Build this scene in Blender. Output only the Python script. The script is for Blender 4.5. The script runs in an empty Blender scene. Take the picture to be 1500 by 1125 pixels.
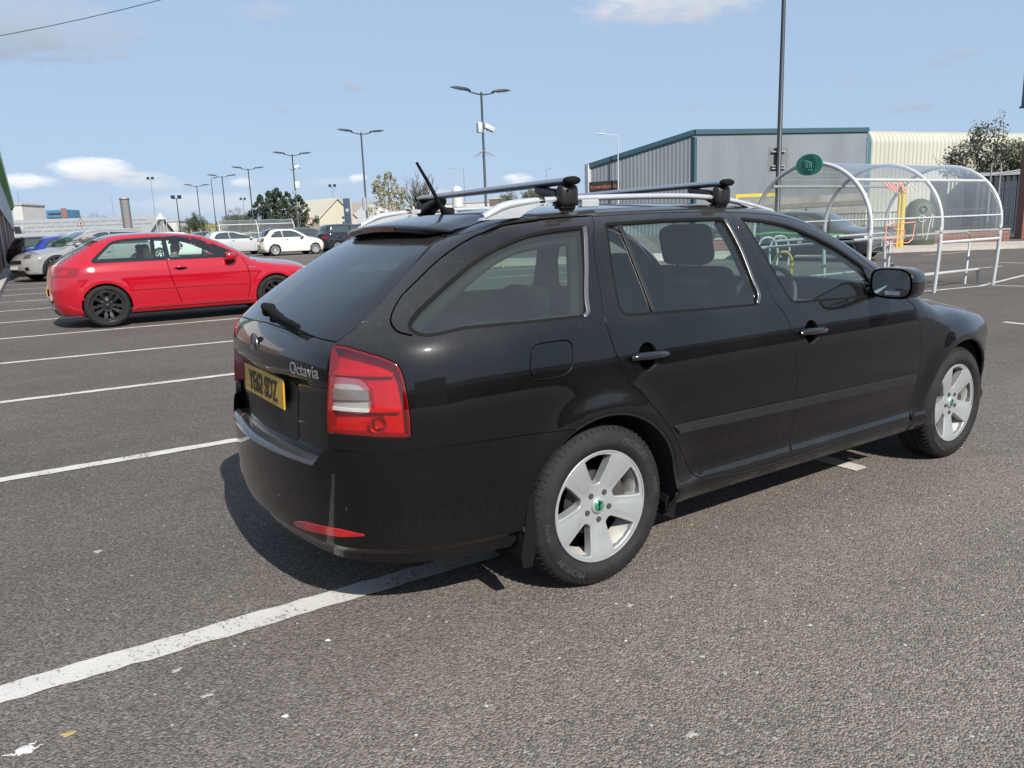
import bpy, bmesh, math, random
import numpy as np
from mathutils import Vector, Matrix
from mathutils.geometry import delaunay_2d_cdt
random.seed(7); RNG=np.random.RandomState(5)
SC=bpy.context.scene; COL=SC.collection
R_=math.radians
def pchip(xs,ys):
    xs=np.asarray(xs,float);ys=np.asarray(ys,float);h=np.diff(xs);d=np.diff(ys)/h
    m=np.zeros_like(xs)
    for i in range(1,len(xs)-1):
        if d[i-1]*d[i]>0:
            w1=2*h[i]+h[i-1];w2=h[i]+2*h[i-1]; m[i]=(w1+w2)/(w1/d[i-1]+w2/d[i])
    m[0]=d[0];m[-1]=d[-1]
    def f(x):
        x=np.asarray(x,float);i=np.clip(np.searchsorted(xs,x)-1,0,len(h)-1)
        t=(x-xs[i])/h[i]; o0=t<0; o1=t>1; tc=np.clip(t,0,1)
        v=(1+2*tc)*(1-tc)**2*ys[i]+tc*(1-tc)**2*h[i]*m[i]+tc*tc*(3-2*tc)*ys[i+1]+tc*tc*(tc-1)*h[i]*m[i+1]
        return np.where(o0,ys[0]+m[0]*(x-xs[0]),np.where(o1,ys[-1]+m[-1]*(x-xs[-1]),v))
    return f
def smax(a,b,k):
    return np.maximum(a,b)+np.maximum(k-np.abs(a-b),0)**2/(4*k)
def sstep(a,b,x):
    t=np.clip((x-a)/(b-a),0,1); return t*t*(3-2*t)
class Body:
    """smooth implicit car body, x forward, y left, z up"""
    def __init__(s,**k):
        s.__dict__.update(k)
        s.fw=pchip(*zip(*k['side'])); s.fp=pchip(*zip(*k['plan'])); s.fg=pchip(*zip(*k['gplan']))
        s.ft=pchip(*zip(*k['top'])); s.fr=pchip(*zip(*k['rear'])); s.ff=pchip(*zip(*k['front']))
        s.fk=pchip(*zip(*k['crown']))
    def w(s,x,z):
        g=sstep(s.belt-.05,s.belt+.30,z)
        v=s.fw(z)-(1-g)*s.fp(x)-g*s.fg(x)
        for cx in s.axles:
            d=np.hypot(x-cx,z-s.wz)
            v=v+s.flare*np.exp(-((d-s.arch)/s.fsig)**2)*sstep(.1,.35,z)
        return v
    def F(s,x,y,z):
        ay=np.abs(y)
        a=ay-s.w(x,z)
        y2=y*y
        t=(z-s.ft(x)+s.fk(x)*y2)*s.tscale
        r=(s.fr(z)+s.rc*y2-x)*s.rscale
        f=(x-s.ff(z)+s.fc*y2)*.9
        b=s.zmin-z
        v=smax(a,t,s.kt); 
        v=smax(v,r,s.kr); v=smax(v,f,s.kf); v=smax(v,b,.03)
        return v
    def solve(s,O,D,t0,t1,n=96):
        """first crossing of F from outside along O+tD"""
        O=np.asarray(O,float).reshape(-1,3);D=np.asarray(D,float).reshape(-1,3)
        D=np.broadcast_to(D,O.shape); N=len(O)
        lo=np.full(N,float(t0)); hi=np.full(N,np.nan); f=np.ones(N,bool)
        ts=np.linspace(t0,t1,n); best=np.full(N,1e9); bt=np.full(N,float(t0))
        for t in ts:
            P=O+t*D; v=s.F(P[:,0],P[:,1],P[:,2])
            h=f&(v<=0); hi[h]=t; f&=~h
            lo[f]=t
            m=f&(v<best); best[m]=v[m]; bt[m]=t
        miss=np.isnan(hi); hi[miss]=bt[miss]; lo[miss]=bt[miss]
        for i in range(20):
            m=(lo+hi)/2; P=O+m[:,None]*D; v=s.F(P[:,0],P[:,1],P[:,2]); ins=v<=0
            hi=np.where(ins,m,hi); lo=np.where(ins,lo,m)
        s.miss=miss
        return O+((lo+hi)/2)[:,None]*D
    def normal(s,P):
        e=1e-4; g=[]
        for k in range(3):
            d=np.zeros(3);d[k]=e; A=P+d;B=P-d
            g.append(s.F(A[:,0],A[:,1],A[:,2])-s.F(B[:,0],B[:,1],B[:,2]))
        g=np.stack(g,1); return g/np.maximum(np.linalg.norm(g,axis=1,keepdims=True),1e-12)
EST=dict(
 side=[(.10,.78),(.17,.81),(.24,.842),(.275,.866),(.30,.8735),(.322,.8725),(.355,.861),(.40,.859),(.46,.868),(.55,.879),(.70,.8845),(.78,.8825),(.84,.877),(.90,.8685),(.95,.859),(1.0,.848),(1.06,.826),(1.2,.765),(1.3,.718),(1.40,.665),(1.5,.60)],
 plan=[(-1.3,.14),(-1.0,.085),(-.7,.045),(-.35,.014),(.2,0),(2.2,0),(2.6,.012),(2.85,.045),(3.0,.085),(3.2,.18),(3.4,.31),(3.6,.45)],
 gplan=[(-1.1,.20),(-.9,.16),(-.5,.085),(0,.03),(.6,0),(1.3,0),(1.8,.02),(2.3,.06),(3.0,.1),(3.6,.2)],
 top=[(-1.4,1.02),(-1.0,1.21),(-.6,1.375),(-.42,1.413),(-.15,1.442),(.3,1.462),(.8,1.468),(1.15,1.455),(1.4,1.415),(1.7,1.31),(2.0,1.165),(2.22,1.04),(2.38,.978),(2.6,.942),(2.9,.888),(3.2,.80),(3.45,.66),(3.6,.47)],
 crown=[(-1,.10),(1.2,.10),(2.2,.16),(3.5,.16)],
 rear=[(.1,-.80),(.2,-.90),(.3,-.975),(.45,-1.03),(.6,-1.03),(.75,-1.022),(.9,-1.01),(1.0,-.998),(1.06,-.955),(1.12,-.88),(1.25,-.70),(1.38,-.52),(1.5,-.33)],
 front=[(.1,3.30),(.3,3.46),(.5,3.52),(.65,3.52),(.8,3.46),(1.0,3.3)],
 rc=.17,fc=.30,tscale=1.,rscale=.85,kt=.09,kr=.30,kf=.35,zmin=.17,belt=.98,
 axles=(0,2.578),wz=.315,arch=.36,flare=.019,fsig=.085)

# ------------------------------------------------------------------ camera
CAM=dict(loc=(-1.7764,-2.9688,1.3591),yaw=0.991179,pitch=-0.198845,roll=-0.037922,f=1116.58)
def cam_axes():
    y,p,r=CAM['yaw'],CAM['pitch'],CAM['roll']
    f=np.array([math.cos(y)*math.cos(p),math.sin(y)*math.cos(p),math.sin(p)]); rt=np.array([math.sin(y),-math.cos(y),0.]); up=np.cross(rt,f)
    return math.cos(r)*rt+math.sin(r)*up, -math.sin(r)*rt+math.cos(r)*up, f
CR,CU,CF=cam_axes(); CL=np.array(CAM['loc'])
cd=bpy.data.cameras.new('camera'); cd.sensor_width=36; cd.lens=CAM['f']/1500*36; cd.clip_start=.05; cd.clip_end=4000
co=bpy.data.objects.new('camera',cd); COL.objects.link(co)
co.matrix_world=Matrix(((CR[0],CU[0],-CF[0],CL[0]),(CR[1],CU[1],-CF[1],CL[1]),(CR[2],CU[2],-CF[2],CL[2]),(0,0,0,1)))
SC.camera=co
# the car park climbs about one percent away from the estate car
def gz(y): 
    y=np.asarray(y,float); return .0113*np.clip(y+.3,0,95)
def ray(px,py): return CF+(px-750)/CAM['f']*CR-(py-562.5)/CAM['f']*CU
def gp(px,py):
    """survey point: where the sight line to a photo position meets the car park"""
    d=ray(px,py); lo,hi=0.,3000.
    for i in range(60):
        m=(lo+hi)/2; P=CL+m*d
        if P[2]>gz(P[1]): lo=m
        else: hi=m
    P=CL+lo*d; return np.array([P[0],P[1],float(gz(P[1]))])
def ap(px,py,depth): return CL+ray(px,py)*depth
def plane_pt(px,py,axis,v):
    d=ray(px,py); return CL+d*((v-CL[axis])/d[axis])
def base(px,depth):
    P=ap(px,562.5-(-CF[2]+0)/CU[2]*0,depth); 
    d=ray(px,330); d2=d/ (d@CF); P=CL+d2*depth; return np.array([P[0],P[1],float(gz(P[1]))])
# ------------------------------------------------------------------ objects
def tag(o,label=None,cat=None,group=None,kind=None):
    if label: o['label']=label
    if cat: o['category']=cat
    if group: o['group']=group
    if kind: o['kind']=kind
    return o
def empty(name,loc=(0,0,0),rz=0,label=None,cat=None,group=None):
    o=bpy.data.objects.new(name,None); COL.objects.link(o); o.location=loc; o.rotation_euler=(0,0,rz); o.empty_display_size=.1
    return tag(o,label,cat,group)
def copy_tree(o,parent=None):
    c=o.copy(); COL.objects.link(c)
    if parent: c.parent=parent
    for ch in list(o.children): copy_tree(ch,c)
    return c
class MB:
    """collects geometry for ONE mesh object"""
    def __init__(s): s.v=[];s.f=[];s.n=[];s.mi=[];s.sm=[]
    def add(s,V,F,N=None,mi=0,smooth=False):
        b=len(s.v); V=[tuple(map(float,p)) for p in V]; s.v+=V
        s.n+= [tuple(map(float,p)) for p in N] if N is not None else [None]*len(V)
        for f in F: s.f.append(tuple(int(i)+b for i in f)); s.mi.append(mi); s.sm.append(smooth or N is not None)
        return s
    def box(s,c,d,rz=0,mi=0,bev=0,rx=0,ry=0):
        x,y,z=d[0]/2,d[1]/2,d[2]/2
        M=Matrix.Translation(c)@Matrix.Rotation(rz,4,'Z')@Matrix.Rotation(ry,4,'Y')@Matrix.Rotation(rx,4,'X')
        if bev:
            bm=bmesh.new(); bmesh.ops.create_cube(bm,size=1); bmesh.ops.scale(bm,vec=d,verts=bm.verts)
            bmesh.ops.bevel(bm,geom=bm.edges[:],offset=bev,segments=3,profile=.5,affect='EDGES'); bm.verts.index_update()
            V=[M@v.co for v in bm.verts]; F=[[v.index for v in f.verts] for f in bm.faces]; bm.free(); return s.add(V,F,mi=mi,smooth=bev>.012)
        V=[M@Vector(p) for p in((-x,-y,-z),(x,-y,-z),(x,y,-z),(-x,y,-z),(-x,-y,z),(x,-y,z),(x,y,z),(-x,y,z))]
        return s.add(V,[(0,3,2,1),(4,5,6,7),(0,1,5,4),(1,2,6,5),(2,3,7,6),(3,0,4,7)],mi=mi)
    def tube(s,pts,r,seg=8,mi=0,cap=True,flat=1.0,up=(0,0,1)):
        P=[Vector(p) for p in pts]; n=len(P); rr=r if hasattr(r,'__len__') else [r]*n
        V=[];F=[]
        for i in range(n):
            t=(P[min(i+1,n-1)]-P[max(i-1,0)]).normalized(); a=t.cross(Vector(up))
            if a.length<1e-3: a=t.cross(Vector((1,0,0)))
            a.normalize(); b=a.cross(t)
            for k in range(seg):
                w=2*math.pi*k/seg; V.append(P[i]+a*math.cos(w)*rr[i]+b*math.sin(w)*rr[i]*flat)
        for i in range(n-1):
            for k in range(seg):
                k2=(k+1)%seg; F.append((i*seg+k,i*seg+k2,(i+1)*seg+k2,(i+1)*seg+k))
        s.add(V,F,mi=mi,smooth=seg>5)
        if cap:
            s.add([V[k] for k in range(seg)],[tuple(range(seg))[::-1]],mi=mi); s.add([V[(n-1)*seg+k] for k in range(seg)],[tuple(range(seg))],mi=mi)
        return s
    def lathe(s,prof,seg=48,axis='y',c=(0,0,0),mi=0,smooth=True,closed=False,a0=0,a1=2*math.pi):
        """prof: (radius, along axis)"""
        V=[];F=[];full=abs(a1-a0-2*math.pi)<1e-6; ns=seg if full else seg+1
        for r,h in prof:
            for k in range(ns):
                w=a0+(a1-a0)*k/seg
                a,b=r*math.cos(w),r*math.sin(w)
                p={'y':(a,h,b),'z':(a,b,h),'x':(h,a,b)}[axis]; V.append((p[0]+c[0],p[1]+c[1],p[2]+c[2]))
        m=len(prof)
        for i in range(m if closed else m-1):
            j=(i+1)%m
            for k in range(seg):
                k2=(k+1)%ns; F.append((i*ns+k,i*ns+k2,j*ns+k2,j*ns+k))
        return s.add(V,F,mi=mi,smooth=smooth)
    def prism(s,poly,vec,mi=0):
        """3-D planar polygon pushed along vec"""
        n=len(poly);P=[Vector(p) for p in poly];v=Vector(vec)
        return s.add(P+[p+v for p in P],[tuple(range(n))[::-1],tuple(range(n,2*n))]+[(i,(i+1)%n,n+(i+1)%n,n+i) for i in range(n)],mi=mi)
    def quad(s,a,b,c,d,mi=0): return s.add([a,b,c,d],[(0,1,2,3)],mi=mi)
    def mirror_y(s):
        m=MB(); m.v=[(x,-y,z) for x,y,z in s.v]; m.f=[f[::-1] for f in s.f]; m.n=[None if n is None else (n[0],-n[1],n[2]) for n in s.n]; m.mi=list(s.mi); m.sm=list(s.sm); return m
    def join(s,o):
        b=len(s.v); s.v+=o.v; s.n+=o.n; s.f+=[tuple(i+b for i in f) for f in o.f]; s.mi+=o.mi; s.sm+=o.sm; return s
    def xf(s,M):
        s.v=[tuple(M@Vector(p)) for p in s.v]; R=M.to_3x3(); s.n=[None if n is None else tuple((R@Vector(n)).normalized()) for n in s.n]; return s
    def build(s,name,mat,parent=None,fixn=True):
        me=bpy.data.meshes.new(name); me.from_pydata(s.v,[],s.f)
        for m in (mat if isinstance(mat,(list,tuple)) else [mat]): me.materials.append(m)
        me.polygons.foreach_set('material_index',s.mi); me.polygons.foreach_set('use_smooth',s.sm)
        hasn=any(n is not None for n in s.n)
        if not hasn and fixn:
            bm=bmesh.new(); bm.from_mesh(me); bmesh.ops.recalc_face_normals(bm,faces=bm.faces); bm.to_mesh(me); bm.free()
        me.update()
        if hasn:
            vn=np.zeros(len(s.v)*3); me.vertices.foreach_get('normal',vn); vn=vn.reshape(-1,3)
            for i,n in enumerate(s.n):
                if n is not None: vn[i]=n
            me.normals_split_custom_set_from_vertices([tuple(n) for n in vn])
        o=bpy.data.objects.new(name,me); COL.objects.link(o)
        if parent: o.parent=parent
        return o
# ------------------------------------------------------------------ materials
def mat(name,col=(.5,.5,.5),rough=.5,metal=0,coat=0,spec=.5,**k):
    m=bpy.data.materials.new(name); m.use_nodes=True; b=m.node_tree.nodes['Principled BSDF']
    b.inputs['Base Color'].default_value=(*col,1); b.inputs['Roughness'].default_value=rough; b.inputs['Metallic'].default_value=metal
    b.inputs['Coat Weight'].default_value=coat; b.inputs['Coat Roughness'].default_value=k.get('coatr',.03); b.inputs['Specular IOR Level'].default_value=spec
    var=k.get('var',0); sc=k.get('scale',8); bump=k.get('bump',0)
    if var or bump:
        nt=m.node_tree; L=nt.links; tc=nt.nodes.new('ShaderNodeTexCoord'); nz=nt.nodes.new('ShaderNodeTexNoise'); nz.inputs['Scale'].default_value=sc; nz.inputs['Detail'].default_value=k.get('detail',6)
        if 'stretch' in k:
            mp=nt.nodes.new('ShaderNodeMapping'); mp.inputs['Scale'].default_value=k['stretch']; L.new(tc.outputs['Object'],mp.inputs[0]); L.new(mp.outputs[0],nz.inputs['Vector'])
        else: L.new(tc.outputs['Object'],nz.inputs['Vector'])
        if var:
            cr=nt.nodes.new('ShaderNodeValToRGB'); c=cr.color_ramp; c.elements[0].position=.3; c.elements[1].position=.7
            c.elements[0].color=(*[x*(1-var) for x in col],1); c.elements[1].color=(*[min(1,x*(1+var)) for x in col],1)
            L.new(nz.outputs['Fac'],cr.inputs[0]); L.new(cr.outputs[0],b.inputs['Base Color'])
        if bump:
            bp=nt.nodes.new('ShaderNodeBump'); bp.inputs['Strength'].default_value=bump; bp.inputs['Distance'].default_value=k.get('dist',.01)
            L.new(nz.outputs['Fac'],bp.inputs['Height']); L.new(bp.outputs[0],b.inputs['Normal'])
    return m
class NT:
    """little node helper"""
    def __init__(s,m): s.nt=m.node_tree; s.b=s.nt.nodes.get('Principled BSDF')
    def n(s,t,**k):
        nd=s.nt.nodes.new('ShaderNode'+t)
        for a,v in k.items():
            if a.startswith('i_'):
                key=a[2:]; key=int(key) if key.isdigit() else key.replace('_',' ')
                if isinstance(v,bpy.types.NodeSocket): s.nt.links.new(v,nd.inputs[key])
                else: nd.inputs[key].default_value=v
            else: setattr(nd,a,v)
        return nd
    def l(s,a,b): s.nt.links.new(a,b)
    def math(s,op,a,b=None,c=None,clamp=False):
        nd=s.nt.nodes.new('ShaderNodeMath'); nd.operation=op; nd.use_clamp=clamp
        for i,v in enumerate((a,b,c)):
            if v is None: continue
            if isinstance(v,bpy.types.NodeSocket): s.nt.links.new(v,nd.inputs[i])
            else: nd.inputs[i].default_value=v
        return nd.outputs[0]
    def mix(s,f,a,b):
        nd=s.nt.nodes.new('ShaderNodeMix'); nd.data_type='RGBA'
        for i,v in ((0,f),(6,a),(7,b)):
            if isinstance(v,bpy.types.NodeSocket): s.nt.links.new(v,nd.inputs[i])
            else: nd.inputs[i].default_value=(*v,1) if hasattr(v,'__len__') and len(v)==3 else v
        return nd.outputs[2]
    def ramp(s,f,a,b):
        return s.n('MapRange',i_0=f,i_1=a,i_2=b,clamp=True).outputs[0]
def glass_mat(name,tint,dust=.05,dustcol=(.35,.34,.30),rough=0.0,ior=1.5):
    m=bpy.data.materials.new(name); m.use_nodes=True; nt=m.node_tree; nt.nodes.clear(); h=NT(m)
    out=h.n('OutputMaterial'); tr=h.n('BsdfTransparent',i_0=(*tint,1)); gl=h.n('BsdfGlossy',i_Roughness=rough); gl.inputs[0].default_value=(1,1,1,1)
    # same reflectance from either side of the thin sheet
    geo=h.n('NewGeometry'); dt=h.n('VectorMath',operation='DOT_PRODUCT'); h.l(geo.outputs['Incoming'],dt.inputs[0]); h.l(geo.outputs['Normal'],dt.inputs[1]); f0=((ior-1)/(ior+1))**2*1.8
    fr=h.math('MULTIPLY_ADD',h.math('POWER',h.math('SUBTRACT',1.,h.math('ABSOLUTE',dt.outputs['Value']),clamp=True),5.),1-f0,f0,clamp=True); mx=h.n('MixShader'); h.l(fr,mx.inputs[0]); h.l(tr.outputs[0],mx.inputs[1]); h.l(gl.outputs[0],mx.inputs[2])
    df=h.n('BsdfDiffuse',i_0=(*dustcol,1)); tc=h.n('TexCoord'); nz=h.n('TexNoise',i_Scale=120.,i_Detail=6.,i_Vector=tc.outputs['Object']); n2=h.n('TexNoise',i_Scale=3.,i_Detail=3.,i_Vector=tc.outputs['Object'])
    fac=h.math('MULTIPLY',h.math('MULTIPLY',h.math('MULTIPLY_ADD',nz.outputs['Fac'],.25,.40),h.math('MULTIPLY_ADD',n2.outputs['Fac'],.8,.6)),dust*2); m2=h.n('MixShader'); h.l(fac,m2.inputs[0]); h.l(mx.outputs[0],m2.inputs[1]); h.l(df.outputs[0],m2.inputs[2]); h.l(m2.outputs[0],out.inputs[0])
    return m
# ------------------------------------------------------------------ 2-D tools
def rpoly(pts,h=.03):
    """polygon with rounded corners: (x, z, radius)"""
    P=[np.array(p[:2],float) for p in pts]; out=[]; n=len(P)
    for i in range(n):
        a,b,c=P[i-1],P[i],P[(i+1)%n]; r=pts[i][2]
        if r<=0: out.append(b); continue
        u=(a-b)/np.linalg.norm(a-b); v=(c-b)/np.linalg.norm(c-b); k=max(3,int(r/.012))
        for t in np.linspace(0,1,k+1): out.append((1-t)**2*(b+u*r)+2*t*(1-t)*b+t*t*(b+v*r))
    return lin(out,h,True)
def spl(pts,h=.03,closed=False):
    """Catmull-Rom through pts, resampled about every h"""
    P=np.asarray(pts,float); n=len(P); out=[]
    for i in range(n if closed else n-1):
        if closed: p0,p1,p2,p3=P[(i-1)%n],P[i],P[(i+1)%n],P[(i+2)%n]
        else:
            p1,p2=P[i],P[i+1]; p0=P[i-1] if i>0 else 2*p1-p2; p3=P[i+2] if i+2<n else 2*p2-p1
        L=np.linalg.norm(p2-p1); k=max(1,int(math.ceil(L/h)))
        # centripetal-ish tangents
        d1,d0,d2=L,max(np.linalg.norm(p1-p0),1e-6),max(np.linalg.norm(p3-p2),1e-6)
        m1=((p1-p0)/d0*d1+(p2-p1)/max(d1,1e-9)*d0)/(d0+d1)*d1; m2=((p2-p1)/max(d1,1e-9)*d2+(p3-p2)/d2*d1)/(d1+d2)*d1
        for j in range(k):
            t=j/k; out.append((2*t**3-3*t*t+1)*p1+(t**3-2*t*t+t)*m1+(-2*t**3+3*t*t)*p2+(t**3-t*t)*m2)
    if not closed: out.append(P[-1])
    return np.array(out)
def lin(pts,h=.03,closed=False):
    P=np.asarray(pts,float); n=len(P); out=[]
    for i in range(n if closed else n-1):
        a,b=P[i],P[(i+1)%n]; k=max(1,int(math.ceil(np.linalg.norm(b-a)/h)))
        for j in range(k): out.append(a+(b-a)*j/k)
    if not closed: out.append(P[-1])
    return np.array(out)
def chain(*cs):
    out=[]
    for c in cs:
        for p in np.asarray(c,float):
            if not out or np.linalg.norm(p-out[-1])>1e-4: out.append(p)
    if np.linalg.norm(out[0]-out[-1])<1e-4: out.pop()
    return np.array(out)
def area(P): x,y=P[:,0],P[:,1]; return .5*np.sum(x*np.roll(y,-1)-y*np.roll(x,-1))
def inpoly(Q,P):
    Q=np.asarray(Q);x,y=Q[:,0],Q[:,1];r=np.zeros(len(Q),bool);n=len(P)
    for i in range(n):
        x1,y1=P[i];x2,y2=P[(i+1)%n]
        if y1==y2: continue
        c=((y1>y)!=(y2>y)); r^=c&(x<(x2-x1)*(y-y1)/(y2-y1)+x1)
    return r
def offset(P,d):
    """move a closed loop to its left by d"""
    a=np.roll(P,1,0);b=np.roll(P,-1,0); e1=P-a;e2=b-P
    n1=np.stack([-e1[:,1],e1[:,0]],1);n2=np.stack([-e2[:,1],e2[:,0]],1)
    n1/=np.maximum(np.linalg.norm(n1,axis=1,keepdims=True),1e-9);n2/=np.maximum(np.linalg.norm(n2,axis=1,keepdims=True),1e-9)
    n=n1+n2; L=np.linalg.norm(n,axis=1,keepdims=True); n/=np.maximum(L,1e-9); c=np.maximum((n*n1).sum(1,keepdims=True),.5)
    return P+n*d/c
def fill2d(outer,holes,h):
    loops=[outer]+list(holes); V=[];E=[]
    for lp in loops:
        b=len(V);n=len(lp);V+=[tuple(p) for p in lp];E+=[(b+i,b+(i+1)%n) for i in range(n)]
    nb=len(V); bp=np.array(V); mn=outer.min(0);mx=outer.max(0); g=[];row=0
    y=mn[1]+h*.5
    while y<mx[1]:
        for x in np.arange(mn[0]+h*(.25+.5*(row%2)),mx[0],h): g.append((x,y))
        y+=h*.866;row+=1
    g=np.array(g).reshape(-1,2)
    if len(g):
        k=inpoly(g,outer)
        for hl in holes: k&=~inpoly(g,hl)
        g=g[k]
    if len(g):
        keep=np.ones(len(g),bool)
        for i in range(0,len(g),400):
            dd=((g[i:i+400,None,:]-bp[None])**2).sum(2).min(1); keep[i:i+400]=dd>(.55*h)**2
        g=g[keep]
    allv=[Vector(p) for p in V]+[Vector(p) for p in g]
    rv,re,rf,ov,oe,of=delaunay_2d_cdt(allv,E,[],0,1e-6,True)
    rv=np.array([(p.x,p.y) for p in rv]); tri=np.array([f for f in rf])
    c=rv[tri].mean(1); k=inpoly(c,outer)
    for hl in holes: k&=~inpoly(c,hl)
    tri=tri[k]
    # boundary loops in result indices
    mp={}
    for i,l in enumerate(ov):
        for j in l: mp.setdefault(j,i)
    loops_i=[];b=0
    for lp in loops:
        loops_i.append([mp.get(b+i) for i in range(len(lp))]); b+=len(lp)
    return rv,tri,loops_i
S2=math.sqrt(.5)
PROJ={'side':(lambda p:np.stack([p[:,0],np.full(len(p),-1.35),p[:,1]],1),(0,1,0),lambda P:P[:,[0,2]]),
 'rear':(lambda p:np.stack([np.full(len(p),-1.6),p[:,0],p[:,1]],1),(1,0,0),lambda P:P[:,[1,2]]),
 'front':(lambda p:np.stack([np.full(len(p),4.6),p[:,0],p[:,1]],1),(-1,0,0),lambda P:P[:,[1,2]]),
 'top':(lambda p:np.stack([p[:,0],p[:,1],np.full(len(p),2.3)],1),(0,0,-1),lambda P:P[:,[0,1]]),
 'diag':(lambda p:np.stack([p[:,0]*S2-3*S2,-p[:,0]*S2-3*S2,p[:,1]],1),(S2,S2,0),lambda P:np.stack([(P[:,0]-P[:,1])*S2,P[:,2]],1)),
 'rtop':(lambda p:np.stack([p[:,1]*S2-3*S2,p[:,0],p[:,1]*S2+3*S2],1),(S2,0,-S2),lambda P:np.stack([P[:,1],(P[:,0]+P[:,2])*S2],1)),
 'fdiag':(lambda p:np.stack([p[:,0]*S2+4*S2,p[:,0]*S2-4*S2,p[:,1]],1),(-S2,S2,0),lambda P:np.stack([(P[:,0]+P[:,1])*S2,P[:,2]],1))}
def to2(proj,P): return PROJ[proj][2](np.asarray(P,float).reshape(-1,3))
def surf(B,proj,p2):
    f,D,_=PROJ[proj]; O=f(np.asarray(p2,float).reshape(-1,2)); big=proj in('diag','fdiag','front','rtop'); P=B.solve(O,D,0.8 if big else 0.,6.2 if big else 2.6,120 if big else 60); return P,B.normal(P)
def panel(B,outer,holes=(),proj='side',h=.035,off=0.,gap=.0022,flange=.016,mi=0,gaps=None,mb=None):
    """a sheet of body surface cut to an outline, with rolled edges"""
    outer=np.asarray(outer,float); 
    if area(outer)<0: outer=outer[::-1]
    hs=[np.asarray(q,float) if area(np.asarray(q,float))<0 else np.asarray(q,float)[::-1] for q in holes]
    if gap: outer=offset(outer,gap); hs=[offset(q,gap) for q in hs]
    V2,T,loops=fill2d(outer,hs,h)
    P,N=surf(B,proj,V2); P=P+N*off
    a=P[T[:,1]]-P[T[:,0]];b=P[T[:,2]]-P[T[:,0]]; fl=(np.cross(a,b)*N[T].sum(1)).sum(1)<0
    T=np.where(fl[:,None],T[:,::-1],T)
    m=mb or MB(); m.add(P,T,N,mi)
    if flange:
        for lp in loops:
            lp=[i for i in lp if i is not None]; lp=[i for k,i in enumerate(lp) if i!=lp[k-1]]
            Q=P[lp];n=N[lp]; tg=np.roll(Q,-1,0)-np.roll(Q,1,0); tg/=np.maximum(np.linalg.norm(tg,axis=1,keepdims=True),1e-9)
            o=np.cross(tg,n); o/=np.maximum(np.linalg.norm(o,axis=1,keepdims=True),1e-9)
            # outward: away from the material (loops run with material on the left in 2-D)
            l2=np.array([V2[i] for i in lp]); t2=np.roll(l2,-1,0)-np.roll(l2,1,0); r2=np.stack([t2[:,1],-t2[:,0]],1)*1e-3
            f,D,_=PROJ[proj]; d3=f(l2+r2)-f(l2); s=np.sign((d3*o).sum(1)); s[s==0]=1; 
            s=np.sign(np.median(s)) or 1.; o*=s
            K=len(lp); r0=Q;r1=Q-n*.0018+o*.0011;r2_=Q-n*flange+o*.0011
            VV=np.concatenate([r0,r1,r2_]); NN=np.concatenate([n,(n+o)/1.414,o]); FF=[]
            for i in range(K):
                j=(i+1)%K
                for b0,b1 in((0,K),(K,2*K)):
                    q=(b0+i,b0+j,b1+j,b1+i); 
                    FF.append(q)
            FF=np.array(FF); c=np.cross(VV[FF[:,1]]-VV[FF[:,0]],VV[FF[:,3]]-VV[FF[:,0]]); fl=(c*NN[FF].sum(1)).sum(1)<0
            FF=np.where(fl[:,None],FF[:,::-1],FF); m.add(VV,FF,NN,mi)
    return m
def ribbon(c,w,h=None):
    """closed outline of a band of width w about an open 2-D curve"""
    c=np.asarray(c,float); t=np.gradient(c,axis=0); t/=np.maximum(np.linalg.norm(t,axis=1,keepdims=True),1e-9); n=np.stack([-t[:,1],t[:,0]],1)
    return np.concatenate([c+n*w/2,(c-n*w/2)[::-1]])
def strip(B,c,w,proj='side',off=.001,thick=.006,mb=None,mi=0):
    return panel(B,ribbon(c,w),proj=proj,h=max(w*.8,.02),off=off,gap=0,flange=thick,mb=mb,mi=mi)
def text_mb(body,size,extr=.001,shear=0,bold=0,sx=1.):
    cu=bpy.data.curves.new('lettering','FONT'); cu.body=body; cu.size=size; cu.extrude=extr; cu.align_x='CENTER'; cu.align_y='CENTER'; cu.shear=shear; cu.offset=bold; cu.resolution_u=4
    o=bpy.data.objects.new('lettering',cu); COL.objects.link(o); dg=bpy.context.evaluated_depsgraph_get(); me=o.evaluated_get(dg).to_mesh()
    m=MB(); m.add([(v.co.x*sx,v.co.y,v.co.z) for v in me.vertices],[tuple(p.vertices) for p in me.polygons]); o.evaluated_get(dg).to_mesh_clear()
    bpy.data.objects.remove(o); bpy.data.curves.remove(cu); return m

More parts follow.
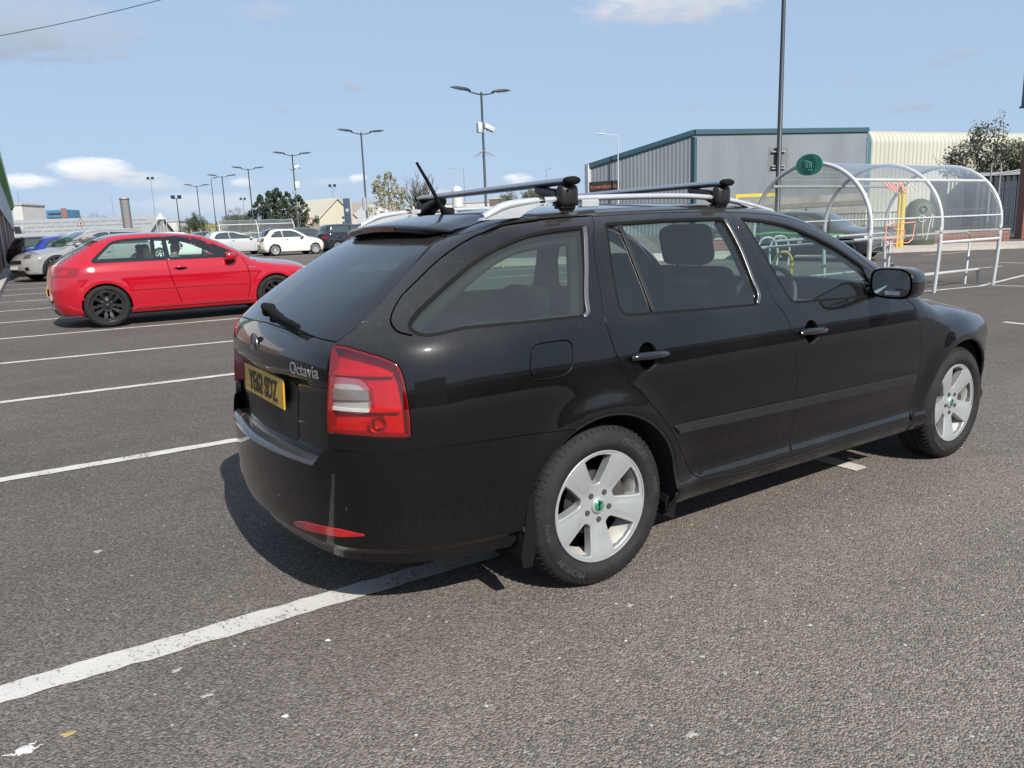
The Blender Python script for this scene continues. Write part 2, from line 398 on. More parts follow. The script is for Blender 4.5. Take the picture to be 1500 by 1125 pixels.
# ------------------------------------------------------------------ shared materials
def paint(name,col,dust=.12,rough=.10,flake=0,dustcol=(.30,.29,.27),spec=.5):
    m=mat(name,col,rough,coat=1.0,coatr=.03,spec=spec); m.node_tree.nodes['Principled BSDF'].inputs['Coat IOR'].default_value=1.5; h=NT(m); tc=h.n('TexCoord'); ob=tc.outputs['Object']
    n1=h.n('TexNoise',i_Scale=2.2,i_Detail=5.,i_Vector=ob); n2=h.n('TexNoise',i_Scale=240.,i_Detail=3.,i_Vector=ob); n3=h.n('TexVoronoi',i_Scale=95.,i_Vector=ob)
    geo=h.n('NewGeometry'); up=h.n('SeparateXYZ',i_0=geo.outputs['Normal']).outputs[2]
    film=h.math('MULTIPLY',h.ramp(n1.outputs['Fac'],.20,.80),h.math('MULTIPLY_ADD',n2.outputs['Fac'],.5,.25))
    spk=h.math('MULTIPLY',h.math('LESS_THAN',n3.outputs['Distance'],.16),h.ramp(n2.outputs['Fac'],.45,.62))
    upf=h.math('ADD',h.math('MULTIPLY',h.math('MAXIMUM',h.math('SUBTRACT',up,.05),0.),2.6),.04)
    d=h.math('MULTIPLY',h.math('ADD',h.math('MULTIPLY',film,dust*2.2),h.math('MULTIPLY',spk,dust*2.2)),upf,clamp=True)
    oz=h.n('SeparateXYZ',i_0=ob).outputs[2]; low=h.math('MULTIPLY',h.ramp(oz,.50,.20),h.math('MULTIPLY',h.ramp(n1.outputs['Fac'],.35,.7),dust*.22)); d=h.math('ADD',d,low,clamp=True)
    h.l(h.mix(d,col,dustcol),h.b.inputs['Base Color'])
    h.l(h.math('ADD',h.math('MULTIPLY',d,.12),.030),h.b.inputs['Coat Roughness']); h.l(h.math('SUBTRACT',1.,h.math('MULTIPLY',d,.4)),h.b.inputs['Coat Weight'])
    return m
M={}
M['black_paint']=paint('black paint',(.0012,.0012,.0015),.06,.3,spec=.05)
M['rubber']=mat('black rubber',(.006,.006,.006),.7,spec=.12)
M['trim']=mat('satin black plastic',(.014,.014,.015),.45,spec=.3,var=.2,scale=60,bump=.05)
M['gap']=mat('dark gap',(.0015,.0015,.0015),.9,spec=0.)
M['gloss_black']=mat('gloss black plastic',(.008,.008,.009),.08,coat=1)
M['under']=mat('underbody',(.012,.012,.012),.9)
M['chrome']=mat('satin trim',(.22,.215,.205),.3,.9)
M['alu']=mat('brushed aluminium bar',(.50,.50,.51),.34,.9,var=.06,scale=30,stretch=(40,1,40))
M['rail']=mat('chipped silver lacquer',(.60,.61,.62),.3,.55,var=.10,scale=14)
M['silver_wheel']=mat('silver wheel lacquer',(.33,.345,.35),.34,.35,var=.07,scale=9)
M['barrel']=mat('wheel barrel',(.50,.48,.44),.5,.15,var=.2,scale=12)
M['disc']=mat('brake disc',(.05,.045,.04),.5,.6,var=.2,scale=30)
M['rust']=mat('brown rust stain',(.33,.18,.08),.8,var=.3,scale=30)
M['bolt']=mat('wheel bolt',(.085,.075,.065),.5,.5)
M['fabric']=mat('dark seat cloth',(.018,.018,.019),.95,bump=.2,scale=150)
M['interior']=mat('interior plastic',(.02,.021,.022),.6)
M['headlining']=mat('grey headlining',(.25,.25,.24),.95)
M['lens_red_clear']=glass_mat('clear red lens',(.80,.016,.018),.01,(.3,.02,.02),0.,1.55); M['lens_clear']=glass_mat('clear lens',(.93,.92,.90),.01,(.4,.4,.4),0.,1.55); M['lamp_housing']=mat('lamp reflector',(.66,.66,.66),.35,.25,var=.12,scale=25); M['red_lens']=mat('red lens',(.40,.006,.008),.08,coat=1,spec=.6)
M['dark_red_lens']=mat('dark red lens',(.20,.008,.012),.08,coat=1)
M['white_lens']=mat('clear ribbed lens',(.40,.385,.37),.12,.2,coat=1)
M['yellow_plate']=mat('yellow number plate',(.52,.30,.02),.35,coat=.3)
M['white_plate']=mat('white number plate',(.7,.7,.68),.35,coat=.3)
M['ink']=mat('black lettering',(.008,.008,.008),.4)
M['silver_letter']=mat('silver lettering',(.62,.62,.62),.2,.9)
M['green_badge']=mat('green enamel',(.01,.20,.10),.2,coat=1)
M['glass']=glass_mat('tinted side glass',(.80,.93,.87),.022,(.33,.34,.31))
M['qglass_m']=glass_mat('dusty cargo glass',(.37,.49,.45),.045,(.36,.37,.34))
M['rglass']=glass_mat('dusty rear screen',(.10,.13,.125),.035,(.36,.37,.36),ior=1.52)
M['mirror_glass']=mat('mirror glass',(.75,.76,.76),.02,1)
def tyre_mat():
    m=mat('tyre rubber',(.016,.0152,.0145),.78,spec=.25,var=.25,scale=20); return m
M['tyre']=tyre_mat(); M['moulded']=mat('moulded sidewall lettering',(.040,.038,.036),.6)
def lens_mat():
    m=M['red_lens']; h=NT(m); tc=h.n('TexCoord'); w=h.n('TexWave',bands_direction='Z',i_Scale=46.,i_Vector=tc.outputs['Object']); n=h.n('TexNoise',i_Scale=7.,i_Detail=1.,i_Vector=tc.outputs['Object'])
    h.l(h.mix(h.ramp(n.outputs['Fac'],.35,.68),(.22,.003,.004),(.39,.006,.008)),h.b.inputs['Base Color'])
    b=h.n('Bump',i_Strength=.25,i_Distance=.003,i_Height=w.outputs['Fac']); h.l(b.outputs[0],h.b.inputs['Normal'])
    m=M['white_lens']; h=NT(m); tc=h.n('TexCoord'); w=h.n('TexWave',bands_direction='Y',i_Scale=40.,i_Vector=tc.outputs['Object'])
    b=h.n('Bump',i_Strength=.15,i_Distance=.003,i_Height=w.outputs['Fac']); h.l(b.outputs[0],h.b.inputs['Normal'])
lens_mat()
# ------------------------------------------------------------------ wheels
def circ(r,n=96,a0=0,a1=2*math.pi,c=(0,0)):
    t=np.linspace(a0,a1,n,endpoint=abs(a1-a0-2*math.pi)>1e-6); return np.stack([c[0]+r*np.cos(t),c[1]+r*np.sin(t)],1)
def face_plate(m,outer,holes,dfn,h=.02,wall=.03,mi=0,edge=.003):
    """dished wheel face in x,z with depth along +y (outboard is -y)"""
    V2,T,loops=fill2d(outer,[q if area(q)<0 else q[::-1] for q in holes],h)
    y=dfn(V2[:,0],V2[:,1]); V=np.stack([V2[:,0],y,V2[:,1]],1); e=1e-4
    gx=(dfn(V2[:,0]+e,V2[:,1])-y)/e; gzz=(dfn(V2[:,0],V2[:,1]+e)-y)/e; N=np.stack([gx,-np.ones(len(V)),gzz],1); N/=np.linalg.norm(N,axis=1,keepdims=True)
    a=V[T[:,1]]-V[T[:,0]];b=V[T[:,2]]-V[T[:,0]]; fl=np.cross(a,b)[:,1]>0; T=np.where(fl[:,None],T[:,::-1],T); m.add(V,T,N,mi)
    for lp in loops:
        lp=[i for i in lp if i is not None]; Q=V[lp]; q2=V2[lp]; t=np.roll(q2,-1,0)-np.roll(q2,1,0); t/=np.maximum(np.linalg.norm(t,axis=1,keepdims=True),1e-9); o=np.stack([t[:,1],0*t[:,0],-t[:,0]],1)
        K=len(lp); r1=Q+o*edge+np.array([0,edge,0]); r2=r1+np.array([0,wall,0])+o*.002; n0=N[lp]; n1=(n0+o)/1.414
        VV=np.concatenate([Q,r1,r1,r2]); NN=np.concatenate([n0,n1,o,o]); FF=[]
        for i in range(K):
            j=(i+1)%K
            for b0,b1 in((0,K),(2*K,3*K)): FF.append((b0+i,b0+j,b1+j,b1+i))
        FF=np.array(FF); c=np.cross(VV[FF[:,1]]-VV[FF[:,0]],VV[FF[:,3]]-VV[FF[:,0]]); s=(c*NN[FF].sum(1)).sum(1)<0; m.add(VV,np.where(s[:,None],FF[:,::-1],FF),NN,mi)
def arc_text(word,size,r0,ang,y,extr=.0008,bold=.0):
    t=text_mb(word,size,extr,bold=bold); m=MB(); V=[]
    for x,yy,z in t.v:
        a=ang-x/r0; r=r0+yy; V.append((r*math.cos(a),y-z,r*math.sin(a)))
    m.add(V,t.f); return m
def wheel(parent,cx,cy,cz,R,W,rr,style,side=-1,rot=0,detail=2,mats=None,seg=72,toe=0):
    """a wheel thing-part: tyre, rim, hub cap ... outboard face towards side*y"""
    w=empty('wheel',(cx,cy,cz)); w.parent=parent; w.rotation_euler=(0,0,toe if side<0 else math.pi+toe)
    mt=mats or {}
    t=MB(); h=W/2; sh=.016*R/.316; g=.0045
    prof=[(rr-.012,-h*.74),(rr+.003,-h*.80),(rr+.010,-h*.93),(rr+(R-rr)*.24,-h*.975),(rr+(R-rr)*.27,-h*.995),(rr+(R-rr)*.34,-h*1.0),(rr+(R-rr)*.62,-h*.985),(rr+(R-rr)*.64,-h*.965),(R-sh*1.25,-h*.89),(R-sh*.45,-h*.80),(R-.003,-h*.70)]
    tread=[(R-.001,-h*.60),(R,-h*.46),(R,-h*.43),(R-.008,-h*.42),(R-.008,-h*.36),(R,-h*.35),(R,-h*.08),(R-.008,-h*.07),(R-.008,h*.07),(R,h*.08),(R,h*.35),(R-.008,h*.36),(R-.008,h*.42),(R,h*.43),(R-.003,h*.70)]
    back=[(R-sh*.6,h*.82),(rr+(R-rr)*.45,h*1.0),(rr+.004,h*.80)]
    if detail<2: tread=[(R,-h*.4),(R,h*.4)]
    t.lathe(prof+tread+back,seg)
    if detail>1:
        for k in range(70):  # shoulder lugs
            a=2*math.pi*k/70; 
            for sgn in(-1,1):
                c=math.cos(a),math.sin(a); tb=MB().box((0,0,0),(.0032,.034,.012))
                tb.xf(Matrix.Translation(((R-.0095)*c[0],sgn*h*.74,(R-.0095)*c[1]))@Matrix.Rotation(-a+math.pi/2,4,'Y')@Matrix.Rotation(sgn*-.62,4,'X')); 
                t.join(tb)
    t.build('tyre',M['tyre'],w)
    rm=MB(); lip=rr+.001
    rm.lathe([(lip,-h*.80),(lip+.001,-h*.86),(lip-.003,-h*.875),(lip-.006,-h*.855)],seg,mi=0); rm.lathe([(rr-.006,-h*.80),(rr-.012,-h*.74),(rr-.022,-h*.5),(rr-.030,0),(rr-.03,h*.7),(rr-.004,h*.78)],seg,mi=1)
    RO=rr-.0045
    if style=='five':
        def win(a):
            ro,ri=.962*RO,.375*RO; q=[]; c=lambda r,t_,rad: (r*math.cos(a+t_),r*math.sin(a+t_),rad)
            q=[c(ro,-R_(20.5),.010),c(ro*1.012,-R_(10),0),c(ro*1.016,0,0),c(ro*1.012,R_(10),0),c(ro,R_(20.5),.010),c(.78*RO,R_(20),0),c(.58*RO,R_(18),0),c(ri,R_(12.5),.012),c(ri,-R_(12.5),.012),c(.58*RO,-R_(18),0),c(.78*RO,-R_(20),0)]
            return rpoly(q,.006)
        holes=[win(rot-math.pi/2+math.pi/5+2*math.pi*k/5) for k in range(5)]
        def dfn(x,z):
            r=np.hypot(x,z)/RO; a=np.arctan2(z,x)-(rot-math.pi/2); s=np.cos(5*a)
            base_=-h*.835+.020*sstep(.97,.30,r)
            return base_-.004*sstep(.2,1.,s)*sstep(.3,.5,r)
        face_plate(rm,circ(RO,110),holes,dfn,.011,.034,edge=.006)
    elif style in('multi','ten'):
        n=10 if style=='multi' else 14; holes=[]
        for k in range(n):
            a=rot+2*math.pi*(k+.5)/n; wd=math.pi/n
            g_=.86 if style=='multi' else .9
            fo=(.30 if k%2 else .62)*wd if style=='multi' else .55*wd
            fi=(.62 if k%2 else .5)*wd if style=='multi' else .45*wd
            q=[(g_*RO,-fo*1.15),(g_*RO*1.01,0),(g_*RO,fo*1.15),(.62*RO,fo*1.1),(.36*RO,fi),(.34*RO,0),(.36*RO,-fi),(.62*RO,-fo*1.1)]
            holes.append(spl([(r*math.cos(a+t_),r*math.sin(a+t_)) for r,t_ in q],.012,True))
        face_plate(rm,circ(RO,64),holes,lambda x,z:-h*.80+.03*sstep(.95,.2,np.hypot(x,z)/RO),.025,.03)
    else:
        n=5; holes=[]
        for k in range(n):
            a=rot+2*math.pi*(k+.5)/n; holes.append(spl([(r*math.cos(a+t_),r*math.sin(a+t_)) for r,t_ in[(.86*RO,-.4),(.88*RO,0),(.86*RO,.4),(.6*RO,.36),(.36*RO,.22),(.34*RO,0),(.36*RO,-.22),(.6*RO,-.36)]],.03,True))
        face_plate(rm,circ(RO,40),holes,lambda x,z:-h*.80+.03*sstep(.95,.2,np.hypot(x,z)/RO),.04,.03)
    rm.build('rim',[mt.get('rim',M['silver_wheel']),mt.get('barrel',M['barrel'])],w)
    b=MB(); b.lathe([(.04,-h*.2),(rr*.58,-h*.2),(rr*.58,-h*.08),(.04,-h*.08)],40); b.build('brake_disc',M['disc'],w); b=MB(); b.lathe([(.001,h*.05),(rr*.985,h*.05),(rr*.985,h*.12)],40); b.build('spoke_shade_disc',M['gap'],w)  # near-black disc added behind the wheel to stand in for shade between spokes
    if detail>1:
        q=MB(); q.box((rr*.52*math.cos(.35),-h*.22,rr*.52*math.sin(.35)),(.07,.07,.13),bev=.015,ry=-.35); q.build('brake_caliper',M['bolt'],w)
    q=MB(); q.lathe([(.001,-h*.80+.008),(.026,-h*.80+.008),(.033,-h*.80+.012),(.034,-h*.80+.026)],28)
    if detail>1:
        cp=q.build('hub_cap',M['silver_wheel'],w); e=MB(); e.lathe([(.0005,-h*.80+.0065),(.0215,-h*.80+.0065),(.022,-h*.8+.009)],24); 
        eb=e.build('badge',M['green_badge'],cp); e=MB(); e.prism([(x_*.62,-h*.80+.0062,z_*.62) for x_,z_ in[(-.004,-.028),(.004,-.028),(.006,.004),(.022,.018),(.018,.026),(.006,.016),(.004,.030),(-.006,.030),(-.010,.010),(-.006,.004)]],(0,-.0015,0)); e.build('badge_emblem',M['gloss_black'],cp)
        for k in range(5):
            bt=MB(); a=rot-math.pi/2+2*math.pi*k/5; c=(.056*math.cos(a),.056*math.sin(a)); bt.lathe([(.0005,-h*.80+.010),(.0105,-h*.80+.010),(.0115,-h*.80+.03)],6,c=(c[0],0,c[1]),smooth=False); bt.build('wheel_bolt',M['bolt'],w)
        for wd,an in(('MICHELIN',R_(52)),('ALPIN',R_(8)),('MICHELIN',R_(232)),('ALPIN',R_(188))): arc_text(wd,.034 if len(wd)>5 else .026,rr+(R-rr)*.50,an,-h*1.0+.0012,.0012).build('sidewall_lettering',M['moulded'],w)
    else: q.build('hub_cap',mt.get('rim',M['silver_wheel']),w)
    return w

# ------------------------------------------------------------------ the black estate car
T3={
 'qglass':[(0.0947,-0.6546,1.365),(-0.0314,-0.6493,1.3587),(-0.1802,-0.6489,1.3389),(-0.2882,-0.6498,1.308),(-0.3941,-0.6522,1.262),(-0.5034,-0.6658,1.2009),(-0.5916,-0.6824,1.1482),(-0.6676,-0.7009,1.0992),(-0.6963,-0.7154,1.0738),(-0.7007,-0.7317,1.0555),(-0.6902,-0.7483,1.0425),(-0.5199,-0.7899,1.0455),(-0.2695,-0.8109,1.0433),(-0.0606,-0.8218,1.0424),(-0.0351,-0.8178,1.0521),(-0.0192,-0.8067,1.0748),(0.0422,-0.7295,1.2225)],
 'aperture':[(0.1548,-0.6149,1.4033),(-0.1087,-0.6019,1.3914),(-0.2698,-0.5815,1.3673),(-0.3791,-0.5765,1.3301),(-0.485,-0.5823,1.2777),(-0.5968,-0.6045,1.2061),(-0.6878,-0.6304,1.1418),(-0.7405,-0.6761,1.084),(-0.7395,-0.7111,1.0555),(-0.7002,-0.7481,1.038)],
 'shut_rd':[(0.1622,-0.616,1.4031),(0.1082,-0.6935,1.3043),(0.0798,-0.7488,1.1904),(0.0613,-0.7887,1.1148),(0.0415,-0.8297,1.0334),(0.0511,-0.8587,0.9443),(0.071,-0.8715,0.8748),(0.109,-0.8818,0.8026),(0.1925,-0.8916,0.7151),(0.2744,-0.8956,0.6247),(0.337,-0.8924,0.5472),(0.3901,-0.8808,0.4672),(0.4474,-0.8651,0.383),(0.4781,-0.8665,0.3448),(0.5268,-0.8729,0.3212)],
 'shut_mid':[(0.9138,-0.6432,1.4011),(0.9093,-0.6804,1.3649),(0.9268,-0.7212,1.2936),(0.9553,-0.7899,1.1449),(0.9976,-0.8471,1.0031),(1.0497,-0.8606,0.9423),(1.0706,-0.8702,0.8894),(1.0887,-0.882,0.7895),(1.1055,-0.8845,0.6895),(1.113,-0.8798,0.563),(1.1174,-0.8705,0.4775),(1.0986,-0.8596,0.3763),(1.0796,-0.8725,0.2926)],
 'rd_top':[(0.1638,-0.6205,1.4003),(0.4348,-0.6304,1.4067),(0.711,-0.6376,1.4059),(0.9109,-0.6419,1.4021)],
 'fd_top':[(0.9138,-0.6432,1.4011),(1.0669,-0.6475,1.3939),(1.284,-0.6582,1.372),(1.438,-0.6809,1.33),(1.5399,-0.7002,1.2882),(1.629,-0.727,1.2361)],
 'fd_front':[(1.9874,-0.8599,0.9448),(2.0613,-0.8679,0.9036),(2.0942,-0.8787,0.8246),(2.1118,-0.8843,0.721),(2.1266,-0.883,0.6239),(2.1209,-0.8796,0.5474),(2.1159,-0.8673,0.4408),(2.0861,-0.8619,0.3638),(2.0645,-0.8732,0.3216)],
 'fwin':[(0.9561,-0.676,1.3698),(1.0756,-0.8398,1.0249),(1.1047,-0.8472,1.0028),(1.34,-0.8479,1.0004),(1.7133,-0.8507,0.985),(1.7404,-0.8403,1.0165),(1.73,-0.795,1.1137),(1.5847,-0.7582,1.1991),(1.4094,-0.7295,1.2732),(1.1938,-0.6907,1.3465)],
 'rwin':[(0.1916,-0.6603,1.3673),(0.1673,-0.7109,1.2772),(0.1381,-0.77,1.1568),(0.1204,-0.812,1.0744),(0.1251,-0.8253,1.0473),(0.1498,-0.8338,1.0303),(0.4095,-0.8398,1.0229),(0.7902,-0.8428,1.0167),(0.8785,-0.8429,1.0163),(0.8986,-0.8346,1.0386),(0.8919,-0.8064,1.1075),(0.8792,-0.7439,1.2461),(0.8493,-0.6772,1.3693),(0.577,-0.6736,1.3731),(0.2811,-0.6637,1.3706)],
 'flap':[(-0.2933,-0.8391,0.9783),(-0.1632,-0.8453,0.9751),(-0.1426,-0.8517,0.953),(-0.1403,-0.8654,0.8809),(-0.1594,-0.8695,0.8472),(-0.2769,-0.8651,0.8475),(-0.3043,-0.8616,0.8659),(-0.3073,-0.8449,0.9557)],
 'lamp':[(-0.9067,-0.5901,1.0155),(-0.8819,-0.6375,1.0113),(-0.8326,-0.7037,0.9899),(-0.7871,-0.7462,0.9687),(-0.7657,-0.7644,0.9517),(-0.7566,-0.777,0.9191),(-0.7528,-0.7891,0.8623),(-0.7515,-0.799,0.7885),(-0.7528,-0.8019,0.7259),(-0.7626,-0.7975,0.7184),(-0.8251,-0.7594,0.7219),(-0.9,-0.6873,0.7275),(-0.9548,-0.5934,0.7283),(-0.9515,-0.5915,0.7844),(-0.9423,-0.5931,0.8682),(-0.9293,-0.5954,0.9514),(-0.9175,-0.5916,0.9962)],
 'wlens':[(-0.9312,-0.6037,0.9148),(-0.8984,-0.6584,0.9139),(-0.8644,-0.7009,0.9047),(-0.8512,-0.7176,0.8865),(-0.8499,-0.7269,0.8418),(-0.855,-0.7273,0.8092),(-0.8666,-0.7172,0.801),(-0.9105,-0.6647,0.8008),(-0.9452,-0.6027,0.8015)],
 'seam':[(-0.1461,-0.8961,0.6591),(-0.5178,-0.8583,0.6719),(-0.753,-0.8032,0.6722),(-0.792,-0.7829,0.6683),(-0.8819,-0.7122,0.6721),(-0.9605,-0.5888,0.6713)],
 'mould':[(0.3391,-0.8901,0.5824),(1.1123,-0.8801,0.5685),(1.1183,-0.8773,0.5293),(0.367,-0.8877,0.5463)],
 'mouldf':[(1.1232,-0.8802,0.57),(2.09,-0.8794,0.5534),(2.0952,-0.8758,0.5117),(1.1289,-0.8776,0.5324)],
 'rearglassR':[(-0.4017,-0.4374,1.3497),(-0.5932,-0.5386,1.2382),(-0.7249,-0.587,1.1447),(-0.8067,-0.6128,1.0854),(-0.8998,-0.5903,1.0233)],
}
T3={k:np.array(v) for k,v in T3.items()}
B=Body(**EST)
_b=dict(EST); _b.update(side=[(.10,.78),(.17,.81),(.24,.834),(.275,.845),(.303,.848),(.320,.861),(.42,.868)]+[k for k in EST['side'] if k[0]>.5],rear=[(.1,-.90),(.2,-.985),(.255,-1.000),(.298,-1.014),(.308,-1.022),(.322,-1.046),(.42,-1.058),(.55,-1.062),(.70,-1.062),(.85,-1.04),(1.0,-.9)],kr=.30,rc=.25)
BB=Body(**_b)
M['chrome_bowl']=mat('chrome bowl',(.72,.72,.72),.12,1)
car=empty('estate_car',(0,0,0),0,'black estate car with silver roof rails and roof bars, parked across the nearest white line','car')
def two(name,m,mt):
    """right-hand part and its left-hand twin"""
    a=m.build(name,mt,car); b=m.mirror_y().build(name,mt,car); return a,b
def one(name,m,mt,p=None): return m.build(name,mt,p or car)
def T2(n,pr,sl=slice(None)): return to2(pr,T3[n][sl])
AR=.372
def archc(cx,a0,a1,r=AR,n=40): t=np.linspace(a0,a1,n); return np.stack([cx+r*np.cos(t),.315+r*np.sin(t)],1)
def sp3(pr_from,p2): return surf(B,pr_from,p2)[0]
# --- doors
mir=np.array([(1.734,1.159),(1.835,1.075),(1.905,1.005),(1.99,.945)])
top_r=spl(T2('rd_top','side'),.04); top_f=spl(np.concatenate([T2('fd_top','side',slice(0,-1)),mir]),.03)
shut_r=spl(T2('shut_rd','side'),.025); shut_m=spl(T2('shut_mid','side',slice(0,-1)),.025); dbot=lin([shut_r[-1],(.80,.298),(1.11,.296),(2.075,.312)],.04); front_f=spl(np.concatenate([[mir[-1]],T2('fd_front','side',slice(1,-1)),[(2.075,.312)]]),.03)
im=int(np.argmin(abs(dbot[:,0]-1.095)))
rd_out=chain(top_r,shut_m,[dbot[im]],dbot[:im+1][::-1],shut_r[::-1]); fd_out=chain(top_f,front_f,dbot[im:][::-1],shut_m[::-1])
rwin=rpoly([(.192,1.372,.015),(.160,1.25,0),(.132,1.13,0),(.112,1.030,.055),(.50,1.019,0),(.908,1.008,.045),(.893,1.12,0),(.876,1.25,0),(.850,1.379,.015),(.5,1.380,0)])
fwin=rpoly([(.955,1.376,.015),(1.00,1.25,0),(1.045,1.12,0),(1.090,.999,.05),(1.40,.990,0),(1.775,.980,.02),(1.795,1.052,.01)]+[(x,z,0) for x,z in spl([(1.73,1.118),(1.585,1.205),(1.409,1.282),(1.25,1.335),(1.10,1.362)],.05)])
def hole_c(n): return spl(T2(n,'side'),.025,True)
hnd=[(.216,.872),(1.212,.862)]
def door(out,win,hc): return panel(B,out,[win,circ_e(hc,.047,.052)],'side',.03,gap=.0024,flange=.022)
def circ_e(c,a,b,n=28): t=np.linspace(0,2*math.pi,n,endpoint=False); return np.stack([c[0]+a*np.cos(t),c[1]+b*np.sin(t)],1)
doors=[]
for nm,out,win,hc,wn,mo in(('rear_door',rd_out,rwin,hnd[0],'rwin','mould'),('front_door',fd_out,fwin,hnd[1],'fwin','mouldf')):
    ds=two('door',door(out,win,hc),M['black_paint']); doors.append(ds)
    parts=[]
    parts.append(('window_glass',panel(B,offset(win if area(win)>0 else win[::-1],-.012),(),'side',.06,off=-.010,gap=0,flange=.004),M['glass']))
    w_=win if area(win)>0 else win[::-1]; parts.append(('window_seal',panel(B,offset(w_,-.002),[offset(w_,.007)],'side',.02,off=.0005,gap=0,flange=.012),M['rubber']))
    parts.append(('handle_recess',panel(B,circ_e(hc,.049,.054),(),'side',.02,off=-.020,gap=0,flange=.0),M['gap']))
    P,N=surf(B,'side',[(hc[0]-.092,hc[1]+.003),(hc[0]-.06,hc[1]+.006),(hc[0],hc[1]+.004),(hc[0]+.06,hc[1]+.002),(hc[0]+.092,hc[1])]); P=P+N*np.array([[.008],[.020],[.024],[.020],[.008]])
    parts.append(('door_handle',MB().tube(P,[.012,.0185,.0195,.0185,.012],12,flat=.8),M['gloss_black']))
    if nm=='front_door':
        P,N=surf(B,'side',[(hc[0]-.078,hc[1]+.005)]); k=MB().lathe([(.0005,-.0285),(.0085,-.0285),(.0095,-.015)],14,c=(P[0][0],P[0][1]+.006,P[0][2])); parts.append(('keyhole',k,M['silver_letter']))
    q=T2(mo,'side'); ml=lin([q[0],q[1],q[2],q[3]],.03,True) if nm=='rear_door' else lin([(1.108,q[0][1]-.002),q[1],q[2],(1.112,q[3][1]-.002)],.03,True)
    parts.append(('side_moulding',panel(B,ml,(),'side',.025,off=.009,gap=0,flange=.009),M['trim']))
    for n_,m_,mt in parts:
        for dd,mm in zip(ds,(m_,m_.mirror_y())): mm.build(n_,mt,dd)
    # bright edge strip beside the glass
    if nm=='rear_door':
        s=strip(B,spl([(.878,1.018),(.900,1.045),(.893,1.11),(.880,1.25),(.853,1.372)],.02),.013,off=.003); s2=strip(B,spl([(.262,1.372),(.276,1.20),(.289,1.03)],.03),.016,off=-.002)
        for dd,mm in zip(ds,((s,s2),(s.mirror_y(),s2.mirror_y()))): mm[0].build('bright_trim',M['chrome'],dd); mm[1].build('window_divider',M['trim'],dd)
# --- body side: quarter, sill, cantrail and pillars as one pressing
sF,sA,sB=T3['seam'][::-1],None,None
seam=spl(np.concatenate([[(-.142,-.889,.657)],T3['seam'][1:]]),.03); tg_low=T3['seam'][-1]
lampo=T3['lamp']   # outline clockwise from top inner corner
pill=T3['rearglassR']
roof2=np.array([(-.405,-.47),(-.36,-.525),(-.2,-.556),(.4,-.557),(1.0,-.557),(1.3,-.575),(1.6,-.625),(1.85,-.68),(2.05,-.725)])
roofP=sp3('top',spl(roof2,.05))
zs=.236
d=lambda P: to2('diag',P)
sillP=sp3('side',lin([(2.10,zs),(.375,zs)],.05))
t0=math.asin((zs-.315)/AR); archP=sp3('side',archc(0,t0,math.pi-math.asin((.657-.315)/AR)+0.0,n=44))
pillP=sp3('diag',spl(d(pill),.04)) # bottom is last
bottomlamp=sp3('diag',spl(d(np.concatenate([lampo[12:13],lampo[11:8:-1]])),.03))
outerlamp=sp3('diag',spl(d(lampo[8:0:-1]),.02))
toplamp=lampo[:1]
doorline=np.concatenate([top_f[::-1],top_r[::-1],shut_r,dbot]); doorP=sp3('side',doorline)
body_out=chain(d(sillP),d(archP),d(sp3('diag',d(seam))),d(bottomlamp),d(outerlamp),d(sp3('diag',d(toplamp))),d(pillP[::-1]),d(roofP),d(doorP),[d(sp3('side',[(2.10,.30)]))[0]])
_q=T2('qglass','diag'); _q=_q; qg=chain(spl(_q[:10],.02),spl(_q[9:14],.02),spl(_q[13:16],.01),lin([_q[15],_q[16],_q[0]],.02)); _f=T2('flap','diag'); _u0,_u1=_f[:,0].min(),_f[:,0].max(); flap=rpoly([(_u0,.856,.04),(_u0+.006,.972,.03),(_u1,.974,.035),(_u1+.002,.852,.05)],.015)
bs=two('body_side',panel(B,body_out,[qg,flap],'diag',.03,gap=.0024,flange=.022),M['black_paint'])
w_=qg if area(qg)>0 else qg[::-1]
lampl=chain(d(outerlamp[::-1]),d(bottomlamp[::-1]),spl(d(np.concatenate([lampo[12:],lampo[:1]])),.02)); lampl=offset(lampl if area(lampl)>0 else lampl[::-1],.003)
_w=T2('wlens','diag'); _le=d(lampo[[13,14,15]]); _w=_w.copy(); _w[0,0]=np.interp(_w[0,1],_le[:,1],_le[:,0])+.006; _w[8,0]=np.interp(_w[8,1],_le[:,1],_le[:,0])+.006; wl=chain(spl(_w,.015),lin([_w[8],_w[0]],.015)); wl=wl if area(wl)>0 else wl[::-1]
extra=[('window_glass',panel(B,offset(w_,-.012),(),'diag',.06,off=-.008,gap=0,flange=.004),M['qglass_m']),
 ('window_seal',panel(B,offset(w_,-.002),[offset(w_,.008)],'diag',.02,off=.0005,gap=0,flange=.012),M['rubber']),
 ('bright_trim',strip(B,d(sp3('side',spl([(-.045,1.046),(-.024,1.06),(-.016,1.09),(.04,1.22),(.092,1.362)],.02))),.011,'diag',off=.003),M['chrome']),
 ('fuel_flap',panel(B,flap,(),'diag',.02,gap=.003,flange=.015),M['black_paint'])]
for n_,m_,mt in extra:
    for dd,mm in zip(bs,(m_,m_.mirror_y())): mm.build(n_,mt,dd)
ap_=strip(B,d(sp3('diag',spl(T2('aperture','diag'),.02))),.005,'diag',off=.0006,thick=.002)
for dd,mm in zip(bs,(ap_,ap_.mirror_y())): mm.build('shut_line',M['gap'],dd)
lts=two('tail_lamp',panel(B,lampl,(),'diag',.03,off=-.034,gap=0,flange=.006),M['lamp_housing'])
rim_=panel(B,offset(lampl,-.0005),[offset(lampl,.005)],'diag',.02,off=.003,gap=0,flange=.04); lm=panel(B,lampl,[wl],'diag',.02,off=.004,gap=0,flange=.0)
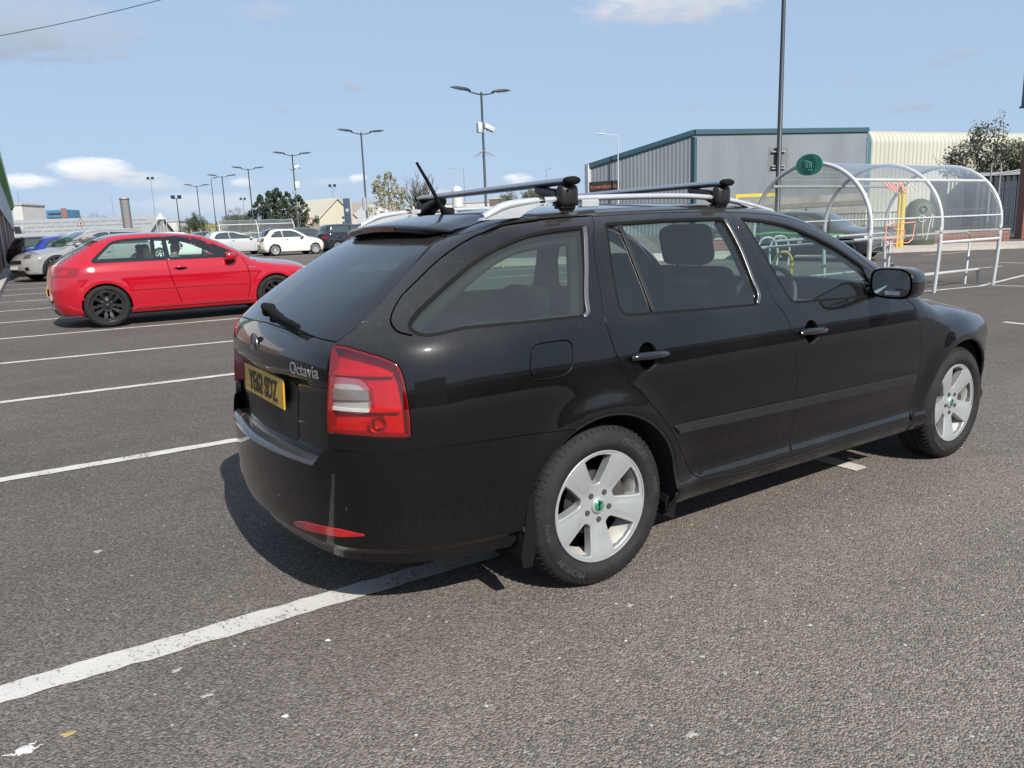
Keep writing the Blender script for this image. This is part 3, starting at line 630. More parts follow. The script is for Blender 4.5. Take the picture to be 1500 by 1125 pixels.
zl0,zl1=lampl[:,1].min(),lampl[:,1].max(); ul0,ul1=lampl[:,0].min(),lampl[:,0].max(); bowls=[]
for fu_,fz_,rb in((.64,.14,.030),):
    cu_=ul0+(ul1-ul0)*fu_; cz_=zl0+(zl1-zl0)*fz_; P,N=surf(B,'diag',[(cu_,cz_)]); n_=Vector(N[0]); m=MB().lathe([(rb*math.sin(a),-rb*.9*math.cos(a)) for a in np.linspace(.05,math.pi/2,7)],18,axis='x'); m.xf(Matrix.Translation(Vector(P[0])-n_*.012)@n_.to_track_quat('X','Z').to_matrix().to_4x4()); m.lathe([(.0005,.006),(.007,.003),(.008,-.004)],10,axis='x') if False else None; bowls.append(m)
for dd,f in zip(lts,(0,1)):
    (lm.mirror_y() if f else lm).build('red_lens',M['lens_red_clear'],dd); (rim_.mirror_y() if f else rim_).build('lamp_rim',M['dark_red_lens'],dd)
    for m in bowls: (m.mirror_y() if f else m).build('reflector_bowl',M['chrome_bowl'],dd)
di=strip(B,lin([(ul0+.004,zl0+(zl1-zl0)*.30),(ul1-.03,zl0+(zl1-zl0)*.29)],.02),.010,'diag',off=-.014,thick=.02); dj=strip(B,lin([(ul0+.004,zl0+(zl1-zl0)*.70),(ul1-.05,zl0+(zl1-zl0)*.69)],.02),.010,'diag',off=-.014,thick=.02)
for dd,f in zip(lts,(0,1)):
    for m in(di,dj): (m.mirror_y() if f else m).build('lamp_divider',M['lamp_housing'],dd)
wlm=panel(B,wl,(),'diag',.015,off=.003,gap=.001,flange=.0); wlr=panel(B,offset(wl,.001),(),'diag',.012,off=-.020,gap=0,flange=.012)
zb=(wl[:,1].min()+wl[:,1].max())/2; ww=offset(wl,.006); u0,u1=ww[:,0].min()+.004,ww[:,0].max()-.004
band=panel(B,lin([(u0,zb-.017),(u1,zb-.014),(u1,zb+.016),(u0,zb+.018)],.02,True),(),'diag',.015,off=-.010,gap=0,flange=.008)  # darker strip across the middle of the reversing lens
for dd,f in zip(lts,(0,1)):
    a=(wlm.mirror_y() if f else wlm).build('reversing_lens',M['lens_clear'],dd); (wlr.mirror_y() if f else wlr).build('reversing_reflector',M['white_lens'],dd); (band.mirror_y() if f else band).build('dark_lens_band',mat('dark band lens',(.16,.13,.12),.12,coat=1),dd)
# --- tailgate
tb=[(0,.602),(-.25,.602),(-.47,.612),(-.545,.640),(-.577,.668)]
te=to2('rear',np.concatenate([T3['lamp'][12:],T3['lamp'][:1]])); te=np.array([(-.579,.70),(-.584,.75),(-.587,.87),(-.593,.96),(-.592,1.012)])
ttop=[(-.587,1.024),(-.467,1.032),(-.25,1.040),(0,1.047)]
_t=dict(EST); _t.update(rear=[(.1,-.80),(.5,-.975),(.62,-.985),(.72,-.985),(.84,-.975),(.868,-.985),(.885,-1.004),(.92,-1.012),(.96,-1.010),(1.0,-.998),(1.06,-.955),(1.12,-.88),(1.25,-.70),(1.38,-.52),(1.5,-.33)])
BT=Body(**_t)
def joined(Bx,out,proj,h,holes=(),**k):
    m=panel(Bx,out,holes,proj,h,**k); m.v=[(x,0. if abs(y)<.0035 else y,z) for x,y,z in m.v]; r=m.mirror_y(); return m.join(r)
def sym_out(half): h=np.asarray(half,float); r=h[::-1].copy(); r[:,0]*=-1; return chain(h,r)
tg_half=np.concatenate([spl(tb,.03),spl(te,.03),spl(ttop,.03)])
tg=one('tailgate',panel(BT,sym_out(tg_half),(),'rear',.03,gap=.003,flange=.02),M['black_paint'])
gl=spl(to2('rear',pill),.03); gtop=[(-.415,1.352),(-.25,1.372),(0,1.380)]
gl_half=np.concatenate([spl(ttop[::-1],.03),gl[::-1][1:],spl(gtop,.03)])
go=sym_out(gl_half); go=go if area(go)>0 else go[::-1]
rg=one('rear_screen',panel(B,go,(),'rear',.05,off=-.001,gap=.003,flange=.006),M['rglass'])
one('screen_border',panel(B,offset(go,.002),[offset(go,.055)],'rear',.04,off=-.006,gap=0,flange=.0),M['gloss_black'],rg)
# spoiler, brake lamp, tailgate head
sp=MB(); ys=np.linspace(-.475,.475,33); rows=[]
for y in ys:
    a=abs(y)/.475; k_=sstep(.78,1.,a); e=1-k_*.7; xb=-.468+.17*y*y+.045*k_; zt=1.400-.11*y*y-.006*k_
    rows.append([(xb+.20,y,B.ft(xb+.20)*1-.10*y*y+.001),(xb+.08,y,zt+.013),(xb+.012,y,zt+.001),(xb+.002,y,zt-.004),(xb-.001,y,zt-.010),(xb+.004,y,zt-.028*e),(xb+.018,y,zt-.031*e),(xb+.10,y,zt-.020*e)])
V=[p for r in rows for p in r]; n=len(rows[0]); sp.add(V,[(i*n+k,i*n+k+1,(i+1)*n+k+1,(i+1)*n+k) for i in range(len(ys)-1) for k in range(n-1)],smooth=True)
sp.add([V[k] for k in range(n)],[tuple(range(n))]); sp.add([V[-n+k] for k in range(n)],[tuple(range(n))])
spo=one('spoiler',sp,M['black_paint'])
bl=MB(); V=[];ys=np.linspace(-.16,.16,13)
for y in ys:
    xb=-.468+.17*y*y; zt=1.400-.11*y*y; V+=[(xb-.0035,y,zt-.007),(xb-.0005,y,zt-.026)]
bl.add(V,[(2*i,2*i+1,2*i+3,2*i+2) for i in range(12)],smooth=True); bl.build('brake_lamp',M['dark_red_lens'],spo)
hdp=np.array([(0,0)]); 
_e=spl([(-.300,0),(-.308,-.25),(-.342,-.40),(-.402,-.462)],.04); eP=sp3('top',_e); gP=surf(B,'rear',spl([(-.437,1.350),(-.25,1.374),(0,1.382)],.04))[0]
hh=to2('rtop',np.concatenate([eP,gP])); hm_=panel(B,hh,(),'rtop',.03,gap=0,flange=0); hm_.v=[(x,0. if abs(y)<.004 else y,z) for x,y,z in hm_.v]; one('tailgate_head',hm_.join(hm_.mirror_y()),M['black_paint'])
# --- bumper
by=np.array([(y,.605) for y in np.linspace(0,-.52,14)]); topc=surf(BB,'rear',by)[0]
corner=np.array([(-.545,.628),(-.57,.655)]); cornP=surf(BB,'rear',corner)[0]
sideP=surf(BB,'diag',to2('diag',seam[::-1]))[0]
zb_=.262
botP=surf(BB,'rear',[(y,zb_) for y in np.linspace(0,-.5,10)])[0]; botP2=surf(BB,'diag',[(u,zb_) for u in np.linspace(to2('diag',botP[-1:])[0][0]+.02,-.36*S2+.80*S2,14)])[0]
arP=surf(BB,'side',archc(0,math.pi+math.asin((.315-zb_)/AR)*1,math.pi-math.asin((.657-.315)/AR),n=24))[0]
midP=surf(BB,'rear',[(0,z) for z in np.linspace(zb_,.605,20)])[0]; bo=chain(d(topc),d(cornP),d(sideP),d(arP[::-1]),d(botP2[::-1]),d(botP[::-1]),d(midP))
def nofl(m): return m
bm_=panel(BB,bo,(),'diag',.017,gap=0,flange=0); bm_.v=[(x,0. if abs(y)<.004 else y,z) for x,y,z in bm_.v]
bmp=one('rear_bumper',bm_.join(bm_.mirror_y()),M['black_paint'])
ld=MB(); V=[]
for y in np.linspace(-.53,.53,41):
    P=surf(BB,'rear',[(y,.605)])[0][0]; xt=surf(BT,'rear',[(y,.64)])[0][0][0]+.02
    V+=[(P[0],y,P[2]),(P[0]+.010,y,P[2]+.009),(P[0]*.6+xt*.4,y,P[2]+.012),(xt,y,P[2]+.008)]
ld.add(V,[(4*i+k,4*i+k+1,4*i+5+k,4*i+4+k) for i in range(40) for k in range(3)],smooth=True); ld.build('bumper_step',M['black_paint'],bmp)
refc=spl(to2('diag',np.array([(-1.03,-.36,.352),(-.985,-.52,.372),(-.935,-.63,.378),(-.895,-.685,.380)])),.02); refm=[]
rf_=panel(BB,np.concatenate([refc+np.stack([0*refc[:,0],np.interp(np.linspace(0,1,len(refc)),[0,.2,.7,1],[.008,.018,.016,.002])],1),(refc-np.stack([0*refc[:,0],np.interp(np.linspace(0,1,len(refc)),[0,.2,.7,1],[.008,.014,.012,.002])],1))[::-1]]),(),'diag',.02,off=.003,gap=0,flange=.006)
for mm in(rf_,rf_.mirror_y()): mm.build('reflector',M['red_lens'],bmp)
# --- roof, screen, bonnet, wings, nose
rh=np.concatenate([spl(roof2[:6],.05)]); rf=[(x,y+.002) for x,y in rh]
rear_edge=[(-.405,-.47),(-.34,-.40),(-.305,-.25),(-.295,0)]
head=spl([(1.30,-.572),(1.335,-.45),(1.38,-.2),(1.39,0)],.05)
half=np.concatenate([spl(rear_edge[::-1],.05),spl(roof2[:6],.05)[1:],head[1:]])
def sym_top(h_): h_=np.asarray(h_,float); r=h_[::-1].copy(); r[:,1]*=-1; return chain(h_,r)
one('roof',panel(B,sym_top(half),(),'top',.05,gap=.002,flange=.012),M['black_paint'])
wsb=spl([(2.02,-.70),(2.16,-.5),(2.22,-.25),(2.24,0)],.05)
half=np.concatenate([head[::-1],spl(roof2[5:],.05)[1:],wsb[1:]]); one('windscreen',panel(B,sym_top(half),(),'top',.06,off=-.002,gap=.002,flange=.005),M['glass'])
hb=spl([(2.10,-.735),(2.4,-.72),(2.8,-.69),(3.1,-.64),(3.3,-.55),(3.40,-.30),(3.43,0)],.05)
half=np.concatenate([wsb[::-1]+np.array([.004,0]),hb]); one('bonnet',panel(B,sym_top(half),(),'top',.05,gap=.003,flange=.015),M['black_paint'])
wt=sp3('top',spl([(2.06,-.728),(2.10,-.735),(2.4,-.72),(2.8,-.69),(2.93,-.672)],.04)); 
wf=spl(np.concatenate([[mir[-1]],T2('fd_front','side',slice(1,-1)),[(2.10,.305)]]),.03)
tf=math.asin((zs-.315)/AR)
wing=chain(to2('side',wt),[(2.97,.84),(3.0,.70),(3.0,.60),(2.93,.585)],archc(2.578,R_(47),math.pi-tf,n=40),[(2.12,zs)],wf[::-1])
two('front_wing',panel(B,wing,(),'side',.03,gap=.0024,flange=.02),M['black_paint'])
fu=lambda P: to2('fdiag',P)
a1=sp3('side',archc(2.578,-.12,R_(47),n=24)); a2=sp3('side',lin([(2.93,.585),(3.0,.60)],.03))
fr=sp3('front',[(y,.60) for y in np.linspace(-.70,0,16)]); fb=sp3('front',[(y,.27) for y in np.linspace(0,-.58,14)])
mid=sp3('fdiag',lin([fu(a2[-1:])[0],fu(fr[:1])[0]],.03)); mb_=sp3('fdiag',lin([fu(fb[-1:])[0],fu(a1[:1])[0]],.03))
nb=panel(B,chain(fu(a1),fu(a2),fu(mid),fu(fr),fu(sp3('front',[(0,z) for z in np.linspace(.60,.27,14)])),fu(fb),fu(mb_)),(),'fdiag',.04,gap=0,flange=0); nb.v=[(x,0. if abs(y)<.004 else y,z) for x,y,z in nb.v]
one('front_bumper',nb.join(nb.mirror_y()),M['black_paint'])
hl=sp3('fdiag',lin([fu(sp3('side',[(3.005,.61)]))[0],fu(sp3('front',[(-.42,.61)]))[0],fu(sp3('front',[(-.42,.76)]))[0],fu(sp3('side',[(3.06,.80)]))[0],fu(sp3('side',[(2.975,.835)]))[0]],.03,True))
two('headlamp',panel(B,fu(hl),(),'fdiag',.03,gap=.002,flange=.02),M['white_lens'])
gr=sp3('front',[(-.41,.61),(0,.61),(0,.72),(-.41,.74)]); one('grille',panel(B,lin([(-.41,.61),(.41,.61),(.41,.73),(-.41,.73)],.05,True),(),'front',.05,gap=.003,flange=.02),M['gloss_black'])
# --- dark things underneath
ub=MB(); ub.box((1.22,0,.27),(3.5,1.36,.10)); ub.box((1.29,0,.29),(1.7,1.56,.12)); ub.box((-.78,0,.46),(.30,1.06,.30)); one('underbody',ub,M['under'])
for cx in(0,2.578):
    for s in(-1,1):
        wa=MB(); wa.lathe([(AR+.012,s*(.80 if cx else .865)),(AR+.012,s*.58),(.02,s*.575)],48,c=(cx,0,.315),a0=R_(2 if cx else -20),a1=R_(200)); one('wheel_arch_liner',wa,M['under'])
for cx in(0,2.578):
    for s in(-1,1):
        t=np.linspace(R_(-4 if cx else -13),R_(193),60); yb=[B.w(np.array([cx+AR*math.cos(a)]),np.array([.315+AR*math.sin(a)]))[0] for a in t]
        lip=MB(); lip.tube([(cx+(AR-.002)*math.cos(a),s*(y_-.010),.315+(AR-.002)*math.sin(a)) for a,y_ in zip(t,yb)],.0075,6); one('arch_edge',lip,M['trim'])
for s in(-1,1):
    mf=MB(); pts=[(-.330,.46),(-.352,.44),(-.372,.33),(-.392,.225),(-.385,.185),(-.345,.180),(-.322,.28)]
    mf.prism([(x,s*.872,z) for x,z in pts],(0,-s*.19,0)); one('mudflap',mf,M['rubber'])
    mf=MB(); mf.prism([(.362,s*.835,.28),(.385,s*.835,.245),(.372,s*.835,.205),(.348,s*.835,.21),(.345,s*.835,.25)],(0,-s*.16,0)); one('wheel_deflector',mf,M['rubber'])
# --- wheels
for cx in(0,2.578):
    for s in(-1,1): wheel(car,cx,s*.757,.316,.316,.205,.218,'five',s,R_(2) if cx==0 else R_(-8),toe=R_(1.5) if cx else 0)
# --- roof rails, bars, aerial
for s in(-1,1):
    rp=np.array([(-.30,1.408),(-.23,1.440),(-.10,1.461),(.05,1.469),(.2,1.473),(.5,1.4765),(.8,1.473),(.95,1.463),(1.12,1.438),(1.30,1.402)]); q=spl(rp,.04)
    m=MB(); rs=[]; 
    for x,z in q: rs.append(.0165+.006*sstep(.0,-.2,x)*sstep(-.34,-.22,x)) 
    m.tube([(x,s*.565,z) for x,z in q],rs,12,flat=.72); 
    a=MB().box((.19,s*.565,1.452),(.085,.030,.030),bev=.004); m.join(a)
    leaf=[(-.315,1.398),(-.27,1.434),(-.18,1.462),(-.02,1.474),(.02,1.462),(-.05,1.449),(-.11,1.428),(-.15,1.404)]; m.prism([(x,s*.549,z) for x,z in leaf],(0,s*.030,0))
    leaf=[(1.345,1.390),(1.24,1.425),(1.06,1.456),(1.04,1.445),(1.12,1.425),(1.18,1.405)]; m.prism([(x,s*.551,z) for x,z in leaf],(0,s*.026,0))
    rl=one('roof_rail',m,M['rail'])
    sp_=MB().lathe([(.0162,-.012),(.0172,-.012),(.0172,.012),(.0162,.012)],16,axis='x',c=(-.045,s*.565,1.4645)); sp_.build('rail_joint',M['trim'],rl)
for xb,zb2 in((.065,1.535),(.925,1.529)):
    br=MB(); n=20; pr=[(xb+.036*math.cos(a)*(1.0 if math.cos(a)<0 else .9),zb2+.0145*math.sin(a)) for a in np.linspace(0,2*math.pi,n,endpoint=False)]
    V=[(x,-.615,z) for x,z in pr]+[(x,.615,z) for x,z in pr]; br.add(V,[(k,(k+1)%n,n+(k+1)%n,n+k) for k in range(n)],smooth=True)
    bro=one('roof_bar',br,M['alu'])
    for s in(-1,1):
        cp=MB(); V=[(xb,s*.640,zb2)];rings=[]
        for kk,(sc_,yy) in enumerate(((1.03,.612),(1.03,.632),(.85,.641),(.4,.644))): V+= [(xb+(x-xb)*sc_,s*yy,zb2+(z-zb2)*sc_*1.06) for x,z in pr]
        F=[(1+r_*n+k,1+r_*n+(k+1)%n,1+(r_+1)*n+(k+1)%n,1+(r_+1)*n+k) for r_ in range(3) for k in range(n)]; V[0]=(xb,s*.645,zb2); F+=[(1+3*n+k,1+3*n+(k+1)%n,0) for k in range(n)]
        cp.add(V,F,smooth=True); cp.build('end_cap',M['rubber'],bro)
        # clamp foot: wide cushion under the bar, curling down round the rail
        ft=MB(); sec=[(-.140,1.521,.036),(-.125,1.508,.040),(-.09,1.500,.044),(-.05,1.494,.046),(-.015,1.482,.047),(.012,1.468,.046),(.02,1.448,.042)]
        V=[]
        zz=zb2-1.535
        for dy,zc,hw in sec:
            y=s*(.565+dy); th=.020 if dy<-.11 else .027+.006*sstep(-.06,.0,dy)
            V+=[(xb-hw,y,zc-th*.5+zz),(xb-hw*.85,y,zc+th*.55+zz),(xb+hw*.85,y,zc+th*.55+zz),(xb+hw,y,zc-th*.5+zz),(xb+hw*.6,y,zc-th*.9+zz),(xb-hw*.6,y,zc-th*.9+zz)]
        ft.add(V,[(6*i+k,6*i+(k+1)%6,6*i+6+(k+1)%6,6*i+6+k) for i in range(len(sec)-1) for k in range(6)],smooth=True); ft.add(V[:6],[(0,1,2,3,4,5)]); ft.add(V[-6:],[(0,1,2,3,4,5)])
        ft.box((xb,s*.592,1.482+zz),(.088,.048,.086),bev=.022); ft.box((xb,s*.575,1.440+zz),(.07,.05,.014),bev=.005)
        fo=ft.build('clamp_foot',M['trim'],bro); kb=MB().lathe([(.0005,s*.616),(.008,s*.616),(.009,s*.60)],10,c=(xb-.02,0,1.50+zz)); kb.build('lock',M['bolt'],fo)
ae=MB(); ae.tube([(-.115,0,1.442),(-.15,0,1.452),(-.165,0,1.475)],[.030,.022,.011],12,flat=.8); ae.tube([(-.16,0,1.465),(-.215,0,1.565),(-.268,0,1.652)],[.0095,.008,.006],8); one('aerial',ae,M['rubber'])
# --- wiper, badges, plate
wp=MB(); P,N=surf(B,'rear',[(.03,1.075),(-.10,1.066),(-.20,1.056),(-.34,1.044)]); Q=P+N*np.array([[.040],[.042],[.034],[.026]]); wp.tube(Q,[.019,.019,.014,.009],10,flat=.75); wp.box(tuple(Q[0]*.5+P[0]*.5),(.05,.05,.05),bev=.015)
P,N=surf(B,'rear',[(.10,1.074),(-.2,1.047),(-.40,1.028)]); wp.tube(P+N*.014,.008,8); P2,N2=surf(B,'rear',[(-.30,1.048),(-.385,1.040)]); wp.tube(P2+N2*.03,[.011,.008],8)
one('rear_wiper',wp,M['rubber'])
def on_tail(m,y,z,off=.004,B_=BT,sc=1.):
    """lay flat lettering (x right, y up as seen from behind) on the tailgate"""
    q=MB(); V=[];
    yy=np.array([[y-p[0],z+p[1]] for p in m.v]); P,N=surf(B_,'rear',yy); P=P+N*(off+np.array([[p[2]] for p in m.v])); q.add(P,m.f); return q
one('lettering',on_tail(text_mb('Octavia',.058,.001,bold=.0004,sx=1.05),-.462,.921,.003),M['silver_letter'],tg)
bd=MB(); bd.tube([(.0,.042*math.cos(a),.042*math.sin(a)) for a in np.linspace(0,2*math.pi,33)],.0045,8,cap=False); c_=surf(BT,'rear',[(0,.966)])[0][0]
bd.xf(Matrix.Translation((c_[0]-.001,0,.966))); bdo=one('badge',bd,M['chrome'],tg)
bk=MB(); bk.lathe([(.0005,-.0045),(.038,-.0045),(.041,.004)],32,axis='x',c=(c_[0]+.0015,0,.966)); bk.build('badge_face',M['gloss_black'],tg)
ar=MB(); ar.prism([(c_[0]-.0032,p[0],.966+p[1]) for p in[(-.004,-.028),(.004,-.028),(.006,.004),(.022,.018),(.018,.026),(.006,.016),(.004,.030),(-.006,.030),(-.010,.010),(-.006,.004)]],(-.002,0,0)); ar.build('badge_emblem',M['chrome'],tg)
pl=MB(); pl.box((0,0,0),(.006,.520,.111),bev=.002); pl.xf(Matrix.Translation((-.988,0,.806))@Matrix.Rotation(R_(3),4,'Y')); plo=one('number_plate',pl,M['yellow_plate'],tg)
tx=text_mb('YE62 SDZ',.108,.0008,bold=.0022,sx=.82); q=MB(); q.add([(-.0045-p[2],-p[0],p[1]-.004) for p in tx.v],tx.f); q.xf(Matrix.Translation((-.988,0,.806))@Matrix.Rotation(R_(3),4,'Y')); q.build('plate_lettering',M['ink'],plo)
rcs=panel(BT,sym_out(np.concatenate([lin([(0,.632),(-.30,.640)],.03),lin([(-.325,.66),(-.335,.84),(-.315,.868)],.03),lin([(-.28,.872),(0,.872)],.03)])),(),'rear',.03,off=.0015,gap=0,flange=0); one('plate_recess',rcs,M['trim'],tg)
# --- door mirrors
for s in(-1,1):
    mm=MB(); V=[];F=[]; rings=[(1.652,.95),(1.660,1.0),(1.69,1.0),(1.75,.98),(1.80,.80),(1.835,.45)]; n=20
    for x,k in rings:
        for j in range(n):
            a=2*math.pi*j/n; ca,sa=math.cos(a),math.sin(a); yy=.118*k*math.copysign(abs(ca)**.62,ca); zz_=.073*k*math.copysign(abs(sa)**.62,sa)-.010*(ca<0)*0
            V.append((x-.05*ca*.35,s*(.972+yy),1.052+zz_+.012*ca*-1*.3))
    F=[(i*n+j,i*n+(j+1)%n,(i+1)*n+(j+1)%n,(i+1)*n+j) for i in range(5) for j in range(n)]; mm.add(V,F,smooth=True); mm.add(V[-n:],[tuple(range(n))],smooth=True)
    mm.box((1.74,s*.872,1.005),(.10,.10,.045),bev=.015)
    mo=one('door_mirror',mm,M['black_paint'])
    g=MB(); V=[]
    for k in(1,.0):
        for j in range(n):
            a=2*math.pi*j/n; ca,sa=math.cos(a),math.sin(a); V.append((1.656-.05*ca*.35*k,s*(.970+.102*k*math.copysign(abs(ca)**.62,ca)),1.052-.0036*ca*k+.062*k*math.copysign(abs(sa)**.62,sa)))
    g.add(V,[(j,(j+1)%n,n+(j+1)%n,n+j) for j in range(n)]); g.build('mirror_glass',M['mirror_glass'],mo)
    if s<0:
        st=MB().box((1.650,-.985,1.008),(.003,.07,.017)); st.build('warning_sticker',mat('pale sticker',(.55,.55,.53),.5),mo)
    sl=MB(); P,N=surf(B,'side',[(1.70,1.125),(1.90,1.0),(1.72,.992)]); P=P+N*.004; P[:,1]*=-s; sl.add(P,[(0,1,2)]); sl.build('mirror_sail',M['trim'],mo)
# --- cabin
cab=MB(); cab.box((1.2,0,.40),(2.6,1.45,.16)); cab.box((-.45,0,.55),(.9,1.2,.10)); one('cabin_floor',cab,M['interior'])
lin_=two('door_lining',panel(B,offset(chain(lin([(-.62,1.0),(1.98,.97)],.05),lin([(1.98,.97),(2.02,.40),(.42,.40),(.30,.62),(-.3,.72),(-.62,.80)],.05))[::-1],.0),(),'side',.06,off=-.07,gap=0,flange=0),M['interior'])
hd=panel(B,sym_top(np.concatenate([spl([(-.25,0),(-.25,-.40)],.05),spl([(-.25,-.40),(-.1,-.54),(1.0,-.54),(1.25,-.52)],.05)[1:],spl([(1.25,-.52),(1.28,0)],.05)[1:]])),(),'top',.08,off=-.035,gap=0,flange=.01); one('headlining',hd,M['interior'])
for nm,c,w in(('pillar_trim',shut_m[:int(len(shut_m)*.55)],.085),('pillar_trim',shut_r[:int(len(shut_r)*.38)],.09)):
    two(nm,panel(B,ribbon(c,w),(),'side',.04,off=-.028,gap=0,flange=.04),M['interior'])
two('pillar_trim',panel(B,ribbon(top_f[int(len(top_f)*.45):],.05),(),'side',.04,off=-.03,gap=0,flange=.03),M['interior'])
w2=offset(w_,.030); two('pillar_trim',panel(B,offset(w_,-.07),[w2],'diag',.04,off=-.05,gap=0,flange=.03),M['interior'])
db=MB(); db.box((1.88,0,.765),(.50,1.40,.26),bev=.07); db.box((1.72,-.37,.905),(.18,.32,.07),bev=.03); one('dashboard',db,M['interior'])
sw=MB(); sw.tube([(.19*math.cos(a),.19*math.sin(a),0) for a in np.linspace(0,2*math.pi,33)],.014,8,cap=False); sw.box((0,0,-.02),(.12,.12,.05),bev=.02); sw.box((0,.0,-.01),(.36,.04,.02)); sw.box((0,-.09,-.01),(.04,.18,.02))
sw.xf(Matrix.Translation((1.50,-.37,.945))@Matrix.Rotation(R_(-68),4,'Y')@Matrix.Rotation(R_(90),4,'Z')); one('steering_wheel',sw,M['interior'])
def seat(x,y,w,hr=True,dz=0):
    t=MB(); t.box((x+.05,y,.56),(.52,w,.16),bev=.06); t.box((x-.24,y,.86+dz*.5),(.15,w,.62+dz),bev=.06,ry=R_(-17)); so=one('seat',t,M['fabric'])
    if hr:
        k=MB(); k.box((x-.33,y,1.262+dz),(.11,.285,.19),bev=.045,ry=R_(-14)); 
        for q_ in(-.07,.07): k.tube([(x-.32,y+q_,1.19+dz),(x-.30,y+q_,1.08+dz)],.007,6)
        k.build('headrest',M['fabric'],so)
seat(1.27,-.37,.50); seat(1.56,.37,.50,dz=-.15)
rsb=MB(); rsb.box((.36,0,.56),(.50,1.26,.18),bev=.06); rsb.box((.05,0,.78),(.16,1.26,.52),bev=.06,ry=R_(-18)); rs_=one('seat',rsb,M['fabric'])
for y in(-.42,.42):
    k=MB(); k.box((-.03,y,1.075),(.10,.26,.13),bev=.04,ry=R_(-12)); k.build('headrest',M['fabric'],rs_)
rm_=MB(); rm_.box((1.42,0,1.30),(.03,.22,.06),bev=.01); one('rear_view_mirror',rm_,M['interior'])
pc=MB(); pc.box((-.42,0,.985),(.80,1.12,.02)); one('parcel_cover',pc,M['interior'])

# ------------------------------------------------------------------ sky, sun
SUN=Vector((-.12,-1.25,1)).normalized(); EL=math.asin(SUN.z)
w=bpy.data.worlds.new('World'); SC.world=w; w.use_nodes=True
h=NT(w); nt=w.node_tree; bg=nt.nodes['Background']
sk=h.n('TexSky'); sk.sky_type='NISHITA'; sk.sun_disc=False; sk.sun_elevation=EL; sk.sun_rotation=math.atan2(SUN.x,SUN.y); sk.air_density=1.0; sk.dust_density=.6; sk.ozone_density=2.0
tc=h.n('TexCoord'); V=tc.outputs['Generated']
def dot(a,v): 
    n=h.n('VectorMath',operation='DOT_PRODUCT'); h.l(a,n.inputs[0]); n.inputs[1].default_value=v; return n.outputs['Value']
st=h.n('Mapping',i_Scale=(1,1,2.6)); h.l(V,st.inputs[0])
nz=h.n('TexNoise',i_Scale=26.,i_Detail=9.,i_Roughness=.62,i_Vector=st.outputs[0]); nzl=h.n('TexNoise',i_Scale=5.,i_Detail=6.,i_Roughness=.55,i_Vector=st.outputs[0])
skycol=h.n('VectorMath',operation='SCALE'); h.l(sk.outputs[0],skycol.inputs[0]); skycol.inputs[3].default_value=1.0
# thin high veil: brightens the blue a little, more near the horizon
up=h.n('SeparateXYZ',i_0=V).outputs[2]
veil=h.math('MULTIPLY_ADD',h.math('POWER',h.math('SUBTRACT',1.,h.math('ABSOLUTE',up),clamp=True),5.),.12,h.math('MULTIPLY_ADD',nzl.outputs['Fac'],.12,.70),clamp=True)
VEIL=(3.5,4.66,6.45)
col=h.mix(veil,skycol.outputs[0],VEIL)
CLOUDS=[ # photo position, half width, half height, strength, brightness
 (45,264,42,11,1.0,8.6),(130,247,58,14,1.0,9.2),(160,258,70,10,.7,7.0),(225,268,55,10,.55,7.4),(60,40,135,46,.85,4.9),(20,66,95,26,.8,4.2),(975,8,120,26,.8,6.6),(1375,92,20,9,.6,4.4),(1410,80,26,8,.6,4.4),(1312,160,22,8,.55,4.5),(1352,155,20,8,.55,4.5),
 (385,18,50,16,.5,5.2),(518,128,22,9,.6,4.6),(415,160,14,5,.5,4.6),(208,53,14,6,.5,4.8),(1020,155,14,6,.45,4.6),(352,268,18,7,.7,8.2),(522,262,14,7,.8,8.6),(490,266,40,6,.4,7.2),(760,262,22,8,.8,8.6),(300,300,110,16,.45,7.2),(620,285,90,10,.4,7.2),(1243,117,12,5,.4,4.8)]
for px,py,hw,hh,stn,br in CLOUDS:
    c=ray(px,py); c=c/np.linalg.norm(c); e=np.cross(c,[0,0,1.]); e/=np.linalg.norm(e); u=np.cross(e,c); k=CAM['f']*math.hypot(1,math.hypot(px-750,py-562.5)/CAM['f'])
    a=h.math('DIVIDE',dot(V,tuple(e)),hw/k*1.35); b=h.math('DIVIDE',dot(V,tuple(u)),hh/k*1.35)
    # flat base: lower half falls off faster
    r2=h.math('ADD',h.math('MULTIPLY',a,a),h.math('MULTIPLY',b,b)); front=h.math('GREATER_THAN',dot(V,tuple(c)),0.)
    m=h.math('MULTIPLY_ADD',h.math('SUBTRACT',nz.outputs['Fac'],.5),2.3,h.math('SUBTRACT',.72,r2))
    f=h.math('MULTIPLY',h.math('MULTIPLY',h.ramp(m,.0,.75),front),stn)
    sh=h.ramp(b,-.7,.5); lo,hi=((br*.74,br*.78,br*.86),(br,br*1.0,br*1.02)) if br>6 else ((br*.72,br*.86,br*1.08),(br*.86,br*1.0,br*1.20))
    col=h.mix(f,col,h.mix(sh,lo,hi))
h.l(col,bg.inputs[0]); bg.inputs[1].default_value=.08
sd=bpy.data.lights.new('sun','SUN'); sd.energy=4.6; sd.angle=R_(.53); sd.color=(1,.955,.89); so=bpy.data.objects.new('sun',sd); COL.objects.link(so); so.rotation_euler=SUN.to_track_quat('Z','Y').to_euler()
SC.view_settings.view_transform='Standard'; SC.view_settings.look='None'; SC.view_settings.gamma=1; SC.view_settings.exposure=0.65
SC.cycles.max_bounces=10; SC.cycles.transparent_max_bounces=16; SC.cycles.caustics_reflective=False; SC.cycles.caustics_refractive=False
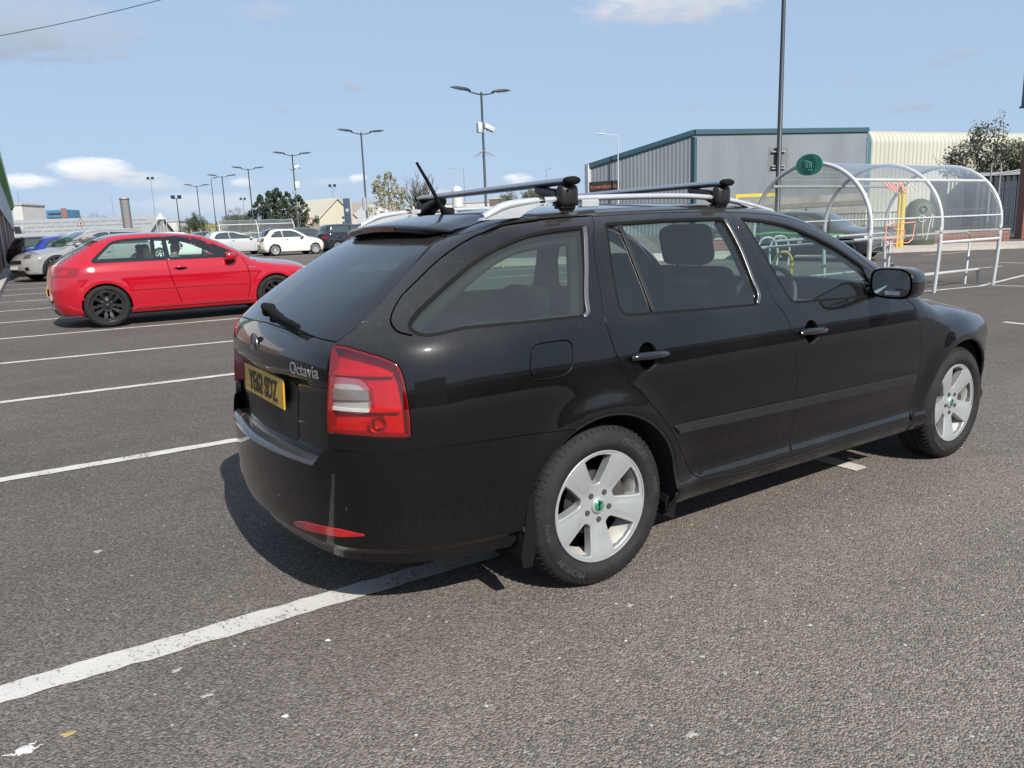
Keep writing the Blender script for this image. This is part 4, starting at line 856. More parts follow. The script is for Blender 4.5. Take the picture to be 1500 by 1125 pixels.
# ------------------------------------------------------------------ ground
def asphalt_nodes(h,tc):
    ob=tc.outputs['Object']
    v1=h.n('TexVoronoi',i_Scale=145.,i_Vector=ob); v2=h.n('TexVoronoi',i_Scale=62.,i_Vector=ob)
    n1=h.n('TexNoise',i_Scale=.55,i_Detail=6.,i_Roughness=.6,i_Vector=ob); n2=h.n('TexNoise',i_Scale=7.,i_Detail=5.,i_Vector=ob); n3=h.n('TexNoise',i_Scale=330.,i_Detail=2.,i_Vector=ob)
    mp=h.n('Mapping',i_Scale=(.12,1.6,1.)); h.l(ob,mp.inputs[0]); n4=h.n('TexNoise',i_Scale=1.,i_Detail=4.,i_Vector=mp.outputs[0])
    r1=h.n('SeparateColor',i_0=v1.outputs['Color']); r2=h.n('SeparateColor',i_0=v2.outputs['Color'])
    g=h.math('MULTIPLY_ADD',r1.outputs[0],.55,h.math('MULTIPLY',n3.outputs['Fac'],.45))
    c=h.mix(g,(.019,.0165,.0145),(.250,.216,.187))
    c=h.mix(h.math('MULTIPLY',h.math('GREATER_THAN',r2.outputs[1],.90),h.math('LESS_THAN',v2.outputs['Distance'],.42)),c,(.215,.195,.175))
    chip=h.math('MULTIPLY',h.math('GREATER_THAN',r2.outputs[0],.993),h.math('LESS_THAN',v2.outputs['Distance'],.36)); c=h.mix(chip,c,(.40,.38,.35))
    tone=h.math('MULTIPLY',h.math('MULTIPLY_ADD',n1.outputs['Fac'],.62,.68),h.math('MULTIPLY_ADD',n2.outputs['Fac'],.26,.87)); tone=h.math('MULTIPLY',tone,h.math('MULTIPLY_ADD',n4.outputs['Fac'],.44,.78)); sy=h.n('SeparateXYZ',i_0=ob).outputs[1]; wear=h.ramp(h.math('ADD',sy,h.math('MULTIPLY',n1.outputs['Fac'],1.2)),1.3,-.9); tone=h.math('MULTIPLY',tone,h.math('MULTIPLY_ADD',wear,.50,.80))
    # oil drips and old gum
    v3=h.n('TexVoronoi',i_Scale=.75,i_Vector=ob); nw=h.math('MULTIPLY_ADD',n2.outputs['Fac'],.10,-.05); st=h.ramp(h.math('ADD',v3.outputs['Distance'],nw),.055,.02); tone=h.math('MULTIPLY',tone,h.math('MULTIPLY_ADD',st,-.35,1.))
    cc=h.n('VectorMath',operation='SCALE'); h.l(c,cc.inputs[0]); h.l(tone,cc.inputs[3])
    bh=h.math('ADD',h.math('MULTIPLY',v1.outputs['Distance'],-1.),h.math('MULTIPLY',r1.outputs[1],.6))
    return cc.outputs[0],bh
ma=mat('asphalt',(.08,.08,.08),.93,spec=.3); h=NT(ma); tc=h.n('TexCoord'); c,bh=asphalt_nodes(h,tc); h.l(c,h.b.inputs['Base Color']); bp=h.n('Bump',i_Strength=.85,i_Distance=.006,i_Height=bh); h.l(bp.outputs[0],h.b.inputs['Normal'])
M['asphalt']=ma
g=MB(); xs=[-900,-60,-8,30,120,1500]; ys=[-900,-40,-.3,12,40,94.7,200,2500]
V=[(x,y,float(gz(y))) for y in ys for x in xs]; nx=len(xs); g.add(V,[(j*nx+i,j*nx+i+1,(j+1)*nx+i+1,(j+1)*nx+i) for j in range(len(ys)-1) for i in range(nx-1)])
tag(g.build('car_park_ground',M['asphalt']),'dark grey asphalt car park surface','ground',kind='structure')
mw=mat('worn road paint',(.7,.7,.66),.75,spec=.3); h=NT(mw); tc=h.n('TexCoord'); c,bh=asphalt_nodes(h,tc); ob=tc.outputs['Object']
n1=h.n('TexNoise',i_Scale=95.,i_Detail=4.,i_Vector=ob); n2=h.n('TexNoise',i_Scale=5.,i_Detail=5.,i_Vector=ob); mp=h.n('Mapping',i_Scale=(60.,14.,1.)); h.l(ob,mp.inputs[0]); n3=h.n('TexNoise',i_Scale=1.,i_Detail=3.,i_Vector=mp.outputs[0])
f=h.math('ADD',h.math('MULTIPLY',n1.outputs['Fac'],.5),h.math('ADD',h.math('MULTIPLY',n2.outputs['Fac'],.30),h.math('MULTIPLY',n3.outputs['Fac'],.28)))
wc=h.mix(n2.outputs['Fac'],(.40,.385,.355),(.55,.53,.495)); h.l(h.mix(h.ramp(f,.42,.50),c,wc),h.b.inputs['Base Color']); bp=h.n('Bump',i_Strength=.3,i_Distance=.004,i_Height=bh); h.l(bp.outputs[0],h.b.inputs['Normal'])
M['line']=mw
M['stain']=mat('oil stained asphalt',(.05,.047,.044),.8,var=.4,scale=60,bump=.5); LINEK=[0]
def line(a,b,wd=.10,fine=.05,jit=.006,name='bay_line'):
    a=np.array(a[:2],float);b=np.array(b[:2],float); L=np.linalg.norm(b-a); t=(b-a)/L; n=np.array([-t[1],t[0]]); k=max(2,min(160,int(L/fine)))
    V=[]; LINEK[0]+=1
    for i in range(k+1):
        p=a+t*L*i/k
        for s in(-1,1):
            q=p+n*s*(wd/2+RNG.uniform(-jit,jit)); V.append((q[0],q[1],float(gz(q[1]))+.0045))
    m=MB().add(V,[(2*i,2*i+2,2*i+3,2*i+1) for i in range(k)]); o=m.build(name,M['line']); o['kind']='structure'; return o
# bay lines, as surveyed from the photograph
for (p0,p1,x0,x1) in(((0,1019),(700,814.5),-2.7,.35),((0,704),(335,647),-2.7,2.05),((0,590),(345,548),-2.7,2.05),((0,533),(340,500),-2.7,2.0),((0,497),(345,467),-2.7,2.0)):
    A,Bq=gp(*p0),gp(*p1); t=(Bq-A)/np.linalg.norm(Bq-A); s0=(x0-A[0])/t[0]; A2=A+t*s0; B2=A+t*((x1-A[0])/t[0]); line(A2,B2,.118 if x1==.35 else .10)
tl=t[1]/t[0]
for k in range(1,14):
    y0=A[1]+2.5*k; line((-2.7,y0+(-2.7-A[0])*tl),(2.0,y0+(2.0-A[0])*tl),.10,.2)
for k in range(0,22):
    y0=9.0+2.5*k; line((8.6,y0),(13.3,y0+4.7*tl),.10,.2)
for p0,p1,wd in(((1188,668),(1263,688),.11),((1470,472),(1508,476),.10),((1190,442),(1435,419.5),.09),((1435,419.5),(1510,401),.09),((1452,418),(1510,420),.09),((1340,402),(1468,390),.09),((1460,384.5),(1510,386),.10),((1352,374),(1420,369),.10)):
    A,Bq=gp(*p0),gp(*p1); line(A,Bq,wd,.1)
# droppings, leaves and chippings
def blot(px,py,r,mt,name,label,cat,n=9,el=1.0,tail=None):
    P=gp(px,py); m=MB(); K=26; ph=RNG.uniform(0,6.28,4); am=RNG.uniform(.08,.26,4); top=[];rim=[]
    for i in range(K):
        a=2*math.pi*i/K; q=r*(1+sum(am[k]*math.sin((k+2)*a+ph[k]) for k in range(4))*.8); rim.append((P[0]+q*math.cos(a)*el,P[1]+q*math.sin(a),P[2]+.001)); top.append((P[0]+q*.72*math.cos(a)*el,P[1]+q*.72*math.sin(a),P[2]+.001+r*.22*RNG.uniform(.6,1.2)))
    m.add(rim+top+[(P[0],P[1],P[2]+.001+r*.25)],[(i,(i+1)%K,K+(i+1)%K,K+i) for i in range(K)]+[(K+i,K+(i+1)%K,2*K) for i in range(K)],smooth=True)
    if tail:
        for (qx,qy) in tail:
            T=gp(qx,qy); d_=(T-P); nn=np.array([-d_[1],d_[0],0]); nn/=np.linalg.norm(nn); pts=[P+d_*s+nn*RNG.normal()*.006+[0,0,.002] for s in np.linspace(.3,1,6)]; m.tube(pts,[.0045,.004,.0032,.0025,.002,.001],5,flat=.4)
    tag(m.build(name,mt),label,cat)
dw=mat('white dropping',(.52,.52,.50),.9); ly=mat('dry leaf',(.30,.23,.09),.8); pw=mat('pale pebble',(.30,.28,.25),.8); br=mat('brown leaf',(.22,.10,.06),.8)
blot(36,1099,.021,dw,'bird_dropping','white splashed bird dropping with thin trails on asphalt at the bottom left','bird dropping',tail=((63,1091),(2,1111),(55,1086)))
blot(100,1075,.013,ly,'fallen_leaf','small yellow leaf on the asphalt near the white bird dropping','leaf',el=1.4)
blot(143,808,.014,pw,'pebble','pale flat pebble above the nearest white line at the left','pebble',el=1.3)
blot(259,982,.010,pw,'pebble','small pale pebble just below the nearest white line','pebble',el=1.5)
blot(303,1019,.010,pw,'pebble','small grey pebble farther below the nearest white line','pebble',el=1.6)
blot(270,936,.008,br,'fallen_leaf','tiny brown leaf lying on the nearest white line','leaf',el=1.4)
blot(418,1049,.009,dw,'bird_dropping','small white speckled dropping near the bottom middle left','bird dropping')
blot(480,938,.008,dw,'bird_dropping','faint small white dropping right of the nearest white line','bird dropping')
blot(922,887,.010,pw,'pebble','pale pebble on asphalt below the rear wheel','pebble',el=1.3)
blot(1012,1076,.012,pw,'pebble','pale pebble at the bottom right of the asphalt','pebble',el=1.3)

# ------------------------------------------------------------------ the other cars
def hatch(wb,ro,fo,H,W,belt,roof_r,roof_f,ws_base,hood,nose,axR,glass_x,kr=.28,tum=.20,zmin=.19,trunk=None,peak=None):
    hw=W/2; top=[(-ro-.4,H-.30),(roof_r-.25,H-.10),(roof_r,H-.045),((roof_r+roof_f)/2,H),(roof_f,H-.045),(ws_base-.25,hood+.17),(ws_base,hood+.02),(ws_base+.25,hood-.03),(wb+fo-.35,nose+.12),(wb+fo-.08,nose),(wb+fo+.15,nose-.3)]
    rear=[(.1,-ro+.16),(.25,-ro+.06),(.40,-ro+.005),(.55,-ro),(.70,-ro+.012),(.85,-ro+.04),(belt,-ro+.075),(belt+.07,glass_x),(H-.06,roof_r-.03),(H+.1,roof_r+.15)]
    if trunk: 
        zt,xt=trunk; top=[(-ro-.3,zt-.06),(-ro+.1,zt),(xt,zt+.03),(roof_r,H-.06)]+top[3:]; rear=[(.1,-ro+.16),(.25,-ro+.06),(.40,-ro+.005),(.6,-ro),(zt-.06,-ro+.03),(zt+.2,-ro+.04),(H+.2,-ro+.1)]
    side=[(.10,hw-.10),(.2,hw-.065),(.30,hw-.03),(.42,hw-.014),(.6,hw-.002),(.72,hw),(.82,hw-.010),(belt-.05,hw-.030),(belt+.02,hw-.055),(belt+.2,hw-.055-tum*.45),(H-.09,hw-.06-tum),(H+.1,hw-.10-tum*1.6)]
    return dict(side=side,plan=[(-ro-.2,.15),(-ro+.05,.085),(-ro+.35,.035),(-.1,0),(wb-.3,0),(wb+.1,.015),(wb+fo*.55,.07),(wb+fo*.85,.17),(wb+fo+.1,.3)],gplan=[(-ro-.2,.22),(-ro+.2,.15),(.1,.02),(1,0),(1.6,.01),(ws_base+.1,.07),(wb+fo,.2)],
      top=top,crown=[(-1,.10),(1.2,.10),(2.2,.14),(3.5,.16)],rear=rear,front=[(.1,wb+fo-.16),(.3,wb+fo-.04),(.5,wb+fo),(.62,wb+fo-.01),(.8,wb+fo-.08),(1.,wb+fo-.3)],rc=.18,fc=.26,tscale=1.,rscale=.9,kt=.10,kr=kr,kf=.32,zmin=zmin,belt=belt,axles=(0,wb),wz=axR,arch=axR+.05,flare=.010,fsig=.05)
def shell(Bx,wb,ro,fo,H,cut=(),step=.05,keep=None,na=96):
    """closed body skin found by shooting rays from a spine inside the car"""
    x0,x1=-ro+.62,wb+fo-.75; zc=.62
    ang=np.linspace(0,2*math.pi,na,endpoint=False); st=[(x0,-a) for a in np.linspace(R_(89),R_(6),18)]+[(x,0.) for x in np.linspace(x0,x1,int((x1-x0)/step))]+[(x1,a) for a in np.linspace(R_(6),R_(89),16)]
    O=[];D=[]
    for x,al in st:
        for a in ang: O.append((x,0,zc)); D.append((math.sin(al),math.cos(al)*math.sin(a),math.cos(al)*math.cos(a)))
    O=np.array(O);D=np.array(D)
    # from outside inwards would hit concavities; march outwards instead
    lo=np.zeros(len(O)); hi=np.full(len(O),2.4); 
    for i in range(34):
        m=(lo+hi)/2; P=O+m[:,None]*D; ins=Bx.F(P[:,0],P[:,1],P[:,2])<0; lo=np.where(ins,m,lo); hi=np.where(ins,hi,m)
    P=O+lo[:,None]*D; N=Bx.normal(P); ns=len(st)
    F=np.array([(i*na+k,(i+1)*na+k,(i+1)*na+(k+1)%na,i*na+(k+1)%na) for i in range(ns-1) for k in range(na)])
    c=P[F].mean(1); ok=np.ones(len(F),bool); side=np.abs(N[F].mean(1)[:,1])>.25
    for fn in cut: ok&=~fn(c,side)
    F=F[ok]; a=P[F[:,1]]-P[F[:,0]];b=P[F[:,3]]-P[F[:,0]]; s=(np.cross(a,b)*N[F].mean(1)).sum(1)<0; F=np.where(s[:,None],F[:,::-1],F)
    return MB().add(P,F,N)
def arch_cut(wb,axR,r): return lambda c,side: ((np.hypot(c[:,0],c[:,2]-axR)<r)|(np.hypot(c[:,0]-wb,c[:,2]-axR)<r))&(np.abs(c[:,1])>.45)
M['car_glass']=mat('dark car glass',(.035,.048,.045),.03,spec=.8); M['car_glass'].node_tree.nodes['Principled BSDF'].inputs['Coat Weight'].default_value=1
M['dark_lamp']=mat('dark glazed headlamp',(.10,.105,.11),.08,.3,coat=1); M['black_rim']=mat('black alloy',(.02,.02,.022),.25,.3,coat=.6); M['grey_rim']=mat('grey alloy',(.40,.41,.42),.35,.4); M['amber']=mat('amber lens',(.6,.2,.02),.1,coat=1)
def make_car(name,label,spec,col,dlo,rear_glass,ws,tail,head,rims,R,rr,group='cars parked across the car park',detail=1,lines=(),handles=(),roofcol=None,through=False,dust=.04,plate=True,rails=False,W=1.78,extra=None,cladding=False):
    wb,ro,fo,H=spec['axles'][1],spec['_ro'],spec['_fo'],spec['_H']; sp_={k:v for k,v in spec.items() if k[0]!='_'}; Bx=Body(**sp_)
    root=empty(name,(0,0,0),0,label,'car',group); pm=paint(name+' paint',col,dust)
    ar=R+.045; cuts=[arch_cut(wb,R,ar-.01)]
    dl=[rpoly([(*q[:2],q[2] if len(q)>2 else .03) for q in p],.05) for p in dlo]; dl=[p if area(p)>0 else p[::-1] for p in dl]
    if through:
        for p in dl: cuts.append(lambda c,side,p=p: side&inpoly(c[:,[0,2]],offset(p,-.006)))
        rgp=rear_glass; cuts.append(lambda c,side: (c[:,0]<.1)&inpoly(c[:,[1,2]],np.array(rgp)*[.9,1])&(c[:,2]>spec['belt']+.04)&~side)
        cuts.append(lambda c,side: (c[:,2]>spec['belt']+.06)&(c[:,0]>ws[0]+.1)&(c[:,0]<ws[1]-.05)&(np.abs(c[:,1])<.52))
    body=shell(Bx,wb,ro,fo,H,cuts,.028 if through else .06,na=200 if through else 84).build('body',pm,root)
    gm=M['glass'] if through else M['car_glass']
    for p in dl:
        for mir_ in(0,1):
            m=panel(Bx,p,(),'side',.06,off=.004,gap=0,flange=.006); g_=(m.mirror_y() if mir_ else m).build('side_window',gm,root)
            s=panel(Bx,offset(p,-.024 if through else -.014),[offset(p,.012 if through else .004)],'side',.03,off=.0055,gap=0,flange=.012); (s.mirror_y() if mir_ else s).build('window_frame',M['gloss_black'],g_)
    o=np.array(rear_glass); o=lin(np.concatenate([o]),.06,True); o=o if area(o)>0 else o[::-1]
    panel(Bx,o,(),'rear',.06,off=.004,gap=0,flange=.006).build('rear_window',gm if through else M['car_glass'],root)
    x0,x1=ws; q=[(x0,-.50),(x1-.08,-.62),(x1-.02,-.3),(x1,0),(x1-.02,.3),(x1-.08,.62),(x0,.50),(x0+.02,0)]; q=lin(q,.08,True); q=q if area(q)>0 else q[::-1]
    panel(Bx,q,(),'top',.08,off=.004,gap=0,flange=.006).build('windscreen',gm if through else M['car_glass'],root)
    if roofcol:
        q=roofcol[1]; q=lin([(x,-y) for x,y in q]+[(x,y) for x,y in q[::-1]],.06,True); q=q if area(q)>0 else q[::-1]; panel(Bx,q,(),'top',.06,off=.006,gap=0,flange=.01).build('roof',roofcol[0],root)
    # arches, sills
    for cx in(0,wb):
        t=np.linspace(R_(-18),R_(198),40)
        ring=np.concatenate([np.stack([cx+(ar-.02)*np.cos(t),R+(ar-.02)*np.sin(t)],1),np.stack([cx+(ar+(.075 if cladding else .028))*np.cos(t[::-1]),R+(ar+(.075 if cladding else .028))*np.sin(t[::-1])],1)]); ring=ring[ring[:,1]>Bx.zmin+.012]
        m=panel(Bx,ring,(),'side',.03,off=.005,gap=0,flange=.03)
        for mm in(m,m.mirror_y()): mm.build('arch_trim',M['trim'] if cladding else pm,body)
        for s in(-1,1): li=MB(); li.lathe([(ar+.0,s*(W/2-.07)),(ar+.0,s*(W/2-.33)),(.02,s*(W/2-.33))],32,c=(cx,0,R),a0=R_(-25),a1=R_(205)); li.build('arch_liner',M['under'],body)
        for s in(-1,1): wheel(root,cx,s*(W/2-.125),R,R,.205,rr,rims[0],s,detail=detail,mats={'rim':rims[1],'barrel':rims[1]},seg=48)
    ub=MB().box((wb/2,0,.22),(wb+ro*.9,W-.36,.10)); ub.build('underbody',M['under'],root)
    for c in lines:
        m=strip(Bx,spl(c,.05),.008,'side',off=.0012,thick=.002)
        for mm in(m,m.mirror_y()): mm.build('shut_line',M['gap'],body)
    for hx,hz in handles:
        P,N=surf(Bx,'side',[(hx-.10,hz),(hx-.05,hz+.004),(hx+.05,hz+.004),(hx+.10,hz)]); P=P+N*np.array([[.01],[.028],[.028],[.01]]); m=MB().tube(P,.014,8,flat=.8)
        for mm in(m,m.mirror_y()): mm.build('door_handle',pm,body)
        rc_=MB(); rc_.add(*(lambda P_:(P_[0]+P_[1]*.002,[tuple(range(len(P_[0])))]))(surf(Bx,'side',circ_e((hx,hz-.012),.07,.022,20)))); 
        for mm in(rc_,rc_.mirror_y()): mm.build('handle_recess',M['gap'],body)
    # lamps
    for poly,pr,mt_,nm in tail+head:
        q=rpoly([(*q_[:2],.025) for q_ in poly],.03); q=q if area(q)>0 else q[::-1]; m=panel(Bx,q,(),pr,.03,off=.009 if 'glow' in nm else .006,gap=0,flange=.012)
        for mm in(m,m.mirror_y()): mm.build(nm,mt_,root)
    # mirrors
    zb=spec['belt']+.06; xm=ws[1]-.42; 
    for s in(-1,1):
        m=MB(); V=[];n=16
        for dx,k in((-.075,.85),(-.06,1.),(0,1.),(.06,.82),(.10,.4)):
            for j in range(n):
                a=2*math.pi*j/n; V.append((xm+dx,s*(W/2+.045+.10*k*math.copysign(abs(math.cos(a))**.7,math.cos(a))),zb+.065*k*math.copysign(abs(math.sin(a))**.7,math.sin(a))))
        m.add(V,[(i*n+j,i*n+(j+1)%n,(i+1)*n+(j+1)%n,(i+1)*n+j) for i in range(4) for j in range(n)],smooth=True); m.add(V[:n],[tuple(range(n))]); m.add(V[-n:],[tuple(range(n))]); m.box((xm,s*(W/2-.05),zb-.045),(.08,.14,.04)); m.build('door_mirror',pm if not roofcol else roofcol[0],root)
    if plate:
        P,_=surf(Bx,'rear',[(0,plate if plate is not True else .55)]); m=MB().box((P[0][0]-.008,0,P[0][2]),(.008,.52,.11)); m.build('number_plate',M['yellow_plate'],root)
        P,_=surf(Bx,'front',[(0,.45)]); m=MB().box((P[0][0]+.008,0,P[0][2]),(.008,.52,.11)); m.build('number_plate',M['white_plate'],root)
        P,_=surf(Bx,'front',[(0,.60)]); q=lin([(-.42,.56),(.42,.56),(.36,.68),(-.36,.68)],.06,True); panel(Bx,q,(),'front',.06,off=.004,gap=0,flange=.01).build('grille',M['gloss_black'],root)
        q=lin([(-.55,.24),(.55,.24),(.5,.36),(-.5,.36)],.06,True); panel(Bx,q,(),'front',.06,off=.004,gap=0,flange=.01).build('air_intake',M['trim'],root)
    if rails:
        for s in(-1,1): 
            y=W/2-.34; xs=np.linspace(rails[0],rails[1],14); zz=[Bx.ft(x)-.1*y*y+.035*min(1,6*min(i,13-i)/13) for i,x in enumerate(xs)]; MB().tube([(x,s*y,z) for x,z in zip(xs,zz)],.016,8).build('roof_rail',M['rail'],root)
    if cladding:
        m=panel(Bx,lin([(R+.13,.20),(wb-R-.13,.20),(wb-R-.13,.31),(R+.13,.31)],.06,True),(),'side',.06,off=.006,gap=0,flange=.02)
        for mm in(m,m.mirror_y()): mm.build('sill_cladding',M['trim'],body)
    if through:
        cb=MB(); cb.box((1.0,0,.42),(2.3,W-.4,.2)); cb.box((wb-.62,0,.80),(.5,W-.42,.22),bev=.05); cb.box((1.0,-W/2+.13,.66),(2.6,.02,.5)); cb.box((1.0,W/2-.13,.66),(2.6,.02,.5)); cb.build('cabin',M['interior'],root)
        for sx,sy in((.98,-.36),(.98,.36)):
            t=MB(); t.box((sx+.05,sy,.54),(.50,.48,.16),bev=.05); t.box((sx-.22,sy,.82),(.14,.48,.58),bev=.05,ry=R_(-16)); t.box((sx-.30,sy,1.15),(.10,.26,.17),bev=.04,ry=R_(-12)); t.build('seat',M['fabric'],root)
        t=MB(); t.box((.22,0,.54),(.45,1.1,.16),bev=.05); t.box((-.02,0,.76),(.14,1.1,.46),bev=.05,ry=R_(-16)); t.build('rear_seat',M['fabric'],root)
        sw=MB(); sw.tube([(.18*math.cos(a),.18*math.sin(a),0) for a in np.linspace(0,2*math.pi,25)],.014,6,cap=False); sw.box((0,0,0),(.34,.05,.03)); sw.xf(Matrix.Translation((wb-1.08,-.36,.90))@Matrix.Rotation(R_(-66),4,'Y')@Matrix.Rotation(R_(90),4,'Z')); sw.build('steering_wheel',M['interior'],root)
    if extra: extra(root,Bx,pm,body)
    return root
def put(o,x,y,rz=0): o.location=(x,y,float(gz(y))-.002); o.rotation_euler=(R_(.0),0,rz); return o
def S(ro,fo,H,*a,**k):
    d=hatch(k.pop('wb'),ro,fo,H,*a,**k); d.update(_ro=ro,_fo=fo,_H=H); return d
# red three-door hatchback
def red_extra(root,Bx,pm,body):
    m=strip(Bx,lin([(.36,.555),(2.10,.545)],.06),.022,'side',off=.012,thick=.014)
    for mm in(m,m.mirror_y()): mm.build('side_moulding',pm,body)
    sc=MB(); q=[(.40,.285),(2.14,.285)]; m=strip(Bx,lin(q,.06),.035,'side',off=.016,thick=.02)
    for mm in(m,m.mirror_y()): mm.build('sill_ledge',pm,body)
    m=panel(Bx,circ_e((-.30,.80),.075,.072),(),'side',.03,off=.0015,gap=0,flange=.003)
    rg=panel(Bx,circ_e((-.30,.80),.079,.076),[circ_e((-.30,.80),.075,.072)],'side',.03,off=.0012,gap=0,flange=.002); rg.build('fuel_flap',mat('dark red gap',(.06,.002,.004),.5),body)
    m=MB().box((2.20,-.874,.80),(.09,.004,.018)); m.build('wing_badge',M['silver_letter'],body)
    sp=MB(); V=[]
    for y in np.linspace(-.50,.50,15): xb=-.20+.15*y*y; z=1.365-.10*y*y; V+=[(xb+.16,y,z+.03),(xb,y,z+.012),(xb-.004,y,z-.008),(xb+.10,y,z-.012)]
    sp.add(V,[(4*i+k,4*i+k+1,4*i+5+k,4*i+4+k) for i in range(14) for k in range(3)],smooth=True); sp.build('spoiler',pm,root)
    df=panel(Bx,lin([(-.50,.20),(.50,.20),(.46,.29),(-.46,.29)],.05,True),(),'rear',.05,off=.004,gap=0,flange=.01); df.build('diffuser',M['trim'],root)
RED=S(.755,.90,1.425,1.765,.935,-.06,1.40,2.30,.955,.72,.325,-.60,wb=2.578,tum=.19)
rdlo=[[(-.12,1.00,.03),(.17,1.262,.05),(.32,1.298,.10),(.90,1.318,.01),(.912,1.0,.02)],
 [(.955,1.0,.02),(.945,1.318,.02),(1.20,1.310,.15),(1.45,1.258,.15),(1.72,1.145,.15),(2.0,1.0,.02)]]
red=make_car('hatchback_car','bright red three door hatchback with black alloy wheels and a driver at the open window',RED,(.34,.0035,.014),rdlo,[(-.60,.985),(.60,.985),(.53,1.36),(-.53,1.36)],(1.42,2.28),
 [([(-.29,.785),(.33,.795),(.375,.86),(.36,.915),(.0,.945),(-.27,.945)],'diag',M['dark_red_lens'],'tail_lamp'),([(-.22,.815),(.22,.817),(.235,.905),(-.20,.92)],'diag',M['red_lens'],'tail_lamp_glow')],
 [([(2.95,.63),(3.28,.62),(3.25,.70),(3.0,.76)],'fdiag',M['white_lens'],'headlamp')],('multi',M['black_rim']),.325,.238,group=None,detail=1,through=True,
 lines=([(.925,1.30),(.915,.98),(.93,.80),(.99,.55),(1.06,.30)],[(.925,1.33),(1.2,1.345),(1.5,1.285)],[(2.06,.97),(2.13,.80),(2.15,.55),(2.10,.30)]),handles=((1.10,.845),),W=1.765,extra=red_extra,dust=.02)
A=gp(163,480); yr=float(A[1]); put(red,float(A[0])+.02,yr+.86,R_(-1.5))

# ------------------------------------------------------------------ driver of the red car
def person(name,label,verts,edges,rad,parts,loc,rz,mt,cat='person'):
    me=bpy.data.meshes.new('person'); me.from_pydata(verts,edges,[]); o=bpy.data.objects.new('person_src',me); COL.objects.link(o)
    md=o.modifiers.new('s','SKIN'); 
    for i,r in enumerate(rad): sv=me.skin_vertices[0].data[i]; sv.radius=r if hasattr(r,'__len__') else (r,r); sv.use_root=(i==0)
    o.modifiers.new('d','SUBSURF').levels=2; dg=bpy.context.evaluated_depsgraph_get(); ev=o.evaluated_get(dg); em=bpy.data.meshes.new_from_object(ev); bpy.data.objects.remove(o)
    for m in mt: em.materials.append(m)
    for p in em.polygons: p.use_smooth=True; p.material_index=parts(p.center)
    b=bpy.data.objects.new(name,em); COL.objects.link(b); b.location=loc; b.rotation_euler=(0,0,rz); tag(b,label,cat); return b
skin=mat('skin',(.23,.12,.075),.55); hood=mat('grey sweatshirt',(.10,.105,.11),.95); hair=mat('short dark hair',(.012,.010,.009),.9)
# hip, belly, chest, neck, head..., shoulders, elbows, hands, thighs
pv=[(.0,0,.0),(-.06,0,.20),(-.10,0,.40),(-.10,0,.52),(-.075,0,.62),(-.06,0,.72),(-.10,-.18,.45),(.04,-.25,.22),(.27,-.15,.26),(-.10,.18,.45),(.04,.25,.22),(.27,.12,.26),(.12,-.10,.0),(.45,-.13,.08),(.70,-.13,-.25),(.12,.10,.0),(.45,.13,.08),(.70,.13,-.25)]
pe=[(0,1),(1,2),(2,3),(3,4),(4,5),(2,6),(6,7),(7,8),(2,9),(9,10),(10,11),(0,12),(12,13),(13,14),(0,15),(15,16),(16,17)]
pr=[(.15,.12),(.16,.11),(.17,.11),.055,(.092,.078),(.075,.065),.065,.048,.036,.065,.048,.036,.085,.07,.045,.085,.07,.045]
M4=red.matrix_basis if False else Matrix.Translation(red.location)@Matrix.Rotation(red.rotation_euler.z,4,'Z')
dl=M4@Vector((1.20,-.37,.53)); dr=person('person','driver in a grey sweatshirt sitting at the open window of the red hatchback',pv,pe,pr,lambda c: (1 if c.z>.535 or (c.x>.23 and c.z>.15 and abs(c.y)<.2) else 0),dl,red.rotation_euler.z-.45,[hood,skin])
hm=MB(); 
for i in range(0,6):
    a=R_(-5+i*19); hm.lathe([(.088*math.cos(a)+.004,.075*math.sin(a)),(.088*math.cos(a+R_(19))*1.0+.002,.075*math.sin(a+R_(19)))],16,axis='z',c=(-.083,0,.70))
hm.build('hair',hair,dr)
fm=MB(); fm.box((.030,0,.655),(.035,.022,.05),bev=.008); fm.box((.020,-.033,.685),(.012,.026,.010)); fm.box((.020,.033,.685),(.012,.026,.010)); fm.box((.020,0,.610),(.012,.05,.012)); fm.build('face',mat('face features',(.10,.045,.03),.6),dr)
for s in(-1,1): MB().box((-.07,s*.083,.66),(.045,.018,.06),bev=.007).build('ear',skin,dr)
